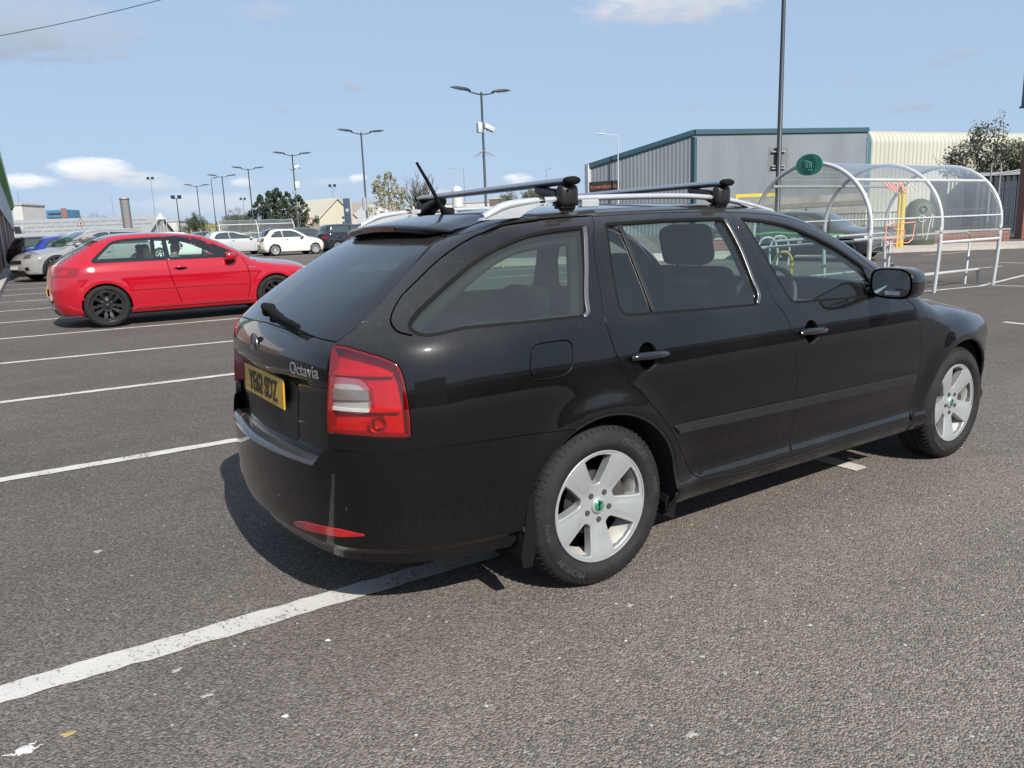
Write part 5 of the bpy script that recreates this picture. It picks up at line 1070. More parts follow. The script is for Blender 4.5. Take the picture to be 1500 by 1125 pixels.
# ------------------------------------------------------------------ rows of parked cars
def gen(name,label,col,x,y,rz,L=4.3,H=1.48,W=1.78,kind='hatch',rims=('simple','grey'),rails=None,cladding=False,plate=True,R=.32,headl='white'):
    wb=L*.612; ro=L*.175; fo=L-wb-ro; belt=H*.645; 
    if kind=='suv': spec=S(ro,fo,H,W,belt+.03,-.50,1.45,wb-.22,1.03,.80,R,-ro+.17,wb=wb,tum=.17,zmin=.22)
    elif kind=='estate': spec=S(ro,fo,H,W,belt,-.52,1.42,wb-.26,.97,.72,R,-ro+.16,wb=wb,tum=.19)
    elif kind=='saloon': spec=S(ro,fo,H,W,belt,.05,1.30,wb-.28,.95,.70,R,-ro+.2,wb=wb,tum=.22,trunk=(1.03,-.30))
    else: spec=S(ro,fo,H,W,belt,-.32,1.35,wb-.24,.97,.73,R,-ro+.15,wb=wb,tum=.19)
    bz=spec['belt']+.045; tz=H-.135; xm=(wb-.55)
    xr={'suv':-.45,'estate':-.55,'saloon':.02,'hatch':-.25}[kind]
    dlo=[[(xr,bz+.05),(xr+.18,tz-.08),(xr+.36,tz-.01),(.86,tz+.02),(.88,bz),(xr+.1,bz+.01)],[(.96,bz),(.95,tz+.015),(1.22,tz),(1.50,tz-.10),(xm+.22,bz+.06),(xm+.26,bz)]]
    rg=[(-.50,spec['belt']+.09),(.50,spec['belt']+.09),(.44,H-.10),(-.44,H-.10)] if kind!='saloon' else [(-.30,1.30),(.30,1.30),(.28,1.34),(-.28,1.34)]
    tz_=.66 if kind!='suv' else .78
    tail=[([(-ro*.38,tz_),(.10,tz_+.03),(.12,tz_+.15),(.0,tz_+.20),(-ro*.34,tz_+.19)],'diag',M['red_lens'],'tail_lamp')]
    c0=(wb+fo)*S2; hz=.66 if kind!='suv' else .78
    head=[([(c0-.66,hz-.045),(c0-.36,hz-.05),(c0-.42,hz+.05),(c0-.62,hz+.10)],'fdiag',M['dark_lamp'],'headlamp')]
    if cladding: head.append(([(c0-.60,.36),(c0-.46,.35),(c0-.46,.46),(c0-.58,.47)],'fdiag',M['gloss_black'],'fog_lamp'))
    rm=M['grey_rim'] if rims[1]=='grey' else M['black_rim']
    o=make_car(name,label,spec,col,dlo,rg,(1.42,wb-.26),tail,head,(rims[0],rm),R,.215,lines=([(.92,tz+.02),(.92,bz-.05),(.95,.6),(1.02,.30)],[(wb-.52,bz-.05),(wb-.46,.6),(wb-.50,.3)],[(.05,bz-.05),(.16,.75),(.32,.45),(.42,.30)]),handles=((.12,.86),(1.08,.85)),W=W,rails=rails,cladding=cladding,plate=plate)
    return put(o,x,y,rz)
sv=gp(26,411)
gen('sport_utility_car','silver car nosing towards the brick wall behind the red hatchback',(.23,.23,.228),2.05,27.6,R_(200),L=4.48,H=1.60,W=1.86,kind='suv',rims=('multi','grey'),rails=(-.3,1.7),cladding=True,R=.35)
gen('saloon_car','dark blue car showing its red tail lamp, just beyond the silver car',(.010,.028,.20),-.35,31.0,0,L=4.4,H=1.45,kind='saloon')
i_=0
for lab,col,kd,rz,H in(('dark grey hatchback in the kerb row, next beyond the blue saloon',(.05,.052,.055),'hatch',math.pi,1.47),('pale silver hatchback fourth in the kerb row beyond the red car',(.45,.46,.47),'hatch',math.pi,1.5),('black hatchback in the kerb row, fifth beyond the red car',(.012,.012,.014),'hatch',0,1.47),('white estate car in the kerb row, sixth beyond the red car',(.70,.70,.69),'estate',math.pi,1.48),('maroon hatchback in the kerb row, seventh beyond the red car',(.10,.012,.018),'hatch',0,1.46),('grey tall car in the kerb row, farthest but one from the red car',(.16,.165,.17),'suv',math.pi,1.62),('white hatchback at the far end of the kerb row by the brick wall',(.68,.68,.67),'hatch',0,1.48)):
    y=33.6+2.6*i_; gen('parked_car',lab,col,(2.85 if rz else -.55)+[0,.3,-.2,.1,.25,-.1,0][i_],y,rz,H=H,kind=kd); i_+=1
# cream city car with a black roof
ADAM=S(.62,.74,1.49,1.72,.93,-.26,1.12,1.98,1.02,.78,.315,-.47,wb=2.31,tum=.17)
adlo=[[(-.16,1.005,.05),(.0,1.22,.08),(.16,1.31,.08),(.44,1.34,.02),(.48,1.0,.03)],[(.54,1.0,.02),(.53,1.345,.02),(.95,1.345,.12),(1.28,1.26,.12),(1.64,1.01,.04)]]
ad=make_car('city_car','cream white small car with a black roof in the middle distance',ADAM,(.70,.67,.58),adlo,[(-.48,1.05),(.48,1.05),(.44,1.36),(-.44,1.36)],(1.16,1.96),[([(-.30,.80),(.02,.80),(.06,.88),(.0,.97),(-.22,.98)],'diag',M['dark_red_lens'],'tail_lamp')],[([(1.50,.70),(1.76,.66),(1.74,.80),(1.58,.86)],'fdiag',M['white_lens'],'headlamp')],('ten',M['grey_rim']),.315,.225,W=1.72,
 roofcol=(M['gloss_black'],[(-.40,.45),(-.30,.53),(0,.57),(.9,.57),(1.16,.50)]),lines=([(.51,1.33),(.50,.98),(.52,.7),(.60,.32)],[(1.66,.98),(1.66,.6),(1.60,.32)]),handles=((.72,.88),))
A=gp(403,375); Bq=gp(466,369.5); hd=math.atan2(Bq[1]-A[1],Bq[0]-A[0]); print('adam',A,Bq,hd)
put(ad,float(A[0])-.75*math.sin(0)*0,float(A[1])+.75,R_(2))
# far row, noses or tails between the lamp posts
for lab,col,kd,px,dp,rz,H,L in(('silver grey saloon behind the small far trolley shelter',(.40,.41,.42),'saloon',338,46.,R_(4),1.45,4.6),
 ('dark grey hatchback just behind the cream small car',(.055,.06,.07),'hatch',452,52.,R_(2),1.52,4.3),('black tall car with a red tail lamp right of the cream small car',(.012,.013,.016),'suv',512,47.,R_(5),1.66,4.5),
 ('white car roof showing above the red hatchback, right of the silver car',(.68,.68,.67),'hatch',262,43.,R_(0),1.5,4.1),('black saloon left of the silver grey saloon, above the red roof',(.015,.016,.018),'saloon',286,50.,math.pi,1.46,4.5),('dark blue hatchback far off between two lamp posts',(.02,.03,.07),'hatch',310,62.,R_(2),1.48,4.2),
 ('grey estate parked far beyond the black roof bar',(.2,.205,.21),'estate',560,58.,0,1.5,4.6)):
    P=base(px,dp); gen('parked_car',lab,col,float(P[0])-1.3*math.cos(rz),float(P[1])-1.3*math.sin(rz),rz,H=H,L=L,kind=kd)
# dark rally style car behind the near trolley shelter
P=gp(1243,383); 
def rally(root,Bx,pm,body):
    lime=mat('lime green stripe',(.12,.62,.03),.35,coat=.5)
    m=strip(Bx,lin([(-.55,.80),(.4,.86),(1.2,.80),(2.45,.74)],.05),.045,'side',off=.003,thick=.003)
    for mm in(m,m.mirror_y()): mm.build('lime_stripe',lime,body)
    bl=[]
    for x,z in((.5,.66),(.9,.62),(1.5,.68),(1.1,.52)):
        bl.append((x,z))
    m=MB()
    for x,z in bl: panel(Bx,lin([(x,z),(x+.13,z),(x+.13,z+.08),(x,z+.08)],.05,True),(),'side',.06,off=.003,gap=0,flange=0,mb=m)
    m.build('sponsor_decal',mat('white decal',(.6,.6,.6),.4),body)
rl=S(.70,.78,1.47,1.75,.94,-.30,1.35,2.25,.97,.74,.31,-.55,wb=2.5)
ro_=make_car('rally_car','black hatchback with a lime green side stripe behind the near trolley shelter',rl,(.014,.014,.017),[[(-.25,1.03),(-.08,1.26),(.3,1.33),(.86,1.34),(.88,.99),(-.1,1.0)],[(.96,.99),(.95,1.335),(1.22,1.32),(1.5,1.23),(1.95,1.03),(1.98,.99)]],[(-.48,1.04),(.48,1.04),(.44,1.36),(-.44,1.36)],(1.40,2.22),[([(-.25,.68),(.1,.71),(.12,.83),(-.22,.86)],'diag',M['red_lens'],'tail_lamp')],[([(1.58,.63),(1.90,.62),(1.84,.72),(1.62,.76)],'fdiag',M['white_lens'],'headlamp')],('five',M['black_rim']),.31,.21,extra=rally,W=1.75)
P=base(1196,23.); put(ro_,float(P[0])-1.25*math.cos(R_(-80)),float(P[1])-1.25*math.sin(R_(-80)),R_(-80))
# ------------------------------------------------------------------ street furniture
M['lamp_steel']=mat('dark painted steel',(.035,.045,.048),.5,.2); M['white_steel']=mat('white galvanised steel',(.46,.475,.48),.45,.2,var=.08,scale=5); M['grey_steel']=mat('grey steel',(.28,.29,.30),.5,.4); M['led']=mat('lamp glass',(.55,.57,.58),.3)
def px_h(px,py,P):
    """height above datum where the sight line through a photo point passes over the distance of P"""
    d=ray(px,py); d=d/(d@CF); return float((CL+d*((np.array(P)-CL)@CF))[2])
def lamp_pair(x,y,hh,label,rz=0,half=1.72):
    z0=float(gz(y)); t=empty('lamp_post',(x,y,z0),rz,label,'lamp post','double headed lamp posts along the car park')
    m=MB().tube([(0,0,0),(0,0,1.2),(0,0,1.25),(0,0,hh)],[.105,.105,.075,.055],10); m.build('pole',M['lamp_steel'],t)
    m=MB().tube([(-half*.42,0,hh+.0),(-.25,0,hh-.10),(0,0,hh-.12),(.25,0,hh-.10),(half*.42,0,hh+.0)],.035,8); m.build('arm',M['lamp_steel'],t)
    for s in(-1,1):
        m=MB(); V=[]
        for u,wd,th in((.36,.05,.05),(.42,.10,.10),(.55,.15,.12),(.85,.14,.10),(1.0,.05,.03)):
            xx=s*half*u; zz=hh+.02+half*(u-.36)*.115; V+=[(xx,-wd,zz),(xx,-wd*.6,zz+th),(xx,wd*.6,zz+th),(xx,wd,zz)]
        m.add(V,[(4*i+k,4*i+(k+1)%4,4*i+4+(k+1)%4,4*i+4+k) for i in range(4) for k in range(4)],smooth=True); hd=m.build('lamp_head',M['lamp_steel'],t)
        q=MB().box((s*half*.72,0,hh+.075),(half*.30,.16,.03),ry=-s*.115); q.build('lamp_glass',M['led'],hd)
    return t
def bytop(px,py,hh):
    """stand a post of known height so that its top meets the sight line"""
    d=ray(px,py); y=10.
    for i in range(40):
        z=hh+float(gz(y)); s=(z-CL[2])/d[2]; P=CL+d*s; y=.5*y+.5*P[1]
    return P
labs=['tall lamp post with a white camera and spike ring, nearest behind the estate roof','lamp post with a grey box, left of the roof aerial','lamp post with a white camera box, in front of the conifer clump','plain twin headed lamp post just left of the conifer clump','plain twin headed lamp post right of the slim single arm post','small twin headed lamp post beside the twin floodlight mast']
posts=[]
for (px,py),lb in zip(((704.9,135),(528.7,194),(427.7,226),(363.3,247),(325,258),(288,272)),labs):
    P=bytop(px,py,8.0); posts.append(lamp_pair(float(P[0]),float(P[1]),8.0,lb,R_(-4)))
def camera_box(parent,z,s=1,name='security_camera',w=1.):
    m=MB().box((.28*w,-.05,z),(.46*w,.24,.24),ry=R_(22)*s,bev=.02); m.tube([(0,0,z-.22),(.16,0,z-.20),(.26,-.03,z-.10)],.03,6); o=m.build(name,M['white_steel'],parent); MB().lathe([(.001,0),(.07,0),(.08,.05)],12,axis='x',c=(.28*w+.22,-.05,z-.09)).build('lens',M['ink'],o)
def spikes(parent,z):
    m=MB()
    for k in range(10):
        a=2*math.pi*k/10; m.tube([(.06*math.cos(a),.06*math.sin(a),z),(.62*math.cos(a),.62*math.sin(a),z-.30)],[.02,.006],4)
    m.build('climb_guard',M['grey_steel'],parent)
p=posts[0]; camera_box(p,6.25,1,w=1.25); MB().box((-.20,-.02,6.25),(.24,.24,.52),bev=.02).build('junction_box',M['white_steel'],p); spikes(p,5.1); MB().box((-.13,-.05,1.75),(.22,.18,.5),bev=.02).build('control_cabinet',M['grey_steel'],p)
p=posts[1]; MB().box((-.14,-.06,3.05),(.30,.12,.9)).build('sign_plate',M['grey_steel'],p)
p=posts[2]; camera_box(p,6.9,-1); m=MB().lathe([(.001,-.15),(.10,-.10),(.13,0),(.13,.06)],12,axis='z',c=(-.16,0,6.75)); m.build('dome_camera',M['white_steel'],p); MB().box((.20,-.12,5.3),(.42,.2,.62),bev=.02).build('equipment_box',M['white_steel'],p); MB().box((-.12,-.05,4.7),(.22,.2,.3)).build('junction_box',M['grey_steel'],p); spikes(p,3.5)
def lamp_single(px,py,hh,arm,label,mt,rz=0,name='street_lamp',cat='street lamp',group=None):
    P=bytop(px,py,hh); t=empty(name,(float(P[0]),float(P[1]),float(gz(P[1]))),rz,label,cat,group)
    MB().tube([(0,0,0),(0,0,hh*.3),(0,0,hh)],[.09,.07,.045],8).build('pole',mt,t)
    if arm:
        a=arm; MB().tube([(0,0,hh-.02),(a*.6,0,hh+.02),(a,0,hh+.10)],.028,6).build('arm',mt,t)
        m=MB(); V=[]
        for u,wd,th in((0,.05,.06),(.15,.12,.10),(.6,.12,.10),(.8,.04,.03)): xx=a+math.copysign(u,a); V+=[(xx,-wd,hh+.06+u*.12),(xx,-wd*.6,hh+.06+th+u*.12),(xx,wd*.6,hh+.06+th+u*.12),(xx,wd,hh+.06+u*.12)]
        m.add(V,[(4*i+k,4*i+(k+1)%4,4*i+4+(k+1)%4,4*i+4+k) for i in range(3) for k in range(4)],smooth=True); m.build('lamp_head',mt,t)
    return t
lamp_single(905,198,8.2,-1.0,'white street lamp with a left pointing arm in front of the grey warehouse',M['white_steel'],R_(-30))
lamp_single(679,247,9.,-1.6,'pale grey street lamp far behind, between the bare tree and the camera post',M['grey_steel'],R_(-30))
lamp_single(800,248,9.,.4,'short armed grey street lamp far off left of the warehouse',M['grey_steel'],R_(-30))
lamp_single(309,262,9.5,.25,'slim dark post with one small lamp among the twin headed posts',M['lamp_steel'],R_(-30))
lamp_single(163,288,10.,0,'thin bare mast left of the ribbed steel chimney',M['grey_steel'],name='mast',cat='mast')
lamp_single(25,281,10.,0,'thin mast rising behind the white block by the brick wall',M['grey_steel'],name='mast',cat='mast')
lamp_single(432,275,8.,0,'short grey mast in front of the conifer clump',M['grey_steel'],name='mast',cat='mast')
def flood(px,py,hh,label,mt,n=2,w=.55):
    P=bytop(px,py,hh); t=empty('floodlight_mast',(float(P[0]),float(P[1]),float(gz(P[1]))),R_(-30),label,'floodlight mast')
    MB().tube([(0,0,0),(0,0,hh)],[.11,.07],8).build('pole',mt,t); MB().box((0,0,hh),(w*2.2,.08,.08)).build('crossbar',mt,t)
    for k in range(n): MB().box(((k-(n-1)/2)*w*1.7,-.1,hh+.28),(w,.22,w*.8),bev=.03,rx=.3).build('floodlight',M['lamp_steel'],t)
flood(258.5,291,7.2,'dark mast with two square floodlights, left of the lamp post row',M['lamp_steel'],w=.6)
flood(220.5,263,12.5,'tall pale mast with a small floodlight cluster above the car roofs',M['grey_steel'],2,.5)
flood(487,274,9.,'thin grey floodlight mast above the cream building',M['grey_steel'],2,.5)
flood(356,293,9.,'distant pale floodlight mast left of the conifer clump',M['grey_steel'],2,.5)
# near dark pole with the back of a sign
bp_=bytop(1148.6,-14,8.0); t=empty('lamp_column',(float(bp_[0]),float(bp_[1]),float(gz(bp_[1]))),R_(-34),'tall dark column with the grey back of a sign, rising out of the top of the picture','lamp post')
MB().tube([(0,0,0),(0,0,1.3),(0,0,1.36),(0,0,8.0)],[.13,.13,.085,.062],12).build('pole',M['lamp_steel'],t)
MB().tube([(-1.0,0,8.05),(0,0,7.9),(1.0,0,8.05)],.035,8).build('arm',M['lamp_steel'],t)
P=np.array([bp_[0],bp_[1],0]); za,zb3=px_h(1143,219,P)-float(gz(bp_[1])),px_h(1141,252,P)-float(gz(bp_[1])); s_=MB().box((0,.10,(za+zb3)/2),(.62,.02,za-zb3)); so_=s_.build('sign_plate',mat('grey sign back',(.13,.14,.145),.5),t)
for z in(za-.12,za-.55,zb3+.08): MB().box((0,.06,z),(.42,.10,.035)).build('bracket',M['grey_steel'],so_)
# ------------------------------------------------------------------ trolley shelters
def poly_mat(): return glass_mat('scratched clear plastic',(.86,.89,.88),.09,(.45,.47,.46),.02,1.42)
M['pane']=poly_mat()
def hoop(w=2.1,H=2.35,n=40):
    """cross section y,z of a shelter hoop; y=0 front leg foot"""
    zk=1.12; pts=[(-.05*math.sin(z/zk*math.pi/2),z) for z in(0,.28,.56,.84)]+[(w/2-(w/2+.05)*math.cos(a),zk+(H-zk)*math.sin(a)) for a in np.linspace(0,math.pi,25)]+[(w+.05*math.sin(z/zk*math.pi/2),z) for z in(.84,.56,.28,0)]
    return spl(pts,.08)
def shelter(label,x0,y0,nb,bay,rz,w=2.1,H=2.19,full=True):
    t=empty('trolley_shelter',(x0,y0,float(gz(y0))),rz,label,'trolley shelter'); hp=hoop(w,H); n=len(hp)
    for k in range(nb+1):
        MB().tube([(k*bay,y,z) for y,z in hp],.034,8).build('hoop',M['white_steel'],t)
    def at(z,front=True):
        c=[p for p in hp if (p[0]<w/2)==front]; i=int(np.argmin([abs(p[1]-z) for p in c])); return c[i]
    for k in range(nb):
        x0_,x1_=k*bay+.04,(k+1)*bay-.04
        for fr in(True,False):
            pa=[p for p in hp if (p[0]<w/2)==fr and p[1]>(.86 if k else .86)]; pa=pa if fr else pa[::-1]
            pa=[tuple(p) for p in pa]; 
            lo=[p for p in pa if p[1]<1.88]; hi=[p for p in pa if p[1]>=1.90]
            for seg,nm in((lo,'side_pane'),):
                V=[(x,y,z) for y,z in seg for x in(x0_,x1_)]; MB().add(V,[(2*i,2*i+1,2*i+3,2*i+2) for i in range(len(seg)-1)],smooth=True).build(nm,M['pane'],t)
        tp=[tuple(p) for p in hp if p[1]>1.85]; V=[(x,y,z+.01) for y,z in tp for x in(x0_,x1_)]; MB().add(V,[(2*i,2*i+1,2*i+3,2*i+2) for i in range(len(tp)-1)],smooth=True).build('roof_pane',M['pane'],t)
        for z,r in((1.86,.028),(1.28,.018),(.86,.030)):
            for fr in(True,False):
                if z==.86 and k==0 and fr and full: continue
                y,zz=at(z,fr); MB().tube([(x0_-.04,y,zz),(x1_+.04,y,zz)],r,6).build('rail',M['white_steel'],t)
    L=nb*bay
    for yy in(.28,w-.28):
        MB().tube([(-.35,yy,.0),(-.35,yy,.22),(-.25,yy,.28),(L+.0,yy,.28),(L+.02,yy,.0)],.022,6).build('trolley_rail',M['white_steel'],t)
        q=[(.3,yy+.14,.95),(L-.28,yy+.14,.98),(L-.14,yy+.14,.93),(L-.08,yy+.14,.80),(L-.16,yy+.14,0)]; MB().tube(q,.022,8).build('hand_rail',M['white_steel'],t)
    return t,hp,at
F1=gp(1454,416.5); F0=gp(1369,428.5); ax=math.atan2(F1[1]-F0[1],F1[0]-F0[0]); bay=float(np.hypot(*(F1-F0)[:2])); X0=F0-np.array([math.cos(ax),math.sin(ax),0])*bay*1.03; print('shelter',F0,F1,ax,bay)
sh,hp,at_=shelter('near trolley shelter with white hoops, scratched clear panels and a green sign',float(X0[0]),float(X0[1]),2,bay*1.015,ax)
# oval sign on the first hoop
sg=empty('trolley_sign',(-.05,1.04,2.17)); sg.parent=sh
m=MB().lathe([(.0005,-.012),(1,-.012),(1,.012),(.0005,.012)],40,axis='x',smooth=False); m.xf(Matrix.Diagonal((1,.245,.17,1))); m.build('board',mat('green sign enamel',(.012,.20,.125),.35,coat=.3),sg)
m=MB().lathe([(.0005,-.016),(1,-.016)],32,axis='x',smooth=False); m.xf(Matrix.Diagonal((1,.125,.15,1))); m.build('roundel',mat('dark green enamel',(.006,.11,.07),.35),sg)
pg=MB()
for a,b in(((.10,.10),(-.06,.05)),((-.06,.05),(-.08,-.06)),((-.08,-.06),(.06,-.06)),((.06,-.06),(.10,.10)),((.06,-.06),(.12,-.12)),((.03,.075),(.02,-.06)),((-.02,.06),(-.03,-.06)),((.08,.03),(-.07,.0)),((.0,-.12),(-.09,-.12)),((-.085,-.10),(-.085,-.14)),((.0,-.10),(.0,-.14))): pg.tube([(-.02,a[0]*.7,a[1]*.7),(-.02,b[0]*.7,b[1]*.7)],.0045,5)
pg.build('trolley_symbol',mat('pale green symbol',(.12,.40,.30),.4),sg)
# graffiti scrawled on the front panes
gm_=mat('salmon graffiti paint',(.72,.28,.20),.6); gw=mat('white graffiti scratch',(.6,.6,.58),.6)
def scrawl(strokes,k,r,mt,nm='graffiti'):
    """strokes in bay k: (along 0..1, height)"""
    for s in strokes:
        m=MB(); pts=[]
        for u,z in s: y,zz=at_(z,True); c=[p for p in hp if p[0]<1.05 and p[1]<2.2]; yy=float(np.interp(z,[p[1] for p in c],[p[0] for p in c])); pts.append(((k+u)*bay*1.015,yy-.008,z))
        m.tube(lin(pts,.04) if r>.006 else spl(pts,.03),r,5); m.build(nm,mt,sh)
scrawl([[(.36,1.84),(.37,1.74),(.44,1.74)],[(.42,1.84),(.43,1.66)],[(.47,1.83),(.46,1.66)],[(.47,1.82),(.52,1.81),(.50,1.75),(.465,1.75)],[(.58,1.82),(.55,1.80),(.57,1.75),(.60,1.71),(.57,1.66),(.54,1.69),(.57,1.75),(.60,1.80),(.58,1.82)]],0,.011,gm_)
scrawl([[(.20,1.17),(.19,.92),(.22,.88),(.52,.88),(.57,.93),(.60,1.20),(.40,1.19),(.39,.90)],[(.20,1.17),(.30,1.20),(.31,1.10),(.45,1.08),(.46,.96),(.17,.97)]],0,.009,gm_)
scrawl([[(.64,1.80),(.66,1.84),(.68,1.80),(.69,1.62)],[(.72,1.86),(.76,1.72)],[(.73,1.30),(.71,1.10),(.72,.95)],[(.86,1.32),(.80,1.08),(.78,.90)],[(.88,1.30),(.85,1.10)]],0,.005,gw)
# one wire trolley standing at the end of the shelter
def trolley(label,x,y,rz):
    t=empty('shopping_trolley',(x,y,float(gz(y))),rz,label,'shopping trolley'); m=MB()
    b0=[(-.25,-.20,.45),(.42,-.16,.55),(.42,.16,.55),(-.25,.20,.45)]; b1=[(-.36,-.26,.95),(.52,-.20,.88),(.52,.20,.88),(-.36,.26,.95)]
    for k in range(4):
        for a,b,nn in((b0[k],b0[(k+1)%4],1),(b1[k],b1[(k+1)%4],1)): m.tube([a,b],.009,5)
        for j in range(9):
            f=j/9; a=Vector(b0[k]).lerp(Vector(b0[(k+1)%4]),f); b=Vector(b1[k]).lerp(Vector(b1[(k+1)%4]),f); m.tube([a,b],.004,4)
        for j in range(1,5):
            f=j/5; m.tube([Vector(b0[k]).lerp(Vector(b1[k]),f),Vector(b0[(k+1)%4]).lerp(Vector(b1[(k+1)%4]),f)],.004,4)
    m.build('basket',M['grey_steel'],t); m=MB()
    for s in(-1,1): m.tube([(-.36,s*.24,.95),(-.30,s*.24,.40),(-.25,s*.24,.14),(.48,s*.19,.14)],.012,6)
    m.build('frame',M['grey_steel'],t); MB().tube([(-.40,-.26,.99),(-.40,.26,.99)],.016,8).build('handle',M['gap'],t)
    for x_,y_ in((-.25,-.24),(-.25,.24),(.45,-.19),(.45,.19)): MB().lathe([(.001,-.012),(.055,-.012),(.055,.012),(.001,.012)],12,axis='y',c=(x_,y_,.056)).build('castor',M['rubber'],t)
P=gp(1312,396); trolley('wire shopping trolley standing inside the near trolley shelter',float(P[0]),float(P[1])+.4,R_(20))
fs=base(372,55.); sh2,_,_=shelter('far trolley shelter of white hoops and clear panels behind the red hatchback',float(fs[0])-2.4,float(fs[1]),2,2.6,R_(-6),full=False)
# yellow things
M['yellow']=mat('yellow safety paint',(.55,.40,.03),.45,var=.12,scale=6)
def hoopbar(name,label,px,dp,wd,hh,rz):
    P=base(px,dp); t=MB().tube(spl([(-wd/2,0,0),(-wd/2,0,hh-.10),(-wd/2+.08,0,hh),(wd/2-.08,0,hh),(wd/2,0,hh-.10),(wd/2,0,0)],.1),.035,8); o=t.build(name,M['yellow']); o.location=(P[0],P[1],P[2]); o.rotation_euler=(0,0,rz); return tag(o,label,'hoop barrier','yellow hoop barriers')
hoopbar('hoop_barrier','yellow hoop barrier seen through the front side window of the estate',1149,15.6,.30,.62,R_(-34)); hoopbar('hoop_barrier','yellow hoop barrier seen through the rear quarter window of the estate',726,24.,.34,.80,R_(-34))
for px,dp,lb in((1125,20.,'pale curved hoop rail behind the yellow barrier, left one'),(1143,21.,'pale curved hoop rail behind the yellow barrier, right one')): 
    P=base(px,dp); o=MB().tube(spl([(-.25,0,0),(-.25,0,.55),(-.12,0,.78),(.12,0,.78),(.25,0,.55),(.25,0,0)],.08),.03,8).build('hoop_rail',M['white_steel']); o.location=P; o.rotation_euler=(0,0,R_(-34)); tag(o,lb,'hoop rail','pale hoop rails')
P=gp(1318,366); zt=px_h(1320,279,P); t=empty('yellow_post',tuple(P),0,'tall yellow post with a thinner post and knob beside it behind the trolley shelter','post'); q=MB().tube([(0,0,0),(0,0,zt-P[2])],.10,10); q.build('post',M['yellow'],t); q=MB().tube([(-.22,0,0),(-.22,0,(zt-P[2])*.92)],.05,8); q.build('side_post',M['yellow'],t)
P=base(1106,60.); o=MB().box((0,0,2.9),(3.2,.12,.25)).build('height_barrier',M['yellow']); o.location=P; o.rotation_euler=(0,0,R_(-34)); o2=MB()
for s in(-1.5,1.5): o2.box((s,0,1.4),(.14,.14,2.8))
tag(o,'yellow height barrier bar in front of the grey warehouse, left of the shelter','barrier'); 
for s in(-1.5,1.5): q=MB().box((s,0,1.4),(.14,.13,2.8)).build('upright',M['yellow'],o)

# ------------------------------------------------------------------ buildings
def brick_mat(name,c1,c2,mortar,axis='y',sc=1.):
    m=mat(name,c1,.9); h=NT(m); tc=h.n('TexCoord'); s=h.n('SeparateXYZ',i_0=tc.outputs['Object']); cb=h.n('CombineXYZ'); h.l(s.outputs[1 if axis=='y' else 0],cb.inputs[0]); h.l(s.outputs[2],cb.inputs[1])
    b=h.n('TexBrick',i_Scale=sc,i_Color1=(*c1,1),i_Color2=(*c2,1),i_Mortar=(*mortar,1),i_Brick_Width=.225,i_Row_Height=.075,i_Mortar_Size=.008,i_Vector=cb.outputs[0]); n=h.n('TexNoise',i_Scale=1.2,i_Detail=5.,i_Vector=tc.outputs['Object'])
    sc_=h.n('VectorMath',operation='SCALE'); h.l(b.outputs[0],sc_.inputs[0]); h.l(h.math('MULTIPLY_ADD',n.outputs['Fac'],.6,.7),sc_.inputs[3]); h.l(sc_.outputs[0],h.b.inputs['Base Color']); return m
M['brick']=brick_mat('red brown brick',(.17,.060,.042),(.22,.085,.06),(.22,.19,.17)); M['brick_x']=brick_mat('red brick pier',(.20,.06,.04),(.25,.085,.055),(.22,.19,.17),'x')
M['grey_clad']=mat('pale grey cladding',(.48,.49,.47),.5,var=.08,scale=.6); M['green_fascia']=mat('green fascia',(.11,.50,.09),.4,var=.05,scale=2)
M['warehouse']=mat('weathered grey sheeting',(.165,.185,.20),.55,.0,var=.13,scale=.35,stretch=(1,1,.25)); M['teal_trim']=mat('teal trim',(.03,.075,.095),.5); M['cream']=mat('cream ribbed sheeting',(.40,.39,.325),.5,var=.07,scale=.5,stretch=(1,1,.3))
M['white_wall']=mat('white render',(.46,.455,.43),.8,var=.06,scale=.5); M['cream_wall']=mat('cream render',(.44,.41,.32),.85,var=.06,scale=.5); M['cream_roof']=mat('cream metal roof',(.42,.395,.31),.6,var=.06,scale=.4); M['brown_roof']=mat('brown roof sheeting',(.24,.20,.17),.8,var=.15,scale=.7)
M['concrete']=mat('concrete',(.36,.34,.31),.9,var=.15,scale=2.); M['paving']=mat('pale paving',(.36,.32,.28),.9,var=.12,scale=3,bump=.2); M['dark_window']=mat('dark window',(.03,.04,.05),.1,spec=.8)
def at_y(y): return -2.63+.026*y
# shop with brick base, grey cladding and green fascia
Lb=[(at_y(24),24.),(at_y(104),104.)]
sb=empty('shop_building',(Lb[0][0],24.,float(gz(24))),math.atan2(-(Lb[1][0]-Lb[0][0]),80.),'brick based shop with grey cladding and a green fascia along the left edge','building')
MB().box((-6,40,1.55),(12,80,3.1)).build('brick_wall',M['brick'],sb)
m=MB(); V=[]; ys=np.arange(0,80.01,.35)
for i,y in enumerate(ys):
    o=.10+(.035 if i%2 else 0); V+=[(o,y,3.05),(o,y,6.0)]
m.add(V,[(2*i,2*i+2,2*i+3,2*i+1) for i in range(len(ys)-1)]); m.box((-6,40,4.55),(12.1,80,2.95)); m.build('cladding',M['grey_clad'],sb)
MB().box((.28,36,5.75),(.42,72,.75)).build('fascia',M['green_fascia'],sb); MB().box((.10,72.3,5.6),(.5,.5,.9)).build('fascia_end',M['grey_steel'],sb)
m=MB()
for y in(14,26,38,52): m.tube([(.06,y,.1),(.06,y,3.1)],.045,6)
for j,y in enumerate((14,26,38,52)): MB().tube([(.07,y,.1),(.07,y,3.05)],.05,6).build('downpipe',M['white_steel'],sb)
MB().box((.62,74,3.1),(.9,1.0,.75),bev=.03).build('floodlight_box',M['grey_steel'],sb)
kb=MB(); ysk=[14,24,40,60,90,110]; V=[]
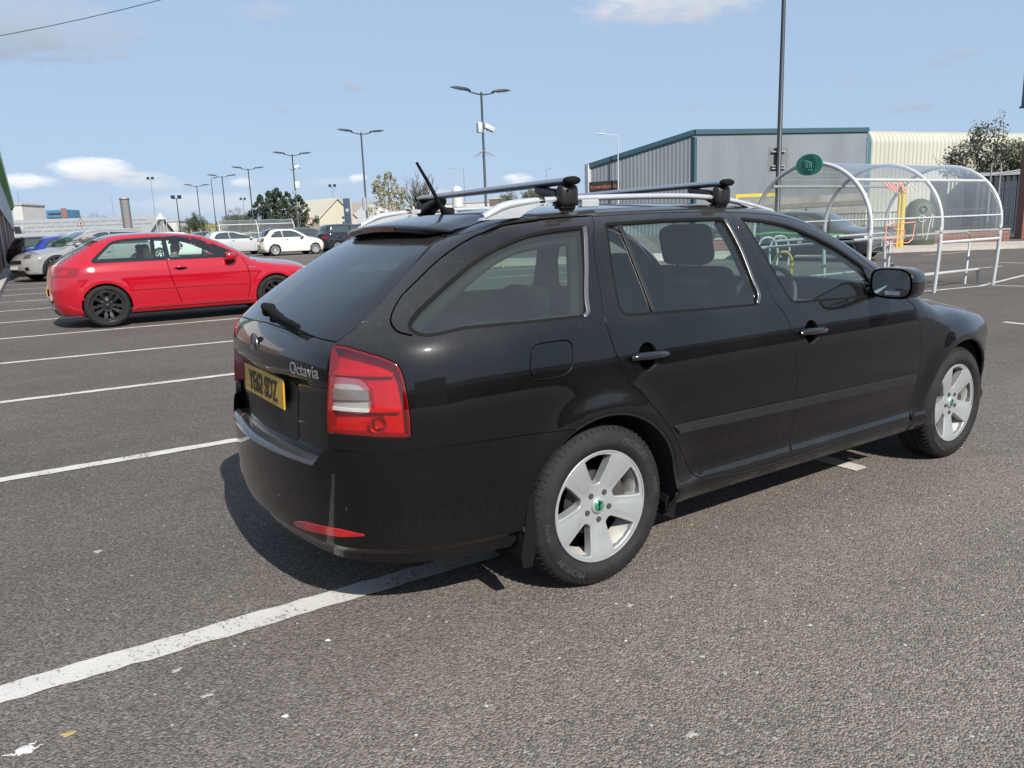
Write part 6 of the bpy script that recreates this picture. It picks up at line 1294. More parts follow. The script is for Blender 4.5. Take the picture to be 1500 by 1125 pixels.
for y in ysk:
    xk=-2.18+.030*y-.40; z=float(gz(y)); V+=[(xk+.12,y,z-.02),(xk+.11,y,z+.13),(xk,y,z+.135),(xk-1.5,y,z+.14)]
kb.add(V,[(4*i+k,4*i+k+1,4*i+5+k,4*i+4+k) for i in range(len(ysk)-1) for k in range(3)]); tag(kb.build('pavement',M['paving']),'pale kerbed pavement at the foot of the brick wall','pavement',kind='structure')
def frame(px,dp,rz=None):
    P=base(px,dp); return P
def house(name,label,px,dp,rz,L,W,eave,ridge,wm,rm,parts=None,cat='building'):
    P=base(px,dp); t=empty(name,tuple(P),rz,label,cat); l,w_=L/2,W/2
    m=MB(); m.add([(-l,-w_,0),(l,-w_,0),(l,w_,0),(-l,w_,0),(-l,-w_,eave),(l,-w_,eave),(l,w_,eave),(-l,w_,eave),(-l,0,ridge),(l,0,ridge)],[(0,1,5,4),(2,3,7,6),(1,2,6,9,5),(3,0,4,8,7)]); m.build('wall',wm,t)
    m=MB(); o=.25; sl=(ridge-eave)/w_
    for s in(-1,1): m.prism([(-l-o,s*(w_+o),eave-sl*o+.02),(l+o,s*(w_+o),eave-sl*o+.02),(l+o,0,ridge+.02),(-l-o,0,ridge+.02)],(0,0,.14))
    r=m.build('roof',rm,t)
    if parts: parts(t,r,l,w_)
    return t
VA=math.degrees(CAM['yaw'])-90   # the picture plane runs this way
def skylights(t,r,l,w_):
    for j in range(3):
        for i in range(14):
            x=-l+2+i*(2*l-4)/13+(j%2)*1.1; f=.22+.26*j
            MB().box((x,-w_*(1-f),1.9+(4.25-1.9)*f+.165),(1.1,.5,.03),rx=math.atan2(2.35,w_)).build('rooflight',bpy.data.materials.get('grp') or mat('grp',(.17,.18,.18),.5),r)
house('industrial_unit','long low unit with a pale grey roof dotted with roof lights',125,112.,R_(VA+8),21.,12.,1.9,4.25,M['white_wall'],mat('pale grey sheet roof',(.25,.255,.25),.6,var=.07,scale=.4),skylights)
def cream_parts(t,r,l,w_):
    for z in(2.2,2.9): MB().box((l+.03,.9,z),(.05,.35,.3)).build('vent',M['dark_window'],t)
    MB().box((-l*.2,-w_-.04,1.2),(l*1.3,.06,1.3)).build('window',M['dark_window'],t)
house('cream_building','cream building with a cream metal roof right of the conifer clump',470,108.,R_(VA-38),7.6,6.4,2.9,5.4,M['cream_wall'],M['cream_roof'],cream_parts)
house('white_gable_building','white gabled building between the dark totem sign and the birch tree',548,125.,R_(VA-60),8.,7.5,2.2,5.2,M['white_wall'],M['white_wall'])
house('brown_roof_building','wide building with a brown grey roof behind the totem sign and the birch',528,150.,R_(VA+4),15.,12.,3.2,6.6,M['concrete'],M['brown_roof'])
def block(name,label,px0,px1,ytop,dp,depth,mt,cat='building',parts=None,rz=0.,zb=0.):
    P=base((px0+px1)/2,dp); d0=ray(px0,330);d1=ray(px1,330); wd=float(np.linalg.norm((d1/(d1@CF)-d0/(d0@CF))*dp)); zt=px_h((px0+px1)/2,ytop,P)-P[2]
    t=empty(name,tuple(P),R_(VA+rz),label,cat); MB().box((0,depth/2,(zt+zb)/2),(wd,depth,zt-zb)).build('wall',mt,t); 
    if parts: parts(t,wd,zt,depth)
    return t
def tower_parts(t,wd,zt,dp_):
    for k in range(5): MB().box((-.3,-.06,zt*(.42+.12*k)),(wd*.72,.1,zt*.05)).build('window_band',M['dark_window'],t)
    MB().box((wd*.36,-.15,zt*.52),(wd*.24,.3,zt*1.04)).build('stair_tower',mat('rust brown panels',(.22,.11,.09),.7),t)
block('office_tower','distant blue glazed tower with a rust coloured end above the pale roof',70,101,308,330.,10.,mat('blue glazed cladding',(.06,.17,.28),.35,var=.15,scale=.2),parts=tower_parts)
def cap(t,wd,zt,dp_): MB().box((0,dp_/2,zt+.1),(wd+.3,dp_+.3,.25)).build('roof',M['concrete'],t)
block('white_block','white block rising beyond the end of the brick wall',22,36,301,118.,6.,M['white_wall'],parts=cap)
block('white_unit','long low white industrial unit behind the rear roof bar',600,800,297,150.,20.,M['white_wall'],parts=cap,rz=-4)
block('white_unit','low white shed far off left of the twin floodlight mast',228,262,325,140.,10.,M['white_wall'],parts=cap)
block('plant_box','small brown grey box standing on the skyline right of the camera post',718,736,292,140.,4.,mat('brown box',(.12,.09,.07),.8),parts=cap)
# chimney, tank, marquee, totem
P=base(187,100.); zt=px_h(187,291,P)-P[2]; t=empty('steel_chimney',tuple(P),0,'fat ribbed steel chimney standing above the car roofs','chimney'); m=MB(); pr=[]
for k in range(9): z=zt*(.2+.8*k/8); pr+=[(.55,z-.02),(.58,z)]
m.lathe([(.55,0)]+pr+[(.001,zt)],20,axis='z'); m.build('flue',mat('polished steel flue',(.42,.42,.41),.35,.25),t); MB().lathe([(.56,zt*.97),(.62,zt*.97),(.62,zt*1.01),(.56,zt*1.01)],20,axis='z').build('cap',M['grey_steel'],t)
P=base(672,130.); zt=px_h(672,273,P)-P[2]; t=empty('white_tank',tuple(P),0,'slim white tank with a domed top seen above the rear roof bar','tank'); MB().lathe([(.9,0),(.9,zt-.8),(.75,zt-.35),(.4,zt-.08),(.001,zt)],20,axis='z').build('vessel',M['white_wall'],t); MB().lathe([(.92,zt*.55),(.96,zt*.55),(.96,zt*.57),(.92,zt*.57)],20,axis='z').build('band',M['grey_steel'],t)
P=base(237,100.); t=empty('marquee',tuple(P),R_(VA),'small pointed white marquee roof between the mast and the twin floodlights','marquee'); MB().add([(-.48,-.48,3.4),(.48,-.48,3.4),(.48,.48,3.4),(-.48,.48,3.4),(0,0,4.3)],[(0,1,4),(1,2,4),(2,3,4),(3,0,4)]).build('canopy',M['white_wall'],t)
for x in(-.45,.45):
    for y in(-.45,.45): MB().tube([(x,y,0),(x,y,3.4)],.04,6).build('leg',M['white_steel'],t)
P=base(511,86.); zt=px_h(511,291,P)-P[2]; t=empty('totem_sign',tuple(P),R_(VA-8),'dark slate totem sign beside the cream building','sign'); MB().box((0,0,zt/2),(.82,.30,zt),bev=.02).build('panel',mat('slate blue panel',(.055,.075,.105),.4),t); MB().box((0,-.157,zt*.72),(.34,.01,.34),bev=.003).build('emblem',mat('grey emblem',(.35,.38,.42),.4),t); MB().box((.46,0,zt/2),(.10,.28,zt*.99)).build('edge_strip',M['white_wall'],t)
P=base(119.5,58.); zc=px_h(120,326.5,P)-P[2]; t=empty('warning_sign',tuple(P),R_(VA-8),'red edged triangular warning sign above the silver car roof','road sign')
MB().tube([(0,0,0),(0,0,zc+.2)],.035,8).build('post',M['grey_steel'],t)
MB().prism([(-.33,-.045,zc-.24),(.33,-.045,zc-.24),(0,-.045,zc+.34)],(0,-.012,0)).build('border',mat('dull red border',(.28,.10,.09),.5),t); MB().prism([(-.235,-.060,zc-.185),(.235,-.060,zc-.185),(0,-.060,zc+.235)],(0,-.004,0)).build('face',M['white_wall'],t); MB().prism([(-.05,-.066,zc-.13),(.07,-.066,zc-.13),(.05,-.066,zc+.02),(-.03,-.066,zc+.08)],(0,-.003,0)).build('symbol',M['ink'],t)
P=base(454,92.); zc=px_h(454,325,P)-P[2]; t=empty('speed_sign',tuple(P),R_(VA),'small round red ringed sign on a post in front of the cream building','road sign'); MB().tube([(0,0,0),(0,0,zc+.3)],.04,6).build('post',M['grey_steel'],t); MB().lathe([(.001,-.06),(.42,-.06),(.42,-.04)],20,axis='y',c=(0,0,zc)).build('ring',mat('red ring',(.4,.05,.05),.5),t); MB().lathe([(.001,-.068),(.30,-.068)],20,axis='y',c=(0,0,zc)).build('face',M['white_wall'],t)
# grey ribbed warehouse and the cream ribbed hall
def ribbed(A,Bq,z0,zf,pitch,dep,mb):
    A=np.array(A,float);Bq=np.array(Bq,float); L=np.linalg.norm(Bq-A); t=(Bq-A)/L; n=np.array([t[1],-t[0]]); k=int(L/pitch); V=[]
    for i in range(k+1):
        for f,o in((0,0),(.42,0),(.55,dep),(.88,dep)):
            s=min(L,(i+f)*pitch); p=A+t*s+n*o; V+=[(p[0],p[1],z0),(p[0],p[1],zf(s/L))]
    mb.add(V,[(2*i,2*i+2,2*i+3,2*i+1) for i in range(len(V)//2-1)]); return t,n,L
A_=base(1016,62.);C_=base(1264,70.); _d=ray(863,330); _t=np.array([-.45,.893]); _n=np.array([.893,.45]); B_=CL+_d*((A_[:2]-CL[:2])@_n/(_d[:2]@_n)); B_[2]=float(gz(B_[1])); H9=px_h(1016,197,A_); zB=px_h(865,245,B_); zC=px_h(1262,193.5,C_)
wh=empty('warehouse',(0,0,0),0,'grey ribbed warehouse with teal trim and a dark orange lettered sign','building')
m=MB(); ribbed(B_[:2],A_[:2],0,lambda f: zB+(H9-zB)*f,.33,.022,m); m.build('side_wall',M['warehouse'],wh); m=MB(); t1,n1,L1=ribbed(A_[:2],C_[:2],0,lambda f:H9+(zC-H9)*f,.33,.03,m); m.build('front_wall',M['warehouse'],wh)
n2=np.array([-(n1[0]),-(n1[1])]); m=MB(); bk=[A_,C_,C_+np.array([*n2*28,0]),B_+np.array([.3,.2,0])]; m.add([(p[0],p[1],z) for p,z in zip(bk,(H9-.05,zC-.05,zC-.05,zB-.05))],[(0,1,2,3)]); m.build('roof',M['warehouse'],wh)
def beam(P,Q,w_,hh,mb): 
    P=Vector(P);Q=Vector(Q); d_=(Q-P); L=d_.length; mb.box(tuple((P+Q)/2),(L,w_,hh),rz=math.atan2(d_.y,d_.x),ry=-math.asin(d_.z/L))
m=MB(); beam((B_[0],B_[1],zB),(A_[0],A_[1],H9),.35,.38,m); m.build('eaves_trim',M['teal_trim'],wh); m=MB(); beam((A_[0],A_[1],H9+.003),(C_[0],C_[1],zC),.35,.38,m); m.build('eaves_trim',M['teal_trim'],wh)
m=MB().box((A_[0],A_[1],H9/2-.2),(.30,.30,H9-.4)); m.build('corner_trim',M['teal_trim'],wh); m=MB().box((B_[0],B_[1],zB/2),(.45,.45,zB+.3)); m.build('corner_trim',M['white_steel'],wh)
# sign on the side wall
dBA=(A_-B_)[:2]; LBA=np.linalg.norm(dBA); tBA=dBA/LBA; nBA=np.array([tBA[1],-tBA[0]])
def on_wall(px,py):
    d=ray(px,py); s=((B_[:2]-CL[:2])@nBA)/(d[:2]@nBA); return CL+d*s
w0,w1=on_wall(864,281),on_wall(908,264); cx=(w0+w1)/2; lw=float(np.linalg.norm((w1-w0)[:2])); lh=float(w1[2]-w0[2])
a_=math.atan2(tBA[1],tBA[0]); m=MB().box((cx[0]+nBA[0]*.15,cx[1]+nBA[1]*.15,cx[2]),(lw,.12,lh),rz=a_); sgn=m.build('sign_board',mat('dark sign board',(.022,.020,.022),.6),wh)
tx=text_mb('townlands',lh*.62,.02,sx=1.); sxx=lw*.86/max(1e-6,(max(v[0] for v in tx.v)-min(v[0] for v in tx.v))); tx.v=[(v[0]*sxx,v[1]-lh*.06,v[2]) for v in tx.v]
R3=Matrix(((tBA[0],0,nBA[0],cx[0]+nBA[0]*.235),(tBA[1],0,nBA[1],cx[1]+nBA[1]*.235),(0,1,0,cx[2]),(0,0,0,1))); tx.xf(R3); tx.build('sign_lettering',mat('orange lettering',(.38,.13,.06),.6),sgn)
# cream hall with a rolled eave
D_=base(1560,80.); rd=1.15; ch=empty('ribbed_hall',(0,0,0),0,'cream ribbed hall with a rounded eave beside the grey warehouse','building'); tCD=(D_-C_)[:2]; LCD=np.linalg.norm(tCD); tCD/=LCD; nCD=np.array([tCD[1],-tCD[0]]); m=MB(); V=[]; prof=[(0,0),(0,zC-rd)]+[(rd-rd*math.cos(a),zC-rd+rd*math.sin(a)) for a in np.linspace(0,math.pi/2,9)[1:]]+[(14,zC+.9)]
prn=[(-1,0),(-1,0)]+[(-math.cos(a),math.sin(a)) for a in np.linspace(0,math.pi/2,9)[1:]]+[(0,1)]
st=[]
k=int(LCD/.5)
for i in range(k):
    for f,o in((0,0),(.40,0),(.52,.06),(.88,.06)): st.append(((i+f)*.5+.35,o))
for s,o in st:
    for (dd,z),(pn,pz) in zip(prof,prn): d2=dd+pn*o; V.append((C_[0]+tCD[0]*s-nCD[0]*d2,C_[1]+tCD[1]*s-nCD[1]*d2,z+pz*o))
K=len(prof); m.add(V,[(i*K+j,(i+1)*K+j,(i+1)*K+j+1,i*K+j+1) for i in range(len(st)-1) for j in range(K-1)]); m.build('ribbed_skin',M['cream'],ch)
m=MB(); V=[]
for s in(-.05,.38):
    for (dd,z),(pn,pz) in zip(prof,prn): d2=dd+pn*.14; V.append((C_[0]+tCD[0]*s-nCD[0]*d2,C_[1]+tCD[1]*s-nCD[1]*d2,z+pz*.14))
m.add(V,[(j,K+j,K+j+1,j+1) for j in range(K-1)]); m.build('verge_trim',mat('pale teal verge',(.05,.12,.14),.5),ch)
P0,P1=base(1078,56.),base(1268,50.); bw=empty('boundary_wall',(0,0,0),0,'low dirty concrete wall in front of the warehouse, behind the trolley shelter','wall'); m=MB(); beam((*P0[:2],1.45),(*P1[:2],1.45),.25,2.9,m); m.build('panel_wall',mat('dirty concrete panels',(.50,.48,.41),.9,var=.25,scale=.9),bw); m=MB(); beam((*P0[:2],2.3),(*P1[:2],2.3),.29,.30,m); m.build('band',M['concrete'],bw)
# ------------------------------------------------------------------ right hand edge
K0=gp(1330,369.5);K1=gp(1510,363.2); dk=(K1-K0)[:2]; dk/=np.linalg.norm(dk); nk=np.array([dk[1],-dk[0]]); nk=nk if nk@np.array([1,0.3])>0 else -nk
Ka=K0[:2]-dk*26; Kb=K1[:2]+dk*14; m=MB(); V=[]
for s in np.linspace(0,1,14):
    p=Ka+(Kb-Ka)*s; z=float(gz(p[1])); 
    for o,zz in((0,-.02),(.01,.11),(.13,.12),(3.4,.13)): q=p+nk*o; V.append((q[0],q[1],z+zz))
m.add(V,[(4*i+j,4*i+j+1,4*i+5+j,4*i+4+j) for i in range(13) for j in range(3)]); tag(m.build('pavement',M['paving']),'kerbed pavement in front of the railings','pavement',kind='structure')
W0=gp(1300,362.)+np.array([*nk*.9,0]); W1=gp(1500,357.)+np.array([*nk*.9,0]); dw_=(W1-W0)[:2]; Lw=np.linalg.norm(dw_); dw_/=Lw; W0b=W0[:2]-dw_*8
rwl=empty('railing_wall',(0,0,0),0,'low red brick wall topped by thin dark railings behind the trolley shelter','fence'); m=MB(); beam((*W0b,.36),(*W1[:2],.36),.24,.60,m); m.build('brick_plinth',M['brick'],rwl); m=MB(); beam((*W0b,.69),(*W1[:2],.69),.30,.06,m); m.build('coping',M['concrete'],rwl)
m=MB(); Lr=Lw+8
for z in(.80,1.50): beam((*W0b,z),(*W1[:2],z),.03,.04,m)
for s in np.arange(0,Lr,.13): p=W0b+dw_*s; m.box((p[0],p[1],1.14),(.016,.016,.80))
for s in np.arange(0,Lr,2.6): p=W0b+dw_*s; m.box((p[0],p[1],1.15),(.05,.05,.9))
m.build('railings',M['lamp_steel'],rwl)
PF0,PF1=base(1461,38.),base(1496,36.5); d2=(PF1-PF0)[:2]; L2=np.linalg.norm(d2); d2/=L2; zt=px_h(1478,266,PF0); pf=empty('palisade_fence',(0,0,0),0,'pale grey palisade fence with rounded pale tops at the right edge','fence'); m=MB()
for s in np.arange(0,L2+.2,.165): p=PF0[:2]+d2*s; m.prism([(p[0]-.045*d2[0],p[1]-.045*d2[1],.15),(p[0]+.045*d2[0],p[1]+.045*d2[1],.15),(p[0]+.045*d2[0],p[1]+.045*d2[1],zt-.12),(p[0]+.02*d2[0],p[1]+.02*d2[1],zt),(p[0]-.02*d2[0],p[1]-.02*d2[1],zt),(p[0]-.045*d2[0],p[1]-.045*d2[1],zt-.12)],(.012,.012,0))
m.build('pales',mat('galvanised pales',(.36,.38,.39),.5,.3),pf); m=MB()
for z in(.6,zt-.35): beam((*PF0[:2],z),(*PF1[:2],z),.05,.05,m)
m.build('cross_rails',M['grey_steel'],pf)
def box_at(px0,px1,ytop,dp,depth,mt,name,label,cat,parts=None,rz=-14): return block(name,label,px0,px1,ytop,dp,depth,mt,cat,parts,rz)
def cont(t,wd,zt,dp_):
    for k in range(int(wd/.28)): MB().box((-wd/2+.14+k*.28,-.03,zt*.48),(.12,.06,zt*.9)).build('door_rib',mat('teal black rib',(.016,.024,.027),.5) if k==0 else bpy.data.materials['teal black rib'],t)
    MB().box((0,-.04,zt-.1),(wd+.1,.1,.18)).build('top_rail',M['grey_steel'],t)
box_at(1428,1520,252,41.,3.,mat('near black container paint',(.014,.020,.022),.5),'container','near black steel container behind the palisade fence','container',cont)
def ribs2(t,wd,zt,dp_):
    for k in range(9): MB().box((-wd/2+.1+k*wd/9,-.04,zt/2),(.07,.08,zt)).build('rib',M['white_wall'],t)
box_at(1384,1430,262,43.,3.,M['cream_wall'],'ribbed_shed','pale vertical ribbed shed wall seen through the far end of the near shelter','building',ribs2)
gf=empty('gate_frame',tuple(base(1452,37.)),R_(VA-14),'tall grey gate frame with a cross bar left of the palisade','gate'); zt=px_h(1450,246,base(1452,37.)); 
for x in(-.2,.2): MB().tube([(x,0,0),(x,0,zt)],.035,6).build('upright',M['grey_steel'],gf)
MB().tube([(-.2,0,zt-.55),(1.5,0,zt-.30)],.04,6).build('cross_bar',M['grey_steel'],gf)
bp2=base(1553,33.); zt=px_h(1497,222,bp2); t=empty('brick_pier',tuple(bp2),R_(VA-14),'red brick pier at the right edge of the picture','pier'); P=base(1504,33.); wd=float(np.linalg.norm((bp2-P)[:2]))*2; MB().box((0,.4,zt/2),(wd,.8,zt)).build('brickwork',M['brick_x'],t); MB().box((0,.4,zt+.04),(wd+.03,.83,.08)).build('coping',M['brick_x'],t)
P=base(1500,33.5); za,zb4=px_h(1497,99,P),px_h(1495,164,P); t=empty('sign_box',tuple(P),R_(VA-14),'dark grey box high on a post at the top right edge','sign'); x0=base(1488,33.5); ww=float(np.linalg.norm((P-x0)[:2])); MB().box((0,.25,(za+zb4)/2),(ww*2,.5,za-zb4)).build('box',mat('dark slate panel',(.035,.045,.055),.5),t); MB().box((0,.25,za+.03),(ww*2+.06,.6,.14)).build('cap',M['teal_trim'],t); MB().box((0,.25,zb4-.03),(ww*2+.12,.6,.07)).build('base_plate',M['lamp_steel'],t); MB().tube([(ww*.6,.3,0),(ww*.6,.3,zb4)],.08,8).build('post',M['lamp_steel'],t)
P=gp(1355,363)+np.array([*nk*.5,0]); zt=px_h(1355,291,P)-P[2]; wd=float(1.0); t=empty('bottle_bank',tuple(P),R_(VA-10),'dark olive green bottle bank with a domed top behind the near shelter','recycling bank'); m=MB(); V=[];n=14
for z,s in((.05,1.),(.3,1.02),(zt*.62,1.0),(zt*.82,.88),(zt*.94,.6),(zt,.2)):
    for j in range(n): a=2*math.pi*j/n; V.append((.52*s*math.copysign(abs(math.cos(a))**.6,math.cos(a)),.45*s*math.copysign(abs(math.sin(a))**.6,math.sin(a)),z))
m.add(V,[(i*n+j,i*n+(j+1)%n,(i+1)*n+(j+1)%n,(i+1)*n+j) for i in range(5) for j in range(n)],smooth=True); m.add(V[-n:],[tuple(range(n))]); m.build('body',mat('olive green plastic',(.045,.058,.036),.6,var=.15,scale=2),t); MB().tube(spl([(-.2,-.47,1.1),(-.05,-.475,1.2),(.1,-.47,1.05),(-.05,-.475,.95),(-.2,-.47,1.1)],.05),.012,5).build('scrawl',gw,t); MB().lathe([(.09,-.42),(.13,-.44),(.13,-.40)],14,axis='y',c=(.0,0,zt*.78)).build('aperture',M['rubber'],t)
# ------------------------------------------------------------------ trees
def leaf_mat(name,c1,c2):
    m=mat(name,c1,.6); h=NT(m); g_=h.n('ObjectInfo'); geo=h.n('NewGeometry'); tcn=h.n('TexCoord'); n=h.n('TexWhiteNoise'); h.l(geo.outputs['Random Per Island'],n.inputs['Vector']); h.l(h.mix(geo.outputs['Random Per Island'],c1,c2),h.b.inputs['Base Color']); h.b.inputs['Transmission Weight'].default_value=0
    return m
M['bark']=mat('grey bark',(.09,.075,.06),.95,var=.3,scale=12); M['pale_bark']=mat('birch bark',(.38,.36,.33),.9,var=.35,scale=10)
def leaves(pts,size,n,droop=.0,rs=None,flat=1.):
    """n small leaf quads scattered about the clump centres"""
    rs=rs or np.random.RandomState(3); m=MB(); V=[];F=[]
    for i in range(n):
        c,r=pts[rs.randint(len(pts))]; d_=rs.normal(size=3); d_/=np.linalg.norm(d_); p=np.array(c)+d_*r*(rs.uniform(.25,1.)**.5)*np.array([1,1,flat]); a=rs.normal(size=3); a[2]-=droop; a/=np.linalg.norm(a); b=np.cross(a,rs.normal(size=3)); b/=np.linalg.norm(b); s=size*rs.uniform(.6,1.4)
        k=len(V); V+=[p-b*s*.3,p+a*s*.5-b*s*.0,p+b*s*.3,p-a*s*.5]; F.append((k,k+1,k+2,k+3))
    return m.add(V,F)
def branches(m,p,d_,L,r,depth,rs,tips,spread=.6,up=.15,min_r=.006):
    q=p+d_*L; mid=(p+q)/2+rs.normal(size=3)*L*.05; m.tube([p,mid,q],[r,r*.8,r*.6],5,cap=False)
    tips.append((q,depth))
    if depth==0: return
    for k in range(rs.randint(2,4)+(depth>1)):
        e=d_+rs.normal(size=3)*spread; e[2]+=up; e/=np.linalg.norm(e); f=rs.uniform(.45,1.); branches(m,p+(q-p)*f,e,L*rs.uniform(.55,.8),max(min_r,r*.55),depth-1,rs,tips,spread,up,min_r)
def tree(name,label,px,dp,H,kind,seed,lm,wd=None,group=None,cat='tree',pos=None):
    rs=np.random.RandomState(seed); P=base(px,dp) if pos is None else pos; t=empty(name,tuple(P),0,label,cat,group); m=MB(); tips=[]
    wd=wd or H*.4
    if kind=='conifer':
        m.tube([(0,0,0),(0,0,H*.95)],[H*.025,.03],7); pts=[]
        for i in range(90):
            f=rs.uniform(.05,1)**.8; a=rs.uniform(0,2*math.pi); rr=wd/2*(1-f)**.75*rs.uniform(.35,1.05); z=H*(.06+.94*f)-rr*.15; pts.append(((rr*math.cos(a),rr*math.sin(a),z),H*.055*(1.25-f*.7)))
            if i%4==0: m.tube([(0,0,z),(rr*math.cos(a),rr*math.sin(a),z)],[.05,.015],4,cap=False)
        lf=leaves(pts,H*.030,6500,-.2,rs,1.1)
    elif kind=='bare':
        for k in range(3): branches(m,np.array([rs.normal()*.1,rs.normal()*.1,H*.10+.0]),np.array([rs.normal()*.10,rs.normal()*.10,1.]),H*.34,H*.018,4,rs,tips,.42,.35,.011)
        m.tube([(0,0,0),(0,0,H*.14)],[H*.022,H*.018],7); lf=None
        if lm: lf=leaves([(p_,.25) for p_,d_ in tips if d_<2],.10,500,0,rs)
    elif kind=='birch':
        m.tube([(0,0,0),(.08,0,H*.5),(.02,0,H*.93)],[H*.02,H*.013,.02],7); pts=[]
        for i in range(46):
            f=rs.uniform(.25,.97); a=rs.uniform(0,2*math.pi); L=wd/2*(1.05-.75*abs(f-.45)*1.2)*rs.uniform(.5,1.1); z=H*f; e=np.array([math.cos(a),math.sin(a),0]); q=np.array([0,0,z])+e*L+np.array([0,0,L*.35]); m.tube([(0,0,z),tuple(q)],[.03,.009],4,cap=False)
            for k in range(3): 
                s=q*rs.uniform(.75,1.)+np.array([0,0,z*.0]); s[2]=q[2]; dn=rs.uniform(.4,1.2); m.tube([tuple(s),tuple(s+np.array([rs.normal()*.1,rs.normal()*.1,-dn]))],.006,3,cap=False); pts+=[(s+np.array([0,0,-dn*g_]),.14) for g_ in(.2,.5,.9)]
        lf=leaves(pts,.15,2600,.6,rs)
    else: # shrub / broadleaf
        n=4 if kind=='shrub' else 3
        for k in range(n): branches(m,np.array([rs.normal()*.15,rs.normal()*.15,0.]) if kind=='shrub' else np.array([0,0,H*.2]),np.array([rs.normal()*.3,rs.normal()*.3,1.]),H*.36,H*.016,3,rs,tips,.55,.15)
        if kind!='shrub': m.tube([(0,0,0),(0,0,H*.25)],[H*.03,H*.02],7)
        pts=[(p_*np.array([wd/H*1.6,wd/H*1.6,1]),H*.07) for p_,d_ in tips]; lf=leaves(pts,H*.026,5200 if not(lm is LW) else 2300,0,rs)
    m.build('trunk' if kind!='shrub' else 'stem',M['pale_bark'] if kind=='birch' else M['bark'],t)
    if lf: lf.build('crown',lm,t)
    return t
LC=leaf_mat('conifer needles',(.018,.034,.018),(.055,.080,.040)); LB=leaf_mat('birch spring leaves',(.13,.14,.045),(.27,.24,.10)); LS=leaf_mat('shrub leaves',(.045,.06,.025),(.15,.17,.085)); LW=leaf_mat('pale blossom leaves',(.05,.06,.03),(.26,.26,.20)); LG=leaf_mat('olive bank leaves',(.14,.12,.05),(.24,.21,.10))
for i,(px,yt,lb) in enumerate(((385,287,'shorter dark conifer at the left of the clump behind the far shelter'),(398,280,'second dark conifer from the left in the clump'),(409,276,'tallest dark conifer in the middle of the clump'),(424,281,'dark conifer right of the tallest in the clump'),(440,286,'dark conifer at the right end of the clump, beside the cream roof'))):
    P=base(px,92.); tree('conifer',lb,px,92.+i%2*3,px_h(px,yt,P)-P[2],'conifer',11+i,LC,wd=7.0,group='clump of dark conifers')
P=base(574,62.); tree('birch_tree','drooping birch with sparse yellow green leaves left of the roof aerial',572,62.,px_h(572,247,P)-P[2],'birch',5,LB,wd=3.3)
P=base(622,64.); tree('bare_tree','leafless twiggy tree behind the roof aerial',619,64.,px_h(619,240,P)-P[2],'bare',9,None)
P=base(590,60.); tree('shrub','yellow green bush under the birch, above the estate tailgate',578,59.,3.1,'shrub',15,LB,wd=3.2,cat='shrub')
for i,(px,dp,yt,lb) in enumerate(((757,115.,279,'small pale green tree under the rear roof bar, left one'),(782,115.,277,'small pale green tree under the rear roof bar, right one'),(276,120.,317,'small round tree left of the twin headed posts'),(285,120.,314,'small dark pointed tree beside the small twin headed lamp post'),(343,118.,313,'low shrub left of the conifer clump'),(357,118.,309,'low shrub touching the left of the conifer clump'))):
    P=base(px,dp); tree('tree',lb,px,dp,px_h(px,yt,P)-P[2],'broad',30+i,LS if i!=3 else LC,wd=3.2,cat='tree')
for i,(px,dp,yt,w_,lm_,lb) in enumerate(((1428,44.,183,2.7,LW,'tall loose bush with pale blossom above the near shelter'),(1478,45.,203,2.6,LS,'darker dense bush right of the pale blossom bush'),(1452,46.,214,2.4,LW,'low leafy bush between the blossom bush and the dark bush'))):
    P=base(px,dp); tree('bush',lb,px,dp,px_h(px,yt,P)-P[2],'broad',51+i,lm_,wd=w_,cat='bush')
P=base(1183,40.); tree('bare_shrub','small reddish leafless shrub behind the near shelter',1183,40.,1.7,'bare',71,None,cat='shrub')
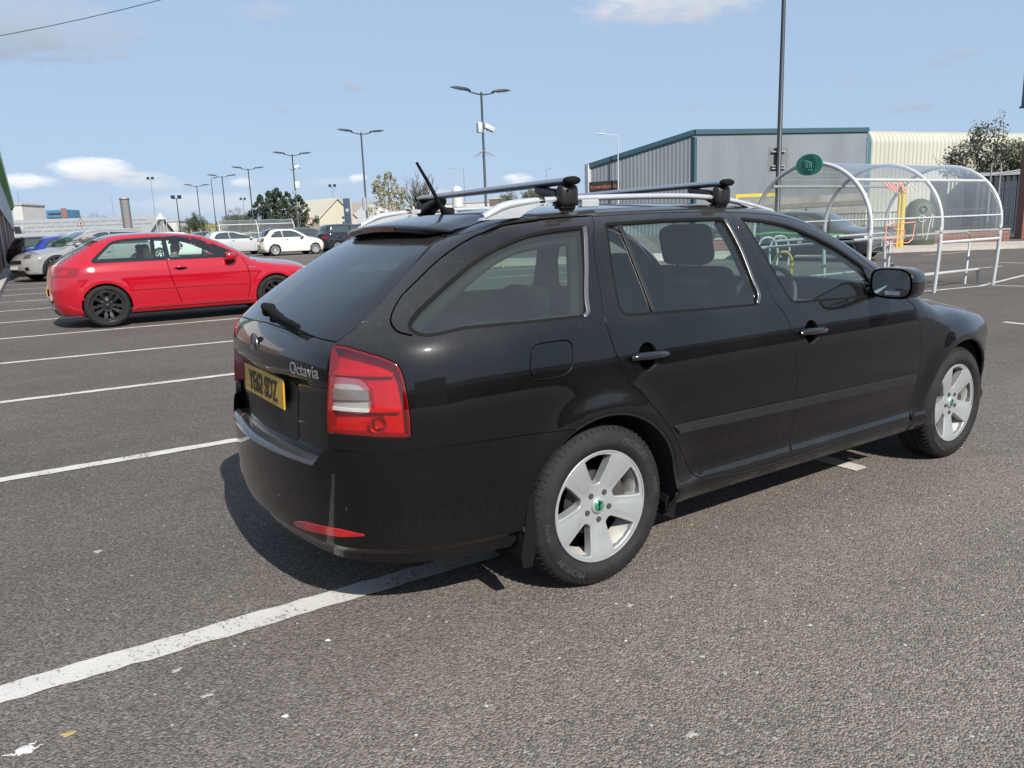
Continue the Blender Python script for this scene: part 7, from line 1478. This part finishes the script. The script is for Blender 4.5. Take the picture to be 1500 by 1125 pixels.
rs=np.random.RandomState(2); tw=[base(px,135.+rs.uniform(-6,6)) for px in np.linspace(95,150,7)]
for i,p_ in enumerate(tw): tree('bare_tree',['leafless tree just right of the blue tower','thin leafless tree beside the blue tower, second from it','leafless tree left of the warning sign','leafless tree straight above the warning sign','leafless tree right of the warning sign','leafless tree near the steel chimney, third left of it','leafless tree nearest the steel chimney'][i],0,0,5.2+rs.uniform(0,2.2),'bare',80+i,None,pos=p_)
# grassy bank far left
m=MB(); P0,P1=base(262,128.),base(372,116.); e=(P1-P0)[:2]; L=np.linalg.norm(e); e/=L; nn=np.array([-e[1],e[0]]); V=[]; nx=40
for i in range(nx+1):
    for j,(o,z) in enumerate(((-3,0),(0,2.6),(3,3.6),(7,3.2),(12,0))): p=P0[:2]+e*L*i/nx+nn*o; V.append((p[0],p[1],float(P0[2])+z*(.75+.25*math.sin(i*.5)+rs.uniform(-.08,.08))*min(1,.3+i/6,.3+(nx-i)/6)))
m.add(V,[(5*i+j,5*(i+1)+j,5*(i+1)+j+1,5*i+j+1) for i in range(nx) for j in range(4)],smooth=True); tag(m.build('grass_bank',mat('rough grass',(.17,.15,.06),.95,var=.4,scale=1.5)),'rough olive grass bank behind the lamp posts','bank',kind='structure')
# overhead cable
a,b=ap(-80,66,24.),ap(300,-18,24.); t=MB().tube([tuple(a+(b-a)*s-np.array([0,0,.12*4*s*(1-s)])) for s in np.linspace(0,1,12)],.012,5); tag(t.build('overhead_cable',M['lamp_steel']),'thin dark cable crossing the sky at the top left','cable')
# shop range behind the viewpoint: what the black paint mirrors
sr=empty('shop_range',(30,-50,0),0,'long low shop range mirrored as a dark skyline in the black paint','building')
MB().box((0,-8,2.9),(120,16,5.8)).build('wall',M['brick_x'],sr); MB().box((0,.1,5.0),(120,.5,1.4)).build('fascia',M['grey_clad'],sr); MB().box((-39,-6,3.9),(20,13,7.8)).build('gable_block',M['concrete'],sr)
for k in range(14): MB().box((-52+k*7.9,.12,1.5),(5.2,.1,2.6)).build('shop_window',M['dark_window'],sr)
